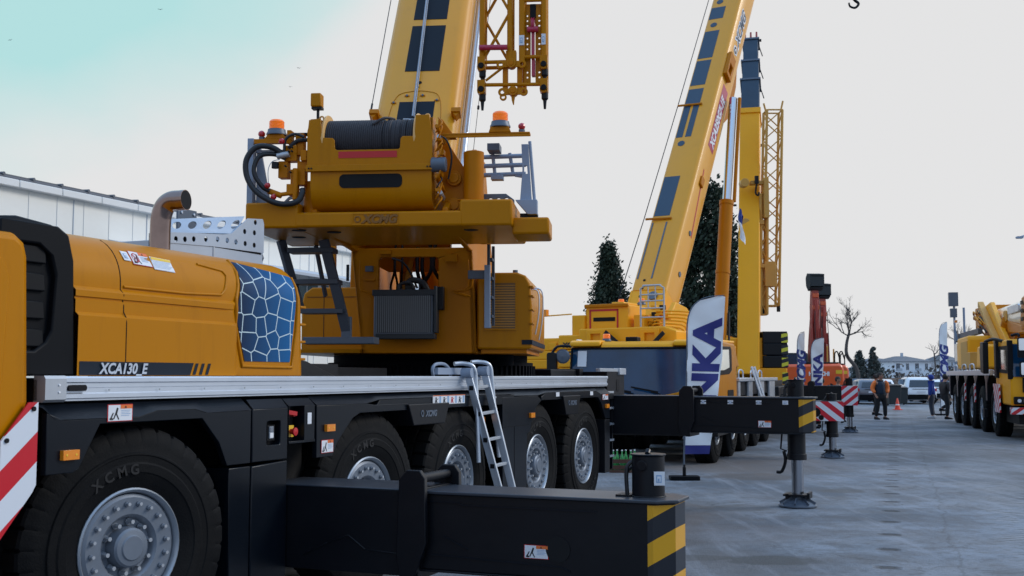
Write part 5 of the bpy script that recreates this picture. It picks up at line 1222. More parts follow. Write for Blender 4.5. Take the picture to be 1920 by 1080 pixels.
# ================================================================== FEATHER BANNERS
def banner(px, Y, wdt, zb, zt, lean, label, word, wsz, wz, wx=.5, blue=True, rz=0, base=True, mir=1, group='white feather banners', sw=1.):
    t = thing('feather_banner', label, 'banner', Matrix.Translation((bx(px, Y), Y, 0)) @ Matrix.Rotation(R(rz), 4, 'Z'), group)
    g = G()
    H_ = zt - zb
    g.tube([(0, 0, .05), (0, 0, zb), (lean * .55, 0, zb + H_ * .55), (lean * .8, 0, zb + H_ * .86), (lean + wdt * .35, 0, zb + H_ * .975), (lean + wdt, 0, zt)], .014, 'greysteel', n=8, sub=5, rs=(.018, .006)); ob('pole', g, t)
    g = G()
    # cloth: left edge follows the pole, right edge is a gentle curve
    us = [i / 10 for i in range(11)]; vs_ = [i / 30 for i in range(31)]
    def f(u, v):
        l = lean * v * .95; r = lean * v * 1.05 + wdt * (.72 + .28 * min(1, v * 1.6))
        z = zb + (H_) * v
        if v > .86: # rounded top-left corner
            q = (v - .86) / .14; l += (1 - math.sqrt(max(0, 1 - q * q))) * wdt * .92
        x = l + (r - l) * u
        return (x, .03 * math.sin(v * 9 + u * 2) * (.3 + u) + .01 * math.sin(v * 31 + u * 5) + .02 * u, z - .03 * u * v)
    grid(g, f, us, vs_, 'banner'); grid(g, lambda u, v: Vector(f(u, v)) + Vector((0, .003, 0)), us, vs_, 'banner')
    cl = ob('flag_cloth', g, t, smooth=80, recalc=False)
    if blue:
        g = G(); grid(g, lambda u, v: Vector(f(u, v * .055)) - Vector((0, .004, 0)), us, [0, .25, .5, .75, 1], 'navy'); ob('blue_hem', g, cl, smooth=80, recalc=False)
    # lettering reads bottom to top, each vertex follows the cloth
    tx = text('lettering', word, wsz, 'navy' if word != 'XCMG' else 'inkdeep', cl, (0, 0, 0), (1, 0, 0), (0, 0, 1), bold=.05, shear=0 if word != 'XCMG' else .2, ext=.0)
    me = tx.data; w_ = max(v.co.x for v in me.vertices); hh = max(v.co.z for v in me.vertices)
    bm = bmesh.new(); bm.from_mesh(me); bmesh.ops.subdivide_edges(bm, edges=[e for e in bm.edges if e.calc_length() > .06], cuts=2); bmesh.ops.triangulate(bm, faces=bm.faces); bm.to_mesh(me); bm.free()
    for v in me.vertices:
        a, b_ = v.co.x, v.co.z
        vv = (wz + a * sw - zb) / H_; uu = wx - (b_ - hh / 2) / wdt
        p = f(uu, vv); v.co = (p[0], p[1] - .008, p[2])
    if base:
        g = G(); g.prism(rrect(-.25, .25, -.14, .14, .04), 'xy', 0, .07, 'plastic'); g.cyl((0, 0, .07), (0, 0, .22), .03, 'black', n=12); g.cyl((0, 0, .2), (0, 0, .26), .02, 'black', n=10); ob('base', g, t, bevel=.01)
    return t
pm('inkdeep', (.03, .05, .24), .6, var=.06)
banner(1280, 19, .60, .43, 3.11, .12, 'large white feather banner with navy letters in front of the second crane cab', 'ANKA', .62, .83, .52, sw=1.09)
banner(1493, 37, .24, .6, 3.20, .03, 'narrow edge-on white banner with slanted blue letters left of the orange excavator', 'XCMG', .42, 1.35, .5, blue=False)
banner(1518, 37.5, .42, .6, 3.02, .05, 'white banner with navy letters directly before the orange excavator body', 'ANKA', .42, 1.08, .52, blue=False, sw=1.2)
banner(1760, 50, .36, .4, 4.15, .02, 'tall white banner with slanted blue letters beside the right-hand crane', 'XCMG', .52, 1.35, .55, blue=False, sw=1.15)
# ================================================================== OTHER CRANES
def far_wheels(parent, fr, xs, y, yfar, flip=False):
    base = None
    for x in xs:
        if base is None:
            base = wheel_parts(parent, 0, 0, full=True)
            first = base; o = base
        else: o = base.copy(); COL.objects.link(o); o.parent = parent; [ (lambda d: (COL.objects.link(d), setattr(d, 'parent', o)))(c.copy()) for c in base.children ]
        o.location = (x, y, 0); o.rotation_euler = (0, 0, math.pi if flip else 0)
        o2 = base.copy(); COL.objects.link(o2); o2.parent = parent
        for c in base.children: d = c.copy(); COL.objects.link(d); d.parent = o2
        o2.location = (x, yfar, 0); o2.rotation_euler = (0, 0, 0 if flip else math.pi)

# ---------------- crane two (cab to the camera)
F2 = frame(4.1, 22, 20); c2 = thing('mobile_crane', 'second yellow crane, wide dark windscreen in front, boom leaning right with a red name stripe', 'mobile crane', F2, 'mobile cranes on the left side of the yard')
crane['group'] = 'mobile cranes on the left side of the yard'
far_wheels(c2, F2, (.75, 2.75, 4.6, 6.6, 8.6), .22, 2.95)
g = G(); g.box(.2, 12, .7, 2.4, .75, 1.35, 'dark_flat'); g.box(2.7, 11.6, .15, 3.0, 1.3, 1.62, 'dark'); [g.cyl((x, .4, .71), (x, 2.8, .71), .12, 'dark_flat', n=10) for x in (.75, 2.75, 4.6, 6.6, 8.6)]; g.box(0.1, 2.6, .1, 3.0, .55, 1.0, 'void'); ob('chassis', g, c2, bevel=.01)
g = G()
for x0, x1 in ((2.75, 3.0), (4.3, 4.9), (6.2, 7.0), (8.1, 9.2)): g.box(x0, x1, .08, .14, 1.0, 1.62, 'alu_dull')
g.box(2.7, 9.6, .05, .25, 1.62, 1.70, 'alu'); ob('deck_rail', g, c2, bevel=.01)
g = G()
for q in (0, .45): g.beam((4.7 + q, -.25, .9), (4.2 + q, .0, 1.95), .03, .06, 'alu'); 
for i in range(6): t = i / 5.5; g.beam((4.7 - .5 * t, -.25 + .25 * t, .9 + 1.05 * t), (5.15 - .5 * t, -.25 + .25 * t, .9 + 1.05 * t), .03, .03, 'alu')
ob('boarding_steps', g, c2)
g = G(); [g.tube([(3.2 + i, .15, 1.70), (3.25 + i, .15, 1.86), (3.8 + i, .15, 1.86), (3.85 + i, .15, 1.70)], .018, 'alu', n=6, sub=3) for i in (0, 1.9, 3.2)]; ob('grab_rail', g, c2)
# cab body
g = G()
side = [(.0, .95), (-.06, 1.38), (.10, 2.30), (.22, 2.44), (.6, 2.46), (2.35, 2.44), (2.55, 2.38), (2.62, 2.1), (2.62, .95)]
g.prism(side, 'xz', .10, 3.12, 'yellow')
cab2 = ob('cab', g, c2, bevel=.05)
g = G(); g.prism([(-.02, 2.335), (-.02, 2.43), (.1, 2.47), (2.5, 2.5), (2.5, 2.44), (.1, 2.38)], 'xz', .12, .95, 'yellow_lit'); g.prism([(-.02, 2.335), (-.02, 2.43), (.1, 2.47), (2.5, 2.5), (2.5, 2.44), (.1, 2.38)], 'xz', 2.45, 3.1, 'yellow_lit')
g.prism([(.02, 2.30), (.02, 2.36), (.12, 2.44), (2.5, 2.46), (2.5, 2.4), (.1, 2.33)], 'xz', .95, 2.45, 'yellow_lit'); ob('roof_edge', g, cab2, bevel=.03)
g = G(); pts = []
# windscreen: curved sheet
def ws(u, v):
    y = .28 + 2.80 * u; bow = .16 * (1 - (2 * u - 1) ** 2); z = 1.33 + .97 * v
    return (-.02 - bow * .6 + .17 * v - .05, y, z)
grid(g, ws, [i / 14 for i in range(15)], [i / 6 for i in range(7)], 'glass_sky'); wsc = ob('windscreen', g, cab2, smooth=80)
g = G()
for a, b_ in (((0, 0), (1, 0)), ((0, 1), (1, 1)), ((0, 0), (0, 1)), ((1, 0), (1, 1))):
    g.tube([Vector(ws(a[0] + (b_[0] - a[0]) * i / 10, a[1] + (b_[1] - a[1]) * i / 10)) + Vector((-.012, 0, 0)) for i in range(11)], .022, 'black', n=6)
ob('window_seal', g, wsc)
g = G(); g.hexa([(-.19, .3, 1.15), (-.19, 3.1, 1.15), (-.05, 3.1, 1.15), (-.05, .3, 1.15), (-.16, .3, 1.36), (-.16, 3.1, 1.36), (-.05, 3.1, 1.36), (-.05, .3, 1.36)], 'plastic'); ob('wiper_cowl', g, cab2, bevel=.02)
g = G(); g.hexa([(-.22, .1, 1.0), (-.22, 1.3, 1.0), (-.05, 1.3, 1.0), (-.05, .1, 1.0), (-.21, .1, 1.58), (-.21, 1.3, 1.32), (-.05, 1.3, 1.32), (-.05, .1, 1.58)], 'yellow'); ob('front_corner', g, cab2, bevel=.03)
g = G()
for y in (1.2, 1.75, 2.4): g.beam((-.27, y, 1.42), (-.26, y + .55, 1.52), .02, .035, 'black'); g.beam((-.26, y - .05, 1.38), (-.26, y + .15, 1.42), .02, .02, 'black')
ob('wiper', g, cab2)
g = G(); g.quad(*[Vector(ws(u, v)) + Vector((-.012, 0, 0)) for u, v in ((.84, .10), (.99, .08), (.985, .34), (.85, .36))], 'sheet'); g.quad(*[Vector(ws(u, v)) + Vector((-.012, 0, 0)) for u, v in ((.88, .62), (.95, .62), (.95, .95), (.88, .95))], 'sticker'); ob('windscreen_sheet', g, cab2, smooth=0)
g = G(); g.prism([(.18, 1.75), (.12, 2.33), (1.75, 2.36), (1.9, 2.30), (1.92, 1.86), (1.6, 1.78)], 'xz', .092, .11, 'black', holes=[[(.34, 1.85), (.30, 2.26), (1.50, 2.29), (1.55, 1.92), (.9, 1.86)]]); dfr = ob('door_frame', g, cab2, bevel=.01)
g = G(); g.prism([(.34, 1.85), (.30, 2.26), (1.50, 2.29), (1.55, 1.92), (.9, 1.86)], 'xz', .085, .092, 'cream'); ob('door_window', g, dfr)
g = G(); g.prism(rrect(1.35, 2.1, 1.28, 1.45, .05), 'xz', .09, .10, 'black'); ob('step_recess', g, cab2)
g = G(); g.prism([(2.62, 1.95), (2.62, 2.40), (3.2, 2.05), (3.3, 1.95)], 'xz', .15, 1.2, 'yellow'); ob('air_deflector', g, cab2, bevel=.02)
for y in (2.45, .62):
    b_ = beacon(cab2, None, .5, y, 2.46, 1., 'beacon_lamp')
g = G(); g.box(.3, .6, 1.75, 2.0, 2.42, 2.54, 'black'); g.box(.3, .6, 3.0, 3.06, 2.44, 2.5, 'white'); ob('roof_box', g, cab2, bevel=.02)
g = G(); g.prism(rrect(3.32, 3.52, 1.72, 2.22, .05), 'yz', -.25, -.12, 'dark'); g.tube([(-.1, 3.05, 2.35), (-.2, 3.3, 2.34), (-.2, 3.42, 2.2)], .03, 'dark', sub=3); m_ = ob('side_mirror', g, cab2, bevel=.02)
g = G(); g.lathe([(0, .05), (.12, .03), (.15, 0), (0, 0)], (-.16, 3.2, 2.14), (-1, -.2, 0), 'greysteel', 18); ob('round_mirror', g, cab2)
# turret two
FU2 = frame(4.5, 28.5, 30); U2 = F2.inverted() @ FU2
def u2(name, g, parent=None, **k): return ob(name, g, parent if parent is not None else c2, U2, **k)
g = G(); g.cyl((0, .4, 1.6), (0, .4, 1.9), 1.2, 'dark_flat', n=40); u2('slewing_ring', g)
g = G(); g.prism([(-2.6, 2.0), (-2.6, 2.9), (-1.9, 3.5), (-1.2, 3.4), (.3, 2.6), (1.2, 2.3), (1.2, 1.95), (-2.6, 1.95)], 'xz', -.42, -.30, 'yellow_lit'); g.prism([(-2.6, 2.0), (-2.6, 2.9), (-1.9, 3.5), (-1.2, 3.4), (.3, 2.6), (1.2, 2.3), (1.2, 1.95), (-2.6, 1.95)], 'xz', 1.1, 1.2, 'yellow_lit')
g.box(-3.9, 1.0, -.9, 1.6, 1.95, 2.5, 'yellow_lit'); g.prism([(-.62, 2.75), (-.62, 2.95), (-1.55, 2.45), (-1.55, 2.3), (-.62, 2.3)], 'yz', -3.6, -3.5, 'yellow_lit')
t2 = u2('turret_frame', g, bevel=.02)
g = G(); g.box(-4.02, -3.0, -.11, .93, 2.72, 3.33, 'yellow_lit'); g.box(-4.1, -3.1, .93, 1.25, 2.6, 3.12, 'yellow_lit'); g.box(-4.0, -3.2, .0, .3, 3.33, 3.40, 'yellow_lit'); g.box(-4.08, -4.0, -.13, .95, 3.28, 3.36, 'orange_yellow')
wh2 = u2('winch_housing', g, bevel=.02)
g = G()
for a in ((.80, .84, 2.74, 3.22), (.12, .16, 2.78, 3.24), (.12, .84, 3.20, 3.245)): g.box(-4.03, -4.02, a[0], a[1], a[2], a[3], 'red')
u2('red_outline', g, wh2, smooth=0)
g = G(); g.box(-4.03, -4.02, .2, .74, 2.97, 3.06, 'void'); u2('slot_opening', g, wh2)
g = G(); g.prism([(-.2, 2.7), (-.2, 3.1), (-.45, 3.1), (-.45, 2.7)], 'yz', -3.9, -3.5, 'yellow_lit'); random.seed(44)
for i in range(26): z = 2.72 + random.random() * .5; y = -.45 - random.random() * .5; g.box(-3.7, -3.55, y, y + .10, z, z + .10, random.choice(['yellow_lit', 'yellow_lit', 'orange_yellow', 'dark']))
for i in range(7): z = 2.72 + i * .07; g.tube([(-3.75, -.5 - .05 * i, z), (-3.78, -.7, z + .04), (-3.76, -1.2 - .04 * i, z), (-3.7, -1.3 - .03 * i, z - .12)], .022, 'yellow_lit', n=6, sub=3)
u2('valve_assembly', g, wh2, bevel=.01)
g = G(); g.prism([(-1.35, 2.20), (-1.35, 2.72), (-1.05, 2.82), (1.0, 2.80), (1.0, 2.20)], 'yz', -4.25, -3.2, 'yellow_lit'); cw2 = u2('counterweight', g, bevel=.03)
g = G()
for y in (-.75, .55): g.prism([(y - .22, 2.42), (y - .12, 2.36), (y + .12, 2.36), (y + .22, 2.42), (y + .22, 2.76), (y - .22, 2.76)], 'yz', -4.33, -4.25, 'yellow_lit', holes=[[(y - .12, 2.5), (y + .12, 2.5), (y + .12, 2.68), (y - .12, 2.68)]])
u2('weight_hook', g, cw2, bevel=.01)
for k, (z0, z1) in enumerate(((2.34, 2.62), (2.14, 2.33), (1.93, 2.13), (1.72, 1.92))):
    g = G(); g.box(-4.2, -3.2, 1.0, 1.55, z0, z1 + .05 * (k == 0), 'yellow_lit'); g.box(-4.1, -3.2, 1.56, 2.45, z0 - .03, z1 - .01, 'yellow_lit'); sl_ = u2('weight_slab', g, cw2, bevel=.03)
    if k < 2: text('lettering', 'XCMG', .15, 'ink', sl_, (-4.21, 1.42, z0 + .05), (0, -1, 0), (0, 0, 1), bold=.06, fr=U2)
    g = G(); g.prism([(1.66, z0), (1.62, z0 + .16), (1.84, z0 + .16), (1.80, z0)], 'yz', -4.14, -4.1, 'yellow_lit'); u2('slab_notch', g, sl_, bevel=.01)
for a, b_ in (((.28, 2.72), (-.08, 2.42)), ((-.85, 2.42), (-1.12, 2.68))):
    g = G(); g.beam((-4.4, a[0], a[1]), (-4.4, b_[0], b_[1]), .02, .09, 'panel'); u2('hose_guard', g, cw2)
g = G(); g.cyl((-4.1, 1.25, 3.15), (-4.1, 2.0, 3.12), .015, 'yellow_lit', n=6); g.box(-4.16, -4.04, 1.88, 2.02, 3.12, 3.27, 'marker'); u2('lamp_arm', g, wh2)
for y in (.15, -.35): beacon(wh2, U2, -3.8, y, 3.33, .9)
g = G()
for y in (-.50, -1.05): g.tube([(-4.2, y, 2.72), (-4.2, y, 3.66), (-4.2, y * .6 + (-.775) * .4, 3.72)], .022, 'alu_dull', n=8)
g.cyl((-4.2, -.55, 3.72), (-4.2, -.98, 3.72), .022, 'alu_dull', n=8)
for z in (2.78, 3.02, 3.22, 3.38, 3.52): g.cyl((-4.2, -.5, z), (-4.2, -1.05, z), .016, 'alu_dull', n=8)
for y in (-.68, -.85): g.cyl((-4.2, y, 3.22), (-4.2, y, 3.72), .014, 'alu_dull', n=8)
g.box(-4.22, -4.1, -1.07, -.48, 2.68, 2.78, 'alu_dull'); u2('railed_gate', g)
g = G(); g.prism(rrect(-1.95, -1.4, 2.1, 2.75, .1), 'yz', -3.4, -3.3, 'alu_dull'); u2('grey_cover', g)
# boom two
EL2 = R(56); BM2 = U2 @ Matrix.Translation((-1.8, 0, 3.4)) @ Matrix.Rotation(-EL2, 4, 'Y')
def b2(name, g, parent=None, **k): return ob(name, g, parent if parent is not None else c2, BM2, **k)
g = G(); H2 = 1.25
g.prism([(.94, -.08), (.90, -.02), (.84, 0), (.10, 0), (.04, -.02), (.0, -.08), (.0, -.78), (.08, -1.02), (.25, -H2), (.69, -H2), (.86, -1.02), (.94, -.78)], 'yz', .55, 14, 'yellow_boom_lit')
g.prism([(-1.1, -.2), (-1.1, -.6), (.56, -1.15), (.56, -.02), (.1, -.02), (-.6, .0)], 'xz', .0, .06, 'yellow_lit'); g.prism([(-1.1, -.2), (-1.1, -.6), (.56, -1.15), (.56, -.02), (.1, -.02), (-.6, .0)], 'xz', .88, .94, 'yellow_lit'); g.box(-.6, .56, .05, .89, -.05, -.02, 'yellow_lit')
bo2 = b2('boom', g, smooth=45)
for a, b_ in ((2.97, 4.36), (5.82, 6.45), (6.75, 7.10), (7.13, 7.72), (7.87, 8.9), (9.0, 10.18), (10.72, 11.25), (11.7, 12.6)):
    g = G()
    if a == 5.82: g.box(a, b_ + .6, .43, .60, 0, .006, 'panel_blue'); g.box(a, b_ + .6, .68, .87, 0, .006, 'panel_blue')
    elif a == 6.75: continue
    else: g.box(a, b_, .43, .87, 0, .006, 'panel_blue')
    b2('blue_panel', g, bo2, smooth=0)
for t in (5.58, 10.45, 11.5): g = G(); g.cyl((t, .66, -.01), (t, .66, .008), .10, 'panel_blue', n=18); b2('round_cover', g, bo2)
g = G()
for y in (.46, .84): g.box(.9, 2.75, y - .02, y + .02, 0, .01, 'greysteel')
for t in (.1, .35, .6, .85): g.cyl((t, .66 - .02, 0), (t, .64, .012), .035, 'black', n=10)
g.cyl((.35, .3, 0), (.35, .3, .03), .12, 'greysteel', n=16); b2('boom_strip', g, bo2)
g = G()
for t in (2.85, 7.05): g.cyl((t, .35, .03), (t, 1.05, .05), .03, 'orange_yellow', n=8)
b2('rope_guide', g, bo2)
g = G(); g.prism([(8.3, -.45), (8.3, -.05), (9.2, -.05), (9.2, -.45)], 'xz', -.12, .0, 'orange_yellow', holes=[[(8.45, -.36), (8.45, -.14), (8.8, -.14), (8.8, -.36)]]); g.prism([(4.3, -.5), (4.3, -.3), (4.6, -.3), (4.6, -.5)], 'xz', -.06, .0, 'orange_yellow'); b2('jib_bracket', g, bo2, bevel=.02)
g = G(); g.prism([(7.0, -H2 + .2), (8.3, -H2 - .45), (9.4, -H2 - .35), (10.6, -H2 + .15)], 'xz', .25, .69, 'orange_yellow'); b2('cylinder_bracket', g, bo2, bevel=.03)
g = G(); g.add([(5.7, -.004, -.66), (8.1, -.004, -.66), (8.1, -.004, -.26), (5.7, -.004, -.26)], [(0, 1, 2, 3)], 'redmetal'); rb = b2('name_stripe', g, bo2, smooth=0, recalc=False)
text('lettering', 'XCA250G7-1E', .38, 'white', rb, (5.85, -.008, -.60), (1, 0, 0), (0, 0, 1), bold=.05, ext=.0, fr=BM2, sx=.80)
t_ = text('lettering', 'XCMG', .46, 'white', bo2, (9.95, -.006, -.60), (1, 0, 0), (0, 0, 1), bold=.10, shear=.2, ext=.0, fr=BM2)
text('lettering', 'XCMG', .46, 'panel_blue', bo2, (9.97, -.012, -.60), (1, 0, 0), (0, 0, 1), bold=.015, shear=.2, ext=.0, fr=BM2)
g = G(); hx = [(9.70 + .17 * math.cos(a * math.pi / 3), -.46 + .17 * math.sin(a * math.pi / 3)) for a in range(6)]; g.prism(hx, 'xz', -.008, -.001, 'white'); hx = [(9.70 + .12 * math.cos(a * math.pi / 3), -.46 + .12 * math.sin(a * math.pi / 3)) for a in range(6)]; g.prism(hx, 'xz', -.012, -.008, 'ink'); hx = [(9.70 + .08 * math.cos(a * 2 * math.pi / 3), -.46 + .08 * math.sin(a * 2 * math.pi / 3)) for a in range(3)]; g.prism(hx, 'xz', -.016, -.012, 'white'); b2('emblem', g, bo2, smooth=0)
g = G(); g.add([(2.7, -.004, -.66), (4.9, -.004, -.42), (4.9, -.004, -.36), (2.7, -.004, -.60)], [(0, 1, 2, 3)], 'red'); b2('red_line', g, bo2, smooth=0, recalc=False)
for t in (2.75, 1.4): g = G(); g.cyl((t, .002, -.5), (t, -.02, -.5), .07, 'greysteel', n=14); b2('side_cap', g, bo2)
g = G(); g.tube([(.3, 1.2, 0), (2.85, 1.1, .05), (7.05, 1.05, .05), (14, .98, .1)], .012, 'dark', n=5); b2('side_cable', g, bo2)
# luffing cylinder
def W2(px, py, Y):
    u = (px - 960) / 2100; v = (540 - py) / 2100; p = math.atan(165 / 2100); d = (u, math.cos(p) - v * math.sin(p), math.sin(p) + v * math.cos(p)); k = Y / d[1]
    return Vector((d[0] * k, Y, 1.74 + d[2] * k))
I2 = F2.inverted()
g = G(); A = I2 @ W2(1345, 700, 29.6); B_ = I2 @ W2(1362, 385, 30.6); C_ = I2 @ W2(1375, 185, 31.2)
g.cyl(A, B_, .185, 'orange_yellow', n=28); g.cyl(B_, B_ + (B_ - A).normalized() * .12, .20, 'orange_yellow', n=28); g.cyl(A + (B_ - A) * .58, A + (B_ - A) * .60, .20, 'orange_yellow', n=28); lc = ob('luffing_cylinder', g, c2)
g = G(); g.cyl(B_, C_, .12, 'chrome', n=24); ob('piston_rod', g, lc)
g = G(); g.tube([B_ + Vector((.1, -.2, .1)), C_ + Vector((-.02, -.18, 0))], .05, 'orange_yellow', n=8); g.tube([A + (B_ - A) * .35 + Vector((.0, -.22, 0)), A + Vector((.1, -.3, .3)), A + Vector((.35, -.3, -.1))], .03, 'hose', n=8, sub=4); ob('feed_pipe', g, lc)
# outrigger two, reaching toward the street
outrigger(c2, None, 2.7, .4, .3, -2.05, .80, 1.19, -.9, -1.86, hz='hz_yel2', capz=.12, stk=False, board=(-2.12, -1.42, .79, 1.20, 'hz_far', [(-1.55, .97, .10), (-1.66, .86, .055)]))
# ---------------- crane three
F3 = frame(8.2, 33.5, 18); c3 = thing('mobile_crane', 'third crane with near-vertical boom of dark blue upper sections over a yellow base', 'mobile crane', F3, 'mobile cranes on the left side of the yard')
far_wheels(c3, F3, (5.0, 7.0, 9.0), .22, 2.95)
g = G(); g.box(-3.0, 11, .3, 2.8, .8, 1.45, 'dark'); g.box(-3.0, .4, .0, 3.0, 1.1, 1.45, 'dark'); ob('chassis', g, c3, bevel=.02)
I3 = F3.inverted()
def w3(name, g, parent=None, **k): return ob(name, g, parent if parent is not None else c3, I3, **k)
g = G(); g.box(7.10, 8.34, 34.0, 36.5, 1.47, 1.98, 'yellow_lit'); g.box(6.5, 7.75, 34.1, 38, 1.98, 2.9, 'yellow_lit'); t3 = w3('turret_body', g, bevel=.03)
g = G(); g.prism([(6.9, 1.98), (6.9, 2.9), (6.3, 3.1), (5.9, 1.98)], 'xz', 34.5, 34.8, 'yellow_lit'); g.box(6.98, 7.18, 34.05, 34.1, 2.4, 2.75, 'glass'); w3('side_frame', g, t3)
for z in (1.99, 2.37, 2.73):
    g = G(); g.box(7.61, 8.36, 34.0, 35.6, z, z + .36, 'dark'); s3 = w3('weight_slab', g, bevel=.02)
    if z != 2.37 or True: g = G(); g.box(8.17, 8.37, 33.985, 34.0, z + .02, z + .30, 'hz_blk'); w3('hazard_patch', g, s3, smooth=0)
g = G(); g.box(8.18, 8.36, 33.985, 34.0, 1.5, 1.85, 'hz_blk'); w3('hazard_patch', g, t3, smooth=0)
base = Vector((7.19 - .02, 34, 2.0)); dr3 = Vector((1.0, 3.8, 8.6)).normalized()
side3 = Vector((1, -.26, 0)).normalized(); up3 = side3.cross(dr3).normalized()
BM3 = Matrix((( side3.x, up3.x, dr3.x, base.x), (side3.y, up3.y, dr3.y, base.y), (side3.z, up3.z, dr3.z, base.z), (0, 0, 0, 1)))
B3 = I3 @ BM3
def b3(name, g, parent=None, **k): return ob(name, g, parent if parent is not None else c3, B3, **k)
g = G(); g.box(-.33, .33, -.4, .4, -.4, 9.45, 'yellow_lit'); bo3 = b3('boom', g, bevel=.03)
g = G(); g.box(-.012, .0, -.42, -.40, -.3, 12.4, 'black'); g.box(.10, .108, -.415, -.40, -.3, 9.4, 'orange_yellow'); b3('hoist_rope', g, bo3)
g = G(); g.box(-.36, .36, -.45, .45, 9.3, 9.5, 'yellow_lit'); [g.box(-.37, .37, -.46, -.40, z, z + .08, 'greysteel') for z in (8.5, 9.4, 4.6, -.02)]; b3('boom_collar', g, bo3)
for k, (a, b_, wd) in enumerate(((9.5, 10.9, .30), (10.9, 11.75, .275), (11.75, 12.75, .25))):
    g = G(); g.box(-wd, wd, -wd - .05, wd, a, b_, 'boom_blue'); g.box(-wd * .33, -wd * .30, -wd - .06, -wd - .05, a, b_, 'dark'); sc_ = b3('telescopic_section', g, bo3, bevel=.02)
    g = G(); g.box(-wd - .05, wd + .05, -wd - .1, wd + .04, b_ - .09, b_ - .02, 'greysteel'); g.beam((wd + .03, -wd, b_ - .02), (wd + .14, -wd, b_ - .45), .03, .03, 'dark'); b3('section_collar', g, sc_)
g = G(); [g.box(x - .03, x + .03, -.25, .2, 12.7, 13.05, 'orangearm') for x in (-.2, 0, .2)]; g.cyl((-.36, -.1, 12.9), (.36, -.1, 12.9), .05, 'dark', n=10); b3('boom_head', g, bo3)
# lattice mast beside boom three
g = G(); lattice(g, (8.34, 36.2, 4.0), (.035, 0, 1), 6.4, (1, 0, 0), (0, 1, 0), .50, .5, 14, .045, .02, 'yellow_old')
lattice(g, (8.06, 35.9, 3.7), (.02, 0, 1), 3.9, (1, 0, 0), (0, 1, 0), .20, .2, 9, .055, .02, 'yellow_old')
j3 = w3('lattice_jib', g)
g = G()
for z, s in ((5.2, .12), (6.6, .15), (7.9, .12)): g.box(7.7, 8.1, 35.7, 36.0, z, z + s, 'yellow_old'); g.cyl((7.5, 35.65, z + .05), (7.5, 36, z + .05), .14, 'yellow_old', n=14)
g.box(8.1, 8.45, 35.7, 36.1, 4.6, 5.4, 'yellow_old'); g.box(8.1, 8.25, 35.6, 35.9, 6.8, 8.1, 'yellow_old'); g.cyl((8.30, 36.0, 10.3), (8.22, 36, 10.62), .03, 'yellow_old'); g.cyl((8.78, 36, 10.4), (8.85, 36, 10.7), .03, 'yellow_old'); g.cyl((8.06, 36, 4.0), (8.06, 36, 3.7), .06, 'dark'); g.cyl((8.58, 36, 4.1), (8.58, 36, 3.8), .06, 'dark')
w3('jib_bracket', g, j3, bevel=.01)
g = G(); g.tube([(7.86, 35.6, 7.9), (7.82, 35.6, 7.6), (7.90, 35.6, 7.52), (7.93, 35.6, 7.62)], .03, 'dark', sub=3, n=6); g.box(7.8, 7.92, 35.55, 35.65, 7.9, 8.15, 'dark'); w3('jib_hook', g, j3)
# flag cloth tied at the boom
fg = thing('hanging_flag', 'small blue and white flag hanging limp at the edge of the near-vertical boom', 'flag', Matrix.Translation((7.0, 34.2, 6.0)))
g = G(); grid(g, lambda u, v: (.0 + .16 * u * (1 - .3 * v) + .03 * math.sin(v * 7), .08 * math.sin(u * 6 + v * 3), .9 * v - .25 * u), [i / 8 for i in range(9)], [i / 12 for i in range(7, 13)], 'cl_blue'); grid(g, lambda u, v: (.0 + .16 * u * (1 - .3 * v) + .03 * math.sin(v * 7), .08 * math.sin(u * 6 + v * 3), .9 * v - .25 * u), [i / 8 for i in range(9)], [i / 12 for i in range(0, 8)], 'banner'); ob('cloth', g, fg, smooth=80, recalc=False)
outrigger(c3, None, 1.75, .45, .4, -1.95, .84, 1.42, -.6, -1.72, hz='hz_yel2', capz=.2, stk=False, board=(-1.98, -1.50, .84, 1.44, 'hz_farb'))
# ---------------- crane four (right side of the street)
F4 = frame(13.31, 30.16, 15) @ Matrix.Diagonal((1, -1, 1, 1)); F4r = frame(13.31, 30.16, 15)
MIR = Matrix.Diagonal((1, -1, 1, 1))
c4 = thing('mobile_crane', 'yellow crane across the street, boom lowered level, cab cut by the right edge', 'mobile crane', F4r)
def m4(name, g, parent=None, **k): return ob(name, g, parent if parent is not None else c4, MIR, **k)
far_wheels(c4, F4r, (2.8, 5.4, 7.7, 10.1, 12.3), -.05, -3.0, flip=True)
g = G(); g.box(.3, 14.6, .6, 2.5, .7, 1.4, 'dark_flat'); g.box(.0, 3.6, .25, 2.9, .45, .9, 'void'); [g.cyl((x, .4, .71), (x, 2.8, .71), .12, 'dark_flat', n=10) for x in (2.8, 5.4, 7.7, 10.1, 12.3)]; g.box(-.1, 14.6, .35, 2.8, 1.3, 1.7, 'void'); m4('chassis', g)
g = G(); g.box(3.4, 14.6, .02, .14, 1.76, 1.93, 'alu'); g.box(3.4, 14.6, .1, 2.9, 1.80, 1.9, 'alu_dull')
for x in (4.1, 6.5, 8.9, 11.2, 13.5): g.box(x - .16, x + .16, .02, .3, 1.0, 1.76, 'skirt')
for x in (4.1, 6.5, 8.9, 11.2): g.prism([(x - .5, 1.78), (x - .16, 1.5), (x + .16, 1.5), (x + .5, 1.78)], 'xz', .03, .08, 'skirt')
m4('deck_rail', g, bevel=.01)
g = G(); [g.tube([(x, .1, 1.93), (x + .1, .1, 2.12), (x + 1.0, .1, 2.12), (x + 1.1, .1, 1.93)], .025, 'alu', n=6, sub=3) for x in (4.4, 7.2, 9.2, 11.6)]; m4('grab_rail', g)
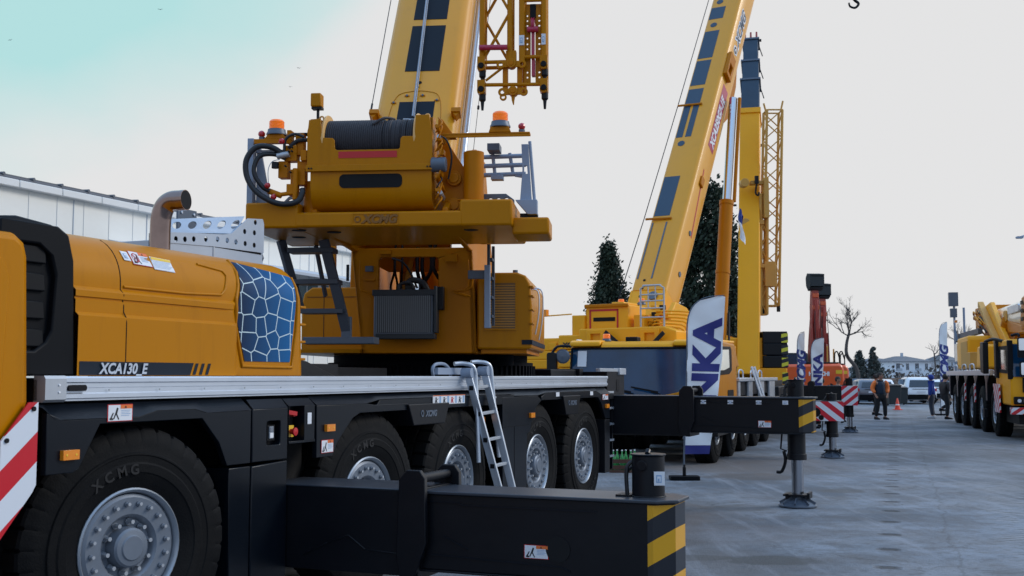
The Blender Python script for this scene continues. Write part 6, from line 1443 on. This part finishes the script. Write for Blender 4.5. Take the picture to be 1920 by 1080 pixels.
g = G(); g.box(3.95, 4.25, -.08, .02, .5, .75, 'dark'); g.box(6.4, 6.55, -.02, .02, .9, 1.5, 'hz_c4'); g.box(8.8, 8.95, -.02, .02, .9, 1.5, 'hz_c4'); m4('step_plate', g)
# cab four
g = G(); g.prism([(.0, .95), (-.06, 1.68), (.14, 2.62), (.3, 2.74), (2.3, 2.72), (2.45, 2.6), (2.45, 1.5), (2.1, 1.45), (1.4, .95)], 'xz', .06, 3.0, 'yellow_lit'); cb4 = m4('cab', g, bevel=.05)
g = G(); g.prism([(.10, 1.80), (.22, 2.56), (2.1, 2.58), (2.15, 1.85)], 'xz', .04, .07, 'black', holes=[[(.45, 1.9), (.5, 2.45), (1.9, 2.48), (1.95, 1.95)]]); f_ = m4('door_frame', g, cb4)
g = G(); g.prism([(.45, 1.9), (.5, 2.45), (1.9, 2.48), (1.95, 1.95)], 'xz', .05, .06, 'glass'); m4('door_window', g, f_)
g = G(); g.add([(-.09, .12, 1.72), (-.09, 2.95, 1.72), (.07, 2.95, 2.60), (.07, .12, 2.60)], [(0, 1, 2, 3)], 'glass_sky'); m4('windscreen', g, cb4, smooth=0)
g = G(); g.box(-.06, .05, .0, .14, 1.65, 2.7, 'black'); m4('front_pillar', g, cb4, bevel=.02)
g = G(); g.box(-.12, .0, .12, .75, .98, 1.19, 'black'); hl = m4('headlight', g, cb4, bevel=.03)
g = G(); g.cyl((-.12, .25, 1.08), (-.135, .25, 1.08), .05, 'alu', n=14); g.box(-.135, -.12, .36, .7, 1.04, 1.12, 'rod'); m4('lamp_lens', g, hl)
g = G(); g.box(-.16, .1, .04, 3.0, .72, .90, 'hz_c4'); m4('bumper', g, cb4, smooth=0)
g = G(); g.prism([(1.35, 1.52), (2.35, 1.52), (2.05, .72), (1.3, .72)], 'xz', -.04, .0, 'hz_c4'); m4('hazard_board', g, cb4, smooth=0)
g = G(); g.prism(rrect(-.02, .22, 1.68, 2.78, .06), 'yz', 1.8, 2.15, 'dark'); g.prism(rrect(-.38, -.05, 1.9, 2.66, .08), 'xz', 0, .01, 'dark') if False else None
g.prism([(1.9, 1.80), (1.85, 2.70), (2.35, 2.72), (2.55, 2.5), (2.45, 1.85)], 'xz', -.35, -.2, 'dark'); g.tube([(1.2, .1, 2.70), (1.6, -.1, 2.78), (2.1, -.25, 2.72)], .05, 'dark', sub=3); m4('side_mirror', g, cb4, bevel=.03)
g = G(); g.tube([(-.2, .1, 2.82), (-.35, .22, 2.85), (-.38, .25, 2.78)], .04, 'dark', sub=3)
g.prism(rrect(.2, .72, 2.22, 2.76, .04), 'yz', -.42, -.36, 'black'); g.prism(rrect(.24, .72, 1.74, 2.12, .04), 'yz', -.42, -.36, 'black'); mm = m4('front_mirror', g, cb4)
g = G(); g.prism(rrect(.23, .69, 2.42, 2.73, .03), 'yz', -.425, -.42, 'mirrorglass'); g.prism(rrect(.27, .69, 1.77, 2.09, .03), 'yz', -.425, -.42, 'mirrorglass'); m4('mirror_glass', g, mm)
# turret four
g = G(); g.prism([(9.0, 1.98), (9.0, 3.05), (9.1, 3.14), (11.8, 3.12), (12.1, 2.9), (12.1, 1.98)], 'xz', .15, 1.6, 'yellow_lit'); eh4 = m4('engine_house', g, bevel=.10)
g = G(); g.box(9.1, 10.8, .13, .15, 2.05, 2.95, 'yellow_old'); m4('side_door', g, eh4, bevel=.02)
g = G(); g.box(8.3, 9.3, .12, .8, 2.0, 2.55, 'yellow_old'); m4('tool_box', g, eh4, bevel=.02)
g = G(); g.cyl((6.2, .75, 1.9), (6.2, .75, 2.75), .55, 'yellow_lit', n=36); g.prism([(5.2, 2.0), (5.2, 2.7), (7.0, 2.7), (7.3, 2.0)], 'xz', .18, 1.2, 'yellow_lit'); t4 = m4('turret_body', g, bevel=.06)
g = G(); g.box(5.6, 5.8, .15, .18, 2.3, 2.5, 'redmetal'); m4('tail_lamp', g, t4)
g = G(); g.beam((7.3, .9, 2.7), (11.2, .9, 4.35), .2, .20, 'yellow_old'); g.prism([(8.0, 2.7), (10.8, 4.25), (9.6, 4.32), (8.2, 3.6), (6.6, 2.9), (6.0, 2.6)], 'xz', 1.0, 1.15, 'yellow_lit'); g.prism([(11.6, 3.0), (12.6, 4.2), (10.8, 4.3), (10.0, 3.0)], 'xz', 1.1, 2.3, 'orange_yellow'); g.cyl((8.4, 1.2, 2.6), (7.6, 1.3, 3.6), .25, 'orange_yellow', n=20); m4('turret_frame', g, bevel=.02)
g = G(); random.seed(9)
for i in range(14): x = random.uniform(11.4, 13.2); z = random.uniform(3.1, 4.1); g.tube([(x, .9, z), (x - .4, .85, z + .1), (x - .9, .9, z - .05), (x - 1.2, .95, z - .2)], .035, random.choice(['orange_yellow', 'yellow_lit', 'dark']), n=6, sub=2)
g.box(12.4, 13.4, 1.0, 1.7, 3.5, 4.3, 'orange_yellow'); m4('winch', g, bevel=.02)
g = G(); g.box(9.8, 16, .6, .75, 3.22, 3.42, 'ladgrey'); g.box(13, 15, .4, .9, 2.3, 3.0, 'teal'); m4('rear_platform', g, bevel=.01)
g = G(); g.cyl((15.6, .5, 1.9), (15.6, .5, 5.1), .045, 'greyrail', n=8); g.cyl((15.9, .9, 1.9), (15.9, .9, 4.5), .045, 'greyrail', n=8); g.box(15.45, 15.75, .3, .65, 4.55, 5.1, 'greysteel'); g.box(15.5, 15.75, .35, .6, 4.1, 4.45, 'greysteel'); g.box(13.8, 13.9, 0.3, .4, 3.8, 3.9, 'marker'); g.beam((15.6, .5, 3.6), (15.0, .5, 3.1), .08, .08, 'greysteel'); m4('lamp_mast', g)
g = G(); sec = [(1.25, 3.55), (1.2, 3.72), (1.25, 4.12), (1.4, 4.22), (2.2, 4.22), (2.35, 4.12), (2.4, 3.6), (2.2, 3.35), (1.4, 3.35)]
g.prism([(y, z - .1) for y, z in sec], 'yz', -6.5, 10.6, 'cream'); bo4 = m4('boom', g, smooth=50)  # cream stands in for the glossy reflection on the yellow boom
g = G(); g.prism([(1.15, 3.15), (1.10, 3.4), (1.16, 4.12), (1.3, 4.25), (1.3, 3.15)], 'yz', 3.6, 4.5, 'orange_yellow'); [g.box(3.9, 4.3, 1.085, 1.10, z, z + .12, 'black') for z in (3.4, 3.65, 3.9)]; m4('boom_collar', g, bo4, bevel=.02)
g = G(); g.prism([(10.8, 3.3), (5.0, 3.05), (-2, 3.0), (-2, 3.30), (5, 3.32), (10.6, 3.9)], 'xz', 1.18, 2.3, 'orange_yellow'); m4('boom_belly', g, bo4, bevel=.04)
g = G(); g.prism(rrect(7.4, 7.9, 3.55, 3.9, .05), 'xz', 1.15, 1.2, 'yellow_old'); g.prism(rrect(1, 3.2, 3.75, 3.98, .05), 'xz', 1.14, 1.19, 'alu'); g.prism(rrect(5, 7, 3.75, 3.98, .05), 'xz', 1.14, 1.19, 'alu'); m4('boom_fitting', g, bo4)

# ================================================================== EXCAVATORS
def excavator(X, Y, label, s=1., az=4, word=True, grp='orange excavators with raised arms'):
    t = thing('excavator', label, 'excavator', Matrix.Translation((X, Y, 0)) @ Matrix.Rotation(R(az), 4, 'Z') @ Matrix.Scale(s, 4), grp)
    g = G(); g.prism([(-2.4, 1.0), (-2.4, 2.1), (-2.3, 2.25), (.22, 2.30), (.38, 2.2), (.43, 2.0), (.43, 1.0)], 'xz', 0, 2.6, 'orange'); b_ = ob('body', g, t, bevel=.12)
    if word: text('lettering', 'HITACHI', .24, 'white', b_, (-1.22, -.012, 1.76), (1, 0, 0), (0, 0, 1), bold=.05, ext=.003)
    g = G(); g.box(.02, .30, -.015, .0, 1.84, 2.0, 'stickyellow'); ob('yellow_plate', g, b_)
    g = G(); g.box(-1.35, .2, .1, 2.4, 2.27, 2.36, 'dark'); ob('top_cover', g, b_, bevel=.02)
    g = G(); g.box(-2.3, -1.0, .6, 2.6, 1.1, 2.78, 'dark'); c_ = ob('cab', g, t, bevel=.08)
    g = G(); g.box(-2.2, -1.1, .57, .6, 1.85, 2.7, 'glass_sky'); ob('rear_window', g, c_)
    for sx in (-2.1, .1):
        g = G(); g.prism([(-.5, .45), (-.3, .08), (0, .0), (3.0, .0), (3.3, .08), (3.5, .45), (3.3, .8), (-.3, .8)], 'yz', sx - .28, sx + .28, 'plastic'); ob('track', g, t, bevel=.03)
    # boom up, arm up
    g = G()
    for x in (-.66, -.38): g.prism([(1.2, 2.0), (.95, 3.4), (1.0, 4.3), (1.25, 4.35), (1.5, 3.4), (1.8, 2.0)], 'yz', x - .04, x + .04, 'orangearm')
    g.box(-.70, -.34, 1.1, 1.15, 2.0, 4.3, 'orangearm'); a_ = ob('boom', g, t, bevel=.02)
    g = G(); g.cyl((-.76, .9, 2.2), (-.72, .9, 3.9), .055, 'orangearm', n=12); g.cyl((-.28, .9, 2.2), (-.32, .9, 3.9), .055, 'orangearm', n=12); g.cyl((-.52, .95, 3.4), (-.52, .85, 5.2), .085, 'orangearm', n=12); ob('lift_cylinder', g, a_)
    g = G(); g.prism([(1.0, 4.1), (.85, 4.9), (.95, 5.7), (1.15, 5.7), (1.3, 4.9), (1.3, 4.2)], 'yz', -.68, -.36, 'orangearm'); g.box(-.69, -.35, .84, .95, 4.75, 4.95, 'orange'); g.box(-.66, -.38, .85, .95, 5.3, 5.5, 'orange'); ar = ob('arm', g, t, bevel=.02)
    g = G()
    for i in range(4): g.tube([(-.75 + i * .15, .85, 2.3), (-.72 + i * .14, .8, 3.2), (-.75 + i * .14, .82, 4.2), (-.64 + i * .1, .84, 5.0)], .018, 'hose' if i % 2 else 'orangearm', n=5, sub=3)
    ob('hydraulic_hose', g, ar)
    g = G(); g.prism([(.55, 6.35), (1.1, 6.42), (1.3, 6.2), (1.25, 5.85), (1.0, 5.6), (.75, 5.7), (.70, 5.75), (.95, 5.9), (.95, 6.15), (.6, 6.25)], 'yz', -.84, -.20, 'binmat'); bk = ob('bucket', g, ar, bevel=.02)
    g = G(); g.prism([(.62, 5.78), (1.15, 5.75), (1.2, 6.3), (.62, 6.36)], 'yz', -.85, -.81, 'binmat'); g.prism([(.62, 5.78), (1.15, 5.75), (1.2, 6.3), (.62, 6.36)], 'yz', -.23, -.19, 'binmat'); g.box(-.82, -.22, .62, .66, 5.80, 6.36, 'binmat'); ob('bucket_side', g, bk, bevel=.01)
    g = G(); [g.tube([(.42 + i * .22, 1.2, 2.2), (.42 + i * .22, 1.2, 2.75), (.54 + i * .22, 1.2, 2.85), (.62 + i * .22, 1.2, 2.6)], .03, 'black', n=6, sub=3) for i in range(2)]; g.cyl((.0, 1.0, 2.3), (.0, 1.0, 3.1), .04, 'yellow_old', n=8); ob('handrail', g, t)
    return t
excavator(14.40, 50, 'orange excavator with a white maker name and its square bucket held highest')
excavator(16.27, 55.5, 'second orange excavator behind the first with its bucket raised a little lower', word=False)
excavator(12.9, 57, 'orange-red excavator mostly hidden behind the black counterweight slabs of the third crane', .76, word=False)

# ================================================================== LOOSE THINGS
hk = thing('crane_hook', 'black hook block hanging on a rope at the very top of the picture', 'hook', Matrix.Translation((bx(1617, 26), 26, 10.68)))
g = G(); g.tube([(0, 0, .12), (.0, 0, -.02), (.10, 0, -.12), (.02, 0, -.22), (-.10, 0, -.19), (-.13, 0, -.10)], .035, 'dark', n=10, sub=4, rs=(.04, .02)); ob('hook', g, hk)
g = G(); g.box(-.10, .12, -.06, .06, .10, .32, 'dark'); ob('block', g, hk, bevel=.02)
g = G(); g.cyl((0, 0, .3), (0, 0, 6), .012, 'steelrope', n=6); ob('rope', g, hk)
def bird(px, py, Y, s, label, roll):
    b_ = W2(px, py, Y); t = thing('gull', label, 'bird', Matrix.Translation(b_) @ Matrix.Rotation(R(roll), 4, 'Y'), 'gulls in the sky')
    g = G(); L = s
    prof = [(-.5, .02), (-.4, .09), (0, .14), (.3, .11), (.5, .06)]
    g.lathe([(0, -.6 * L)] + [(r * L, h * L) for h, r in prof] + [(0, .6 * L)], (0, 0, 0), (0, 1, 0), 'greysteel', 8)
    for k in (-1, 1): g.add([(k * .05 * L, -.2 * L, .05 * L), (k * .7 * L, -.1 * L, .35 * L), (k * 1.5 * L, -.3 * L, .12 * L), (k * .7 * L, .22 * L, .33 * L), (k * .05 * L, .25 * L, .05 * L)], [(0, 1, 2, 3, 4)], 'greysteel')
    ob('body', g, t)
bird(301, 18, 130, .24, 'gull at the top left with level wings', 0)
bird(20, 75, 140, .22, 'gull nearest the left edge of the sky', -15)
bird(561, 128, 150, .25, 'gull left of the nearest boom', 8)
bird(545, 163, 170, .22, 'small gull just below another left of the nearest boom', 5)
bird(1757, 617, 170, .18, 'tiny gull low above the far houses', 10)
# crate of green bottles under the rear of the nearest crane
cr = W2(1170, 866, 20.6); cx_ = cr.x
t = thing('crate', 'wooden crate on the ground behind the rear wheel of the nearest crane', 'crate', Matrix.Translation((cx_, 20.6, 0)))
g = G(); g.box(-.28, .28, -.2, .2, .0, .04, 'wood'); [g.box(-.28, .28, y, y + .02, z, z + .07, 'wood') for y in (-.2, .18) for z in (.06, .17)]; [g.box(x, x + .02, -.2, .2, z, z + .07, 'wood') for x in (-.28, .26) for z in (.06, .17)]; ob('slat_box', g, t)
for i in range(6):
    b_ = thing('bottle', 'green glass bottle standing in the wooden crate', 'bottle', Matrix.Translation((cx_ - .2 + .08 * i, 20.6 - .05 + .1 * (i % 2), .04)), 'green bottles in the crate')
    g = G(); g.lathe([(0, 0), (.036, .0), (.038, .02), (.038, .2), (.03, .24), (.014, .29), (.014, .34), (0, .34)], (0, 0, 0), (0, 0, 1), 'green_bottle', 12); ob('glass_body', g, b_)
    g = G(); g.cyl((0, 0, .34), (0, 0, .36), .016, 'white', n=10); ob('cap', g, b_)
lp = thing('street_lamp', 'grey street lamp whose head shows at the right edge of the sky', 'street lamp', Matrix.Translation((bx(1924, 45), 45, 0)))
g = G(); g.cyl((.35, 0, 0), (.35, 0, 7.2), .07, 'greyrail', n=10, r1=.05); ob('post', g, lp)
g = G(); g.tube([(.35, 0, 7.1), (.2, 0, 7.4), (-.1, 0, 7.35)], .03, 'greyrail', n=8, sub=3); g.prism(rrect(-.26, .0, 7.28, 7.37, .03), 'xz', -.08, .08, 'greyrail'); ob('lamp_head', g, lp)

# ================================================================== PEOPLE
def skin_obj(name, chains, parent, mat, levels=1, kind=None):
    """chains: list of lists of (x,y,z,r); first vertex of chains after the first is welded to the nearest existing vertex when closer than 1 mm"""
    vs = []; rs = []; es = []
    for ch in chains:
        prev = None
        for (x, y, z, r) in ch:
            p = Vector((x, y, z)); k = next((i for i, v in enumerate(vs) if (v - p).length < .001), None)
            if k is None: vs.append(p); rs.append(r); k = len(vs) - 1
            if prev is not None and prev != k: es.append((prev, k))
            prev = k
    me = bpy.data.meshes.new(name); me.from_pydata([tuple(v) for v in vs], es, []); me.materials.append(MATS[mat])
    o = link(bpy.data.objects.new(name, me)); md = o.modifiers.new('skin', 'SKIN'); md.use_smooth_shade = True
    for i, sv in enumerate(me.skin_vertices[0].data):
        r = rs[i]; sv.radius = (r, r) if not isinstance(r, tuple) else r; sv.use_root = (i == 0)
    sb = o.modifiers.new('sub', 'SUBSURF'); sb.levels = levels; sb.render_levels = levels
    if parent is not None: o.parent = parent
    return o
def person(px, Y, h, face, label, top, bottom, shoe, pose='stand', hood=None, vest=None, gz=0, hair='hair'):
    k = h / 1.75
    t = thing('person', label, 'person', Matrix.Translation((bx(px, Y), Y, gz)) @ Matrix.Rotation(R(face), 4, 'Z') @ Matrix.Diagonal((k * 1.25, k * 1.2, k, 1)))
    # faces -y ; x = its left side to +x
    hip = (0, 0, .94); 
    fl = [(-.11, 0, .92), (-.13, -.01, .50), (-.14, .03, .09)]; fr_ = [(.11, 0, .92), (.13, -.01, .50), (.15, .03, .09)]
    if pose == 'lean': fr_ = [(.11, 0, .92), (.14, -.30, .62), (.13, .05, .40)]
    if pose == 'step': fl = [(-.10, 0, .92), (-.12, -.1, .50), (-.13, -.05, .09)]; fr_ = [(.10, 0, .92), (.12, .02, .50), (.13, .12, .09)]
    if pose == 'hands': al = [(-.18, 0, 1.42), (-.245, .05, 1.16), (-.20, -.05, .95), (-.18, -.07, .90)]; ar = [(.18, 0, 1.42), (.245, .05, 1.16), (.20, -.05, .95), (.18, -.07, .90)]
    elif pose in ('lean', 'phone', 'step'): al = [(-.19, -.02, 1.40), (-.25, -.02, 1.12), (-.12, -.24, 1.12), (-.07, -.31, 1.14)]; ar = [(.19, -.02, 1.40), (.25, 0, 1.12), (.14, -.22, 1.10), (.08, -.29, 1.13)]
    else: al = [(-.19, 0, 1.42), (-.24, .01, 1.14), (-.24, -.04, .90), (-.24, -.06, .82)]; ar = [(.19, 0, 1.42), (.24, .01, 1.14), (.24, -.04, .90), (.24, -.06, .82)]
    hd = -.06 if pose in ('phone', 'lean') else -.02
    torso = [(0, 0, .94, (.085, .07)), (0, 0, 1.10, (.09, .07)), (0, 0, 1.30, (.11, .08)), (0, .0, 1.41, (.10, .08)), (0, 0, 1.47, .055), (0, hd * .4, 1.53, .055), (0, hd, 1.585, (.068, .08)), (0, hd - .005, 1.65, (.078, .092)), (0, hd, 1.715, (.055, .065))]
    def leg(c, r=(.06, .045, .034)): return [(0, 0, .94, (.085, .07))] + [(*c[i], r[i]) for i in range(3)]
    def arm(c, r=(.045, .036, .028, .026)): return [(0, 0, 1.30, (.11, .08)), ] + [(*c[i], r[i]) for i in range(4)]
    def foot(c, r): return [(*c[2], .038), (c[2][0], c[2][1] - .07, c[2][2] - .045, .03), (c[2][0], c[2][1] - .16, c[2][2] - .06, .024)]
    chains = [torso, leg(fl), leg(fr_), arm(al), arm(ar), foot(fl, 0), foot(fr_, 0)]
    # five separate fingers on each hand
    for c, s in ((al, 1), (ar, -1)):
        e = Vector(c[3]); d = (e - Vector(c[2])).normalized(); sd = Vector((s, 0, 0)); sd = (sd - d * sd.dot(d)).normalized()
        for i, (o_, L_) in enumerate(((-.027, .055), (-.009, .068), (.010, .064), (.028, .05))):
            a = e + sd * o_ + d * .03; chains.append([(*e, .026), (*a, .011), (*(a + d * L_ * .5 + Vector((0, -.008, -.006))), .009), (*(a + d * L_ + Vector((0, -.012, -.018))), .007)])
        a = e + sd * .034 - d * .01; chains.append([(*e, .026), (*a, .011), (*(a + sd * .022 + d * .03), .008)])
    chains.append([(0, hd, 1.585 + .0, (.068, .08)), (0, hd - .095, 1.615, .012)])
    skin_obj('body', chains, t, 'skin')
    tr = [[(0, 0, 1.04, (.14, .115)), (0, 0, .90, (.155, .125))]]
    for c in (fl, fr_): tr.append([(0, 0, .90, (.155, .125)), (c[0][0], c[0][1], c[0][2] - .10, .105), (*c[1], .075), (c[2][0], c[2][1], c[2][2] + .02, .062)])
    skin_obj('trousers', tr, t, bottom)
    jk = [[(0, .01, .82, (.17, .135)), (0, .01, 1.10, (.165, .13)), (0, 0, 1.30, (.18, .135)), (0, .0, 1.41, (.14, .10)), (0, 0, 1.46, .075)]]
    if vest:
        skin_obj('jacket', jk, t, vest)
        for c in (al, ar): skin_obj('sleeve', [[(c[0][0] * .8, c[0][1], c[0][2] - .01, .085), (*c[0], .088), (*c[1], .075), (c[2][0], c[2][1], c[2][2] + .04, .055)]], t, top)
    else: skin_obj('jacket', jk + [[(0, 0, 1.30, (.18, .135)), (*c[0], .085), (*c[1], .066), (*c[2], .048)] for c in (al, ar)], t, top)
    if vest: # darker zip front panel
        skin_obj('vest_front', [[(0, -.045, .90, (.115, .10)), (0, -.045, 1.10, (.12, .10)), (0, -.05, 1.30, (.12, .10)), (0, -.03, 1.43, (.09, .08))]], t, vest)
        skin_obj('collar', [[(-.1, .02, 1.46, .045), (0, -.06, 1.44, .04), (.1, .02, 1.46, .045), (0, .08, 1.49, .045)]], t, 'cl_dark')
    for c in (fl, fr_):
        g = G(); x, y, z = c[2]; g.hexa([(x - .05, y - .20, z - .09), (x + .05, y - .20, z - .09), (x + .045, y + .08, z - .09), (x - .045, y + .08, z - .09), (x - .04, y - .17, z - .03), (x + .04, y - .17, z - .03), (x + .045, y + .07, z + .03), (x - .045, y + .07, z + .03)], shoe); ob('shoe', g, t, bevel=.02)
    if hood: skin_obj('hood', [[(0, .02, 1.50, .085), (0, hd + .02, 1.60, (.10, .115)), (0, hd + .015, 1.68, (.098, .11)), (0, hd + .01, 1.74, .06)]], t, hood)
    else:
        g = G(); g.lathe([(0, .115), (.05, .105), (.083, .06), (.095, .0), (.092, -.05), (.08, -.09)], (0, hd + .022, 1.665), (0, .25, 1), hair, 20); ob('hair', g, t, smooth=70)
    g = G()
    for s in (-1, 1): g.lathe([(0, -.012), (.010, -.006), (.012, 0), (.010, .006), (0, .012)], (s * .03, hd - .082, 1.655), (0, 1, 0), 'ink', 8)
    g.box(-.025, .025, hd - .088, hd - .07, 1.575, 1.583, 'redmetal'); ob('face_features', g, t)
    return t
person(1648, 45.2, 1.86, 8, 'man in orange and navy work jacket standing in the open, hands in pockets', 'cl_orange', 'cl_dark', 'black', 'hands', vest='cl_navy')
person(1640, 50.5, 1.80, 60, 'dark-clothed man partly hidden behind the man in orange', 'cl_dark', 'cl_dark', 'black', 'step')
person(1743, 46.5, 1.82, -115, 'person in a bright blue hooded jacket and white shoes beside the man in black', 'cl_blue', 'cl_jeans', 'shoe_w', 'stand', hood='cl_blue')
person(1768, 45.6, 1.80, 100, 'man in a black puffer jacket looking down, one leg bent against the right-hand crane', 'cl_puffer', 'cl_dark', 'black', 'lean')
person(1569, 43, 1.70, 5, 'dark-haired man in black behind the far outrigger beam', 'cl_dark', 'cl_dark', 'black', 'stand')
person(1523, 38.2, 1.66, 175, 'person in an olive hood seen from behind below the navy-lettered banner', 'cl_olive', 'cl_dark', 'black', 'stand', hood='cl_olive')
person(1538, 41, 1.66, 150, 'person in black almost hidden between the outrigger beam and the excavator', 'cl_dark', 'cl_dark', 'black', 'stand')
# ================================================================== camera, light, world
cam = bpy.data.objects.new('camera', bpy.data.cameras.new('camera')); COL.objects.link(cam)
cam.location = (0, 0, 1.74); cam.rotation_euler = (R(90) + math.atan(165 / 2100), 0, 0)
cam.data.sensor_width = 36; cam.data.lens = 36 * 2100 / 1920; cam.data.clip_start = .1; cam.data.clip_end = 3000
cam.data.dof.use_dof = True; cam.data.dof.focus_distance = 11.5; cam.data.dof.aperture_fstop = 5.6
scn.camera = cam
SUN_EL, SUN_AZ = 32, 78
w_ = bpy.data.worlds.new('World'); scn.world = w_; w_.use_nodes = True
nt = w_.node_tree; bg = nt.nodes['Background']
sky = N(nt, 'ShaderNodeTexSky', sky_type='NISHITA'); sky.sun_disc = False; sky.sun_elevation = R(SUN_EL); sky.sun_rotation = R(SUN_AZ); sky.air_density = 1.; sky.dust_density = 1.; sky.ozone_density = 2.
tc = N(nt, 'ShaderNodeTexCoord')
nz = N(nt, 'ShaderNodeTexNoise'); nz.inputs['Scale'].default_value = 2.4; nz.inputs['Detail'].default_value = 6; nz.inputs['Roughness'].default_value = .5
mp = N(nt, 'ShaderNodeMapping'); mp.inputs['Scale'].default_value = (1, 1, 1.6); mp.inputs['Location'].default_value = (.3, .1, .2)
nt.links.new(tc.outputs['Generated'], mp.inputs[0]); nt.links.new(mp.outputs[0], nz.inputs['Vector'])
# cloud cover thins toward the upper left and overhead
dv = Vector((-.45, .70, .55)).normalized()
dt = N(nt, 'ShaderNodeVectorMath', operation='DOT_PRODUCT'); dt.inputs[1].default_value = dv; nt.links.new(tc.outputs['Generated'], dt.inputs[0])
m1 = N(nt, 'ShaderNodeMapRange'); m1.inputs[1].default_value = .885; m1.inputs[2].default_value = .948; m1.inputs[3].default_value = 0; m1.inputs[4].default_value = 1.0
nt.links.new(dt.outputs['Value'], m1.inputs[0])
sx = N(nt, 'ShaderNodeSeparateXYZ'); nt.links.new(tc.outputs['Generated'], sx.inputs[0])
m2 = N(nt, 'ShaderNodeMapRange'); m2.inputs[1].default_value = .40; m2.inputs[2].default_value = .8; m2.inputs[4].default_value = .9; nt.links.new(sx.outputs['Z'], m2.inputs[0])
m3 = N(nt, 'ShaderNodeMapRange'); m3.inputs[1].default_value = .25; m3.inputs[2].default_value = -.55; m3.inputs[4].default_value = .75; nt.links.new(sx.outputs['Y'], m3.inputs[0])
mxa = N(nt, 'ShaderNodeMath', operation='MAXIMUM'); nt.links.new(m1.outputs[0], mxa.inputs[0]); nt.links.new(m2.outputs[0], mxa.inputs[1])
mxb = N(nt, 'ShaderNodeMath', operation='MAXIMUM'); nt.links.new(mxa.outputs[0], mxb.inputs[0]); nt.links.new(m3.outputs[0], mxb.inputs[1])
nn = N(nt, 'ShaderNodeMapRange'); nn.inputs[1].default_value = .3; nn.inputs[2].default_value = .7; nn.inputs[3].default_value = -.5; nn.inputs[4].default_value = .42; nt.links.new(nz.outputs['Fac'], nn.inputs[0])
ad = N(nt, 'ShaderNodeMath', operation='ADD'); ad.use_clamp = True; nt.links.new(mxb.outputs[0], ad.inputs[0]); nt.links.new(nn.outputs[0], ad.inputs[1])
gt = N(nt, 'ShaderNodeMath', operation='MULTIPLY'); nt.links.new(ad.outputs[0], gt.inputs[0]); gt.inputs[1].default_value = 1.0
mul = N(nt, 'ShaderNodeMath', operation='MULTIPLY'); mul.use_clamp = True; nt.links.new(mxb.outputs[0], mul.inputs[0]); mul.inputs[1].default_value = 4
cov = N(nt, 'ShaderNodeMath', operation='MULTIPLY'); nt.links.new(gt.outputs[0], cov.inputs[0]); nt.links.new(mul.outputs[0], cov.inputs[1])
clear = N(nt, 'ShaderNodeMix', data_type='RGBA', blend_type='MIX'); clear.inputs[0].default_value = .94; clear.inputs[7].default_value = (4.75, 7.75, 7.7, 1)
nt.links.new(sky.outputs[0], clear.inputs[6])
mix = N(nt, 'ShaderNodeMix', data_type='RGBA'); mix.inputs[6].default_value = (7.75, 7.75, 7.80, 1)
nt.links.new(cov.outputs[0], mix.inputs[0]); nt.links.new(clear.outputs[2], mix.inputs[7]); 
# unseen sky overhead and behind camera, brightness and tint chosen to light the scene
up = N(nt, 'ShaderNodeMapRange'); up.inputs[1].default_value = .36; up.inputs[2].default_value = .62; nt.links.new(sx.outputs['Z'], up.inputs[0])
bh = N(nt, 'ShaderNodeMapRange'); bh.inputs[1].default_value = .68; bh.inputs[2].default_value = .05; nt.links.new(sx.outputs['Y'], bh.inputs[0])
dk = N(nt, 'ShaderNodeMath', operation='MAXIMUM'); nt.links.new(up.outputs[0], dk.inputs[0]); nt.links.new(bh.outputs[0], dk.inputs[1])
sky_fill = N(nt, 'ShaderNodeMix', data_type='RGBA'); sky_fill.inputs[0].default_value = .7; sky_fill.inputs[7].default_value = (6.6, 10.4, 16.0, 1); nt.links.new(sky.outputs[0], sky_fill.inputs[6])
fin = N(nt, 'ShaderNodeMix', data_type='RGBA'); nt.links.new(dk.outputs[0], fin.inputs[0]); nt.links.new(mix.outputs[2], fin.inputs[6]); nt.links.new(sky_fill.outputs[2], fin.inputs[7])
low = N(nt, 'ShaderNodeMix', data_type='RGBA'); low.inputs[7].default_value = (5.4, 6.2, 7.4, 1)
nt.links.new(bh.outputs[0], low.inputs[0]); nt.links.new(fin.outputs[2], low.inputs[6])
upk = N(nt, 'ShaderNodeMix', data_type='RGBA'); nt.links.new(up.outputs[0], upk.inputs[0]); nt.links.new(low.outputs[2], upk.inputs[6]); nt.links.new(fin.outputs[2], upk.inputs[7])
nt.links.new(upk.outputs[2], bg.inputs['Color'])
bg.inputs['Strength'].default_value = .10
sl = bpy.data.lights.new('sun', 'SUN'); sl.energy = 1.5; sl.angle = R(20); sl.color = (1, .93, .84)
so = bpy.data.objects.new('sun', sl); COL.objects.link(so)
az, el = R(SUN_AZ), R(SUN_EL); d = Vector((math.sin(az) * math.cos(el), math.cos(az) * math.cos(el), math.sin(el)))
so.rotation_euler = d.to_track_quat('Z', 'Y').to_euler()
scn.view_settings.view_transform = 'Standard'; scn.view_settings.look = 'None'; scn.view_settings.exposure = 0; scn.view_settings.gamma = 1
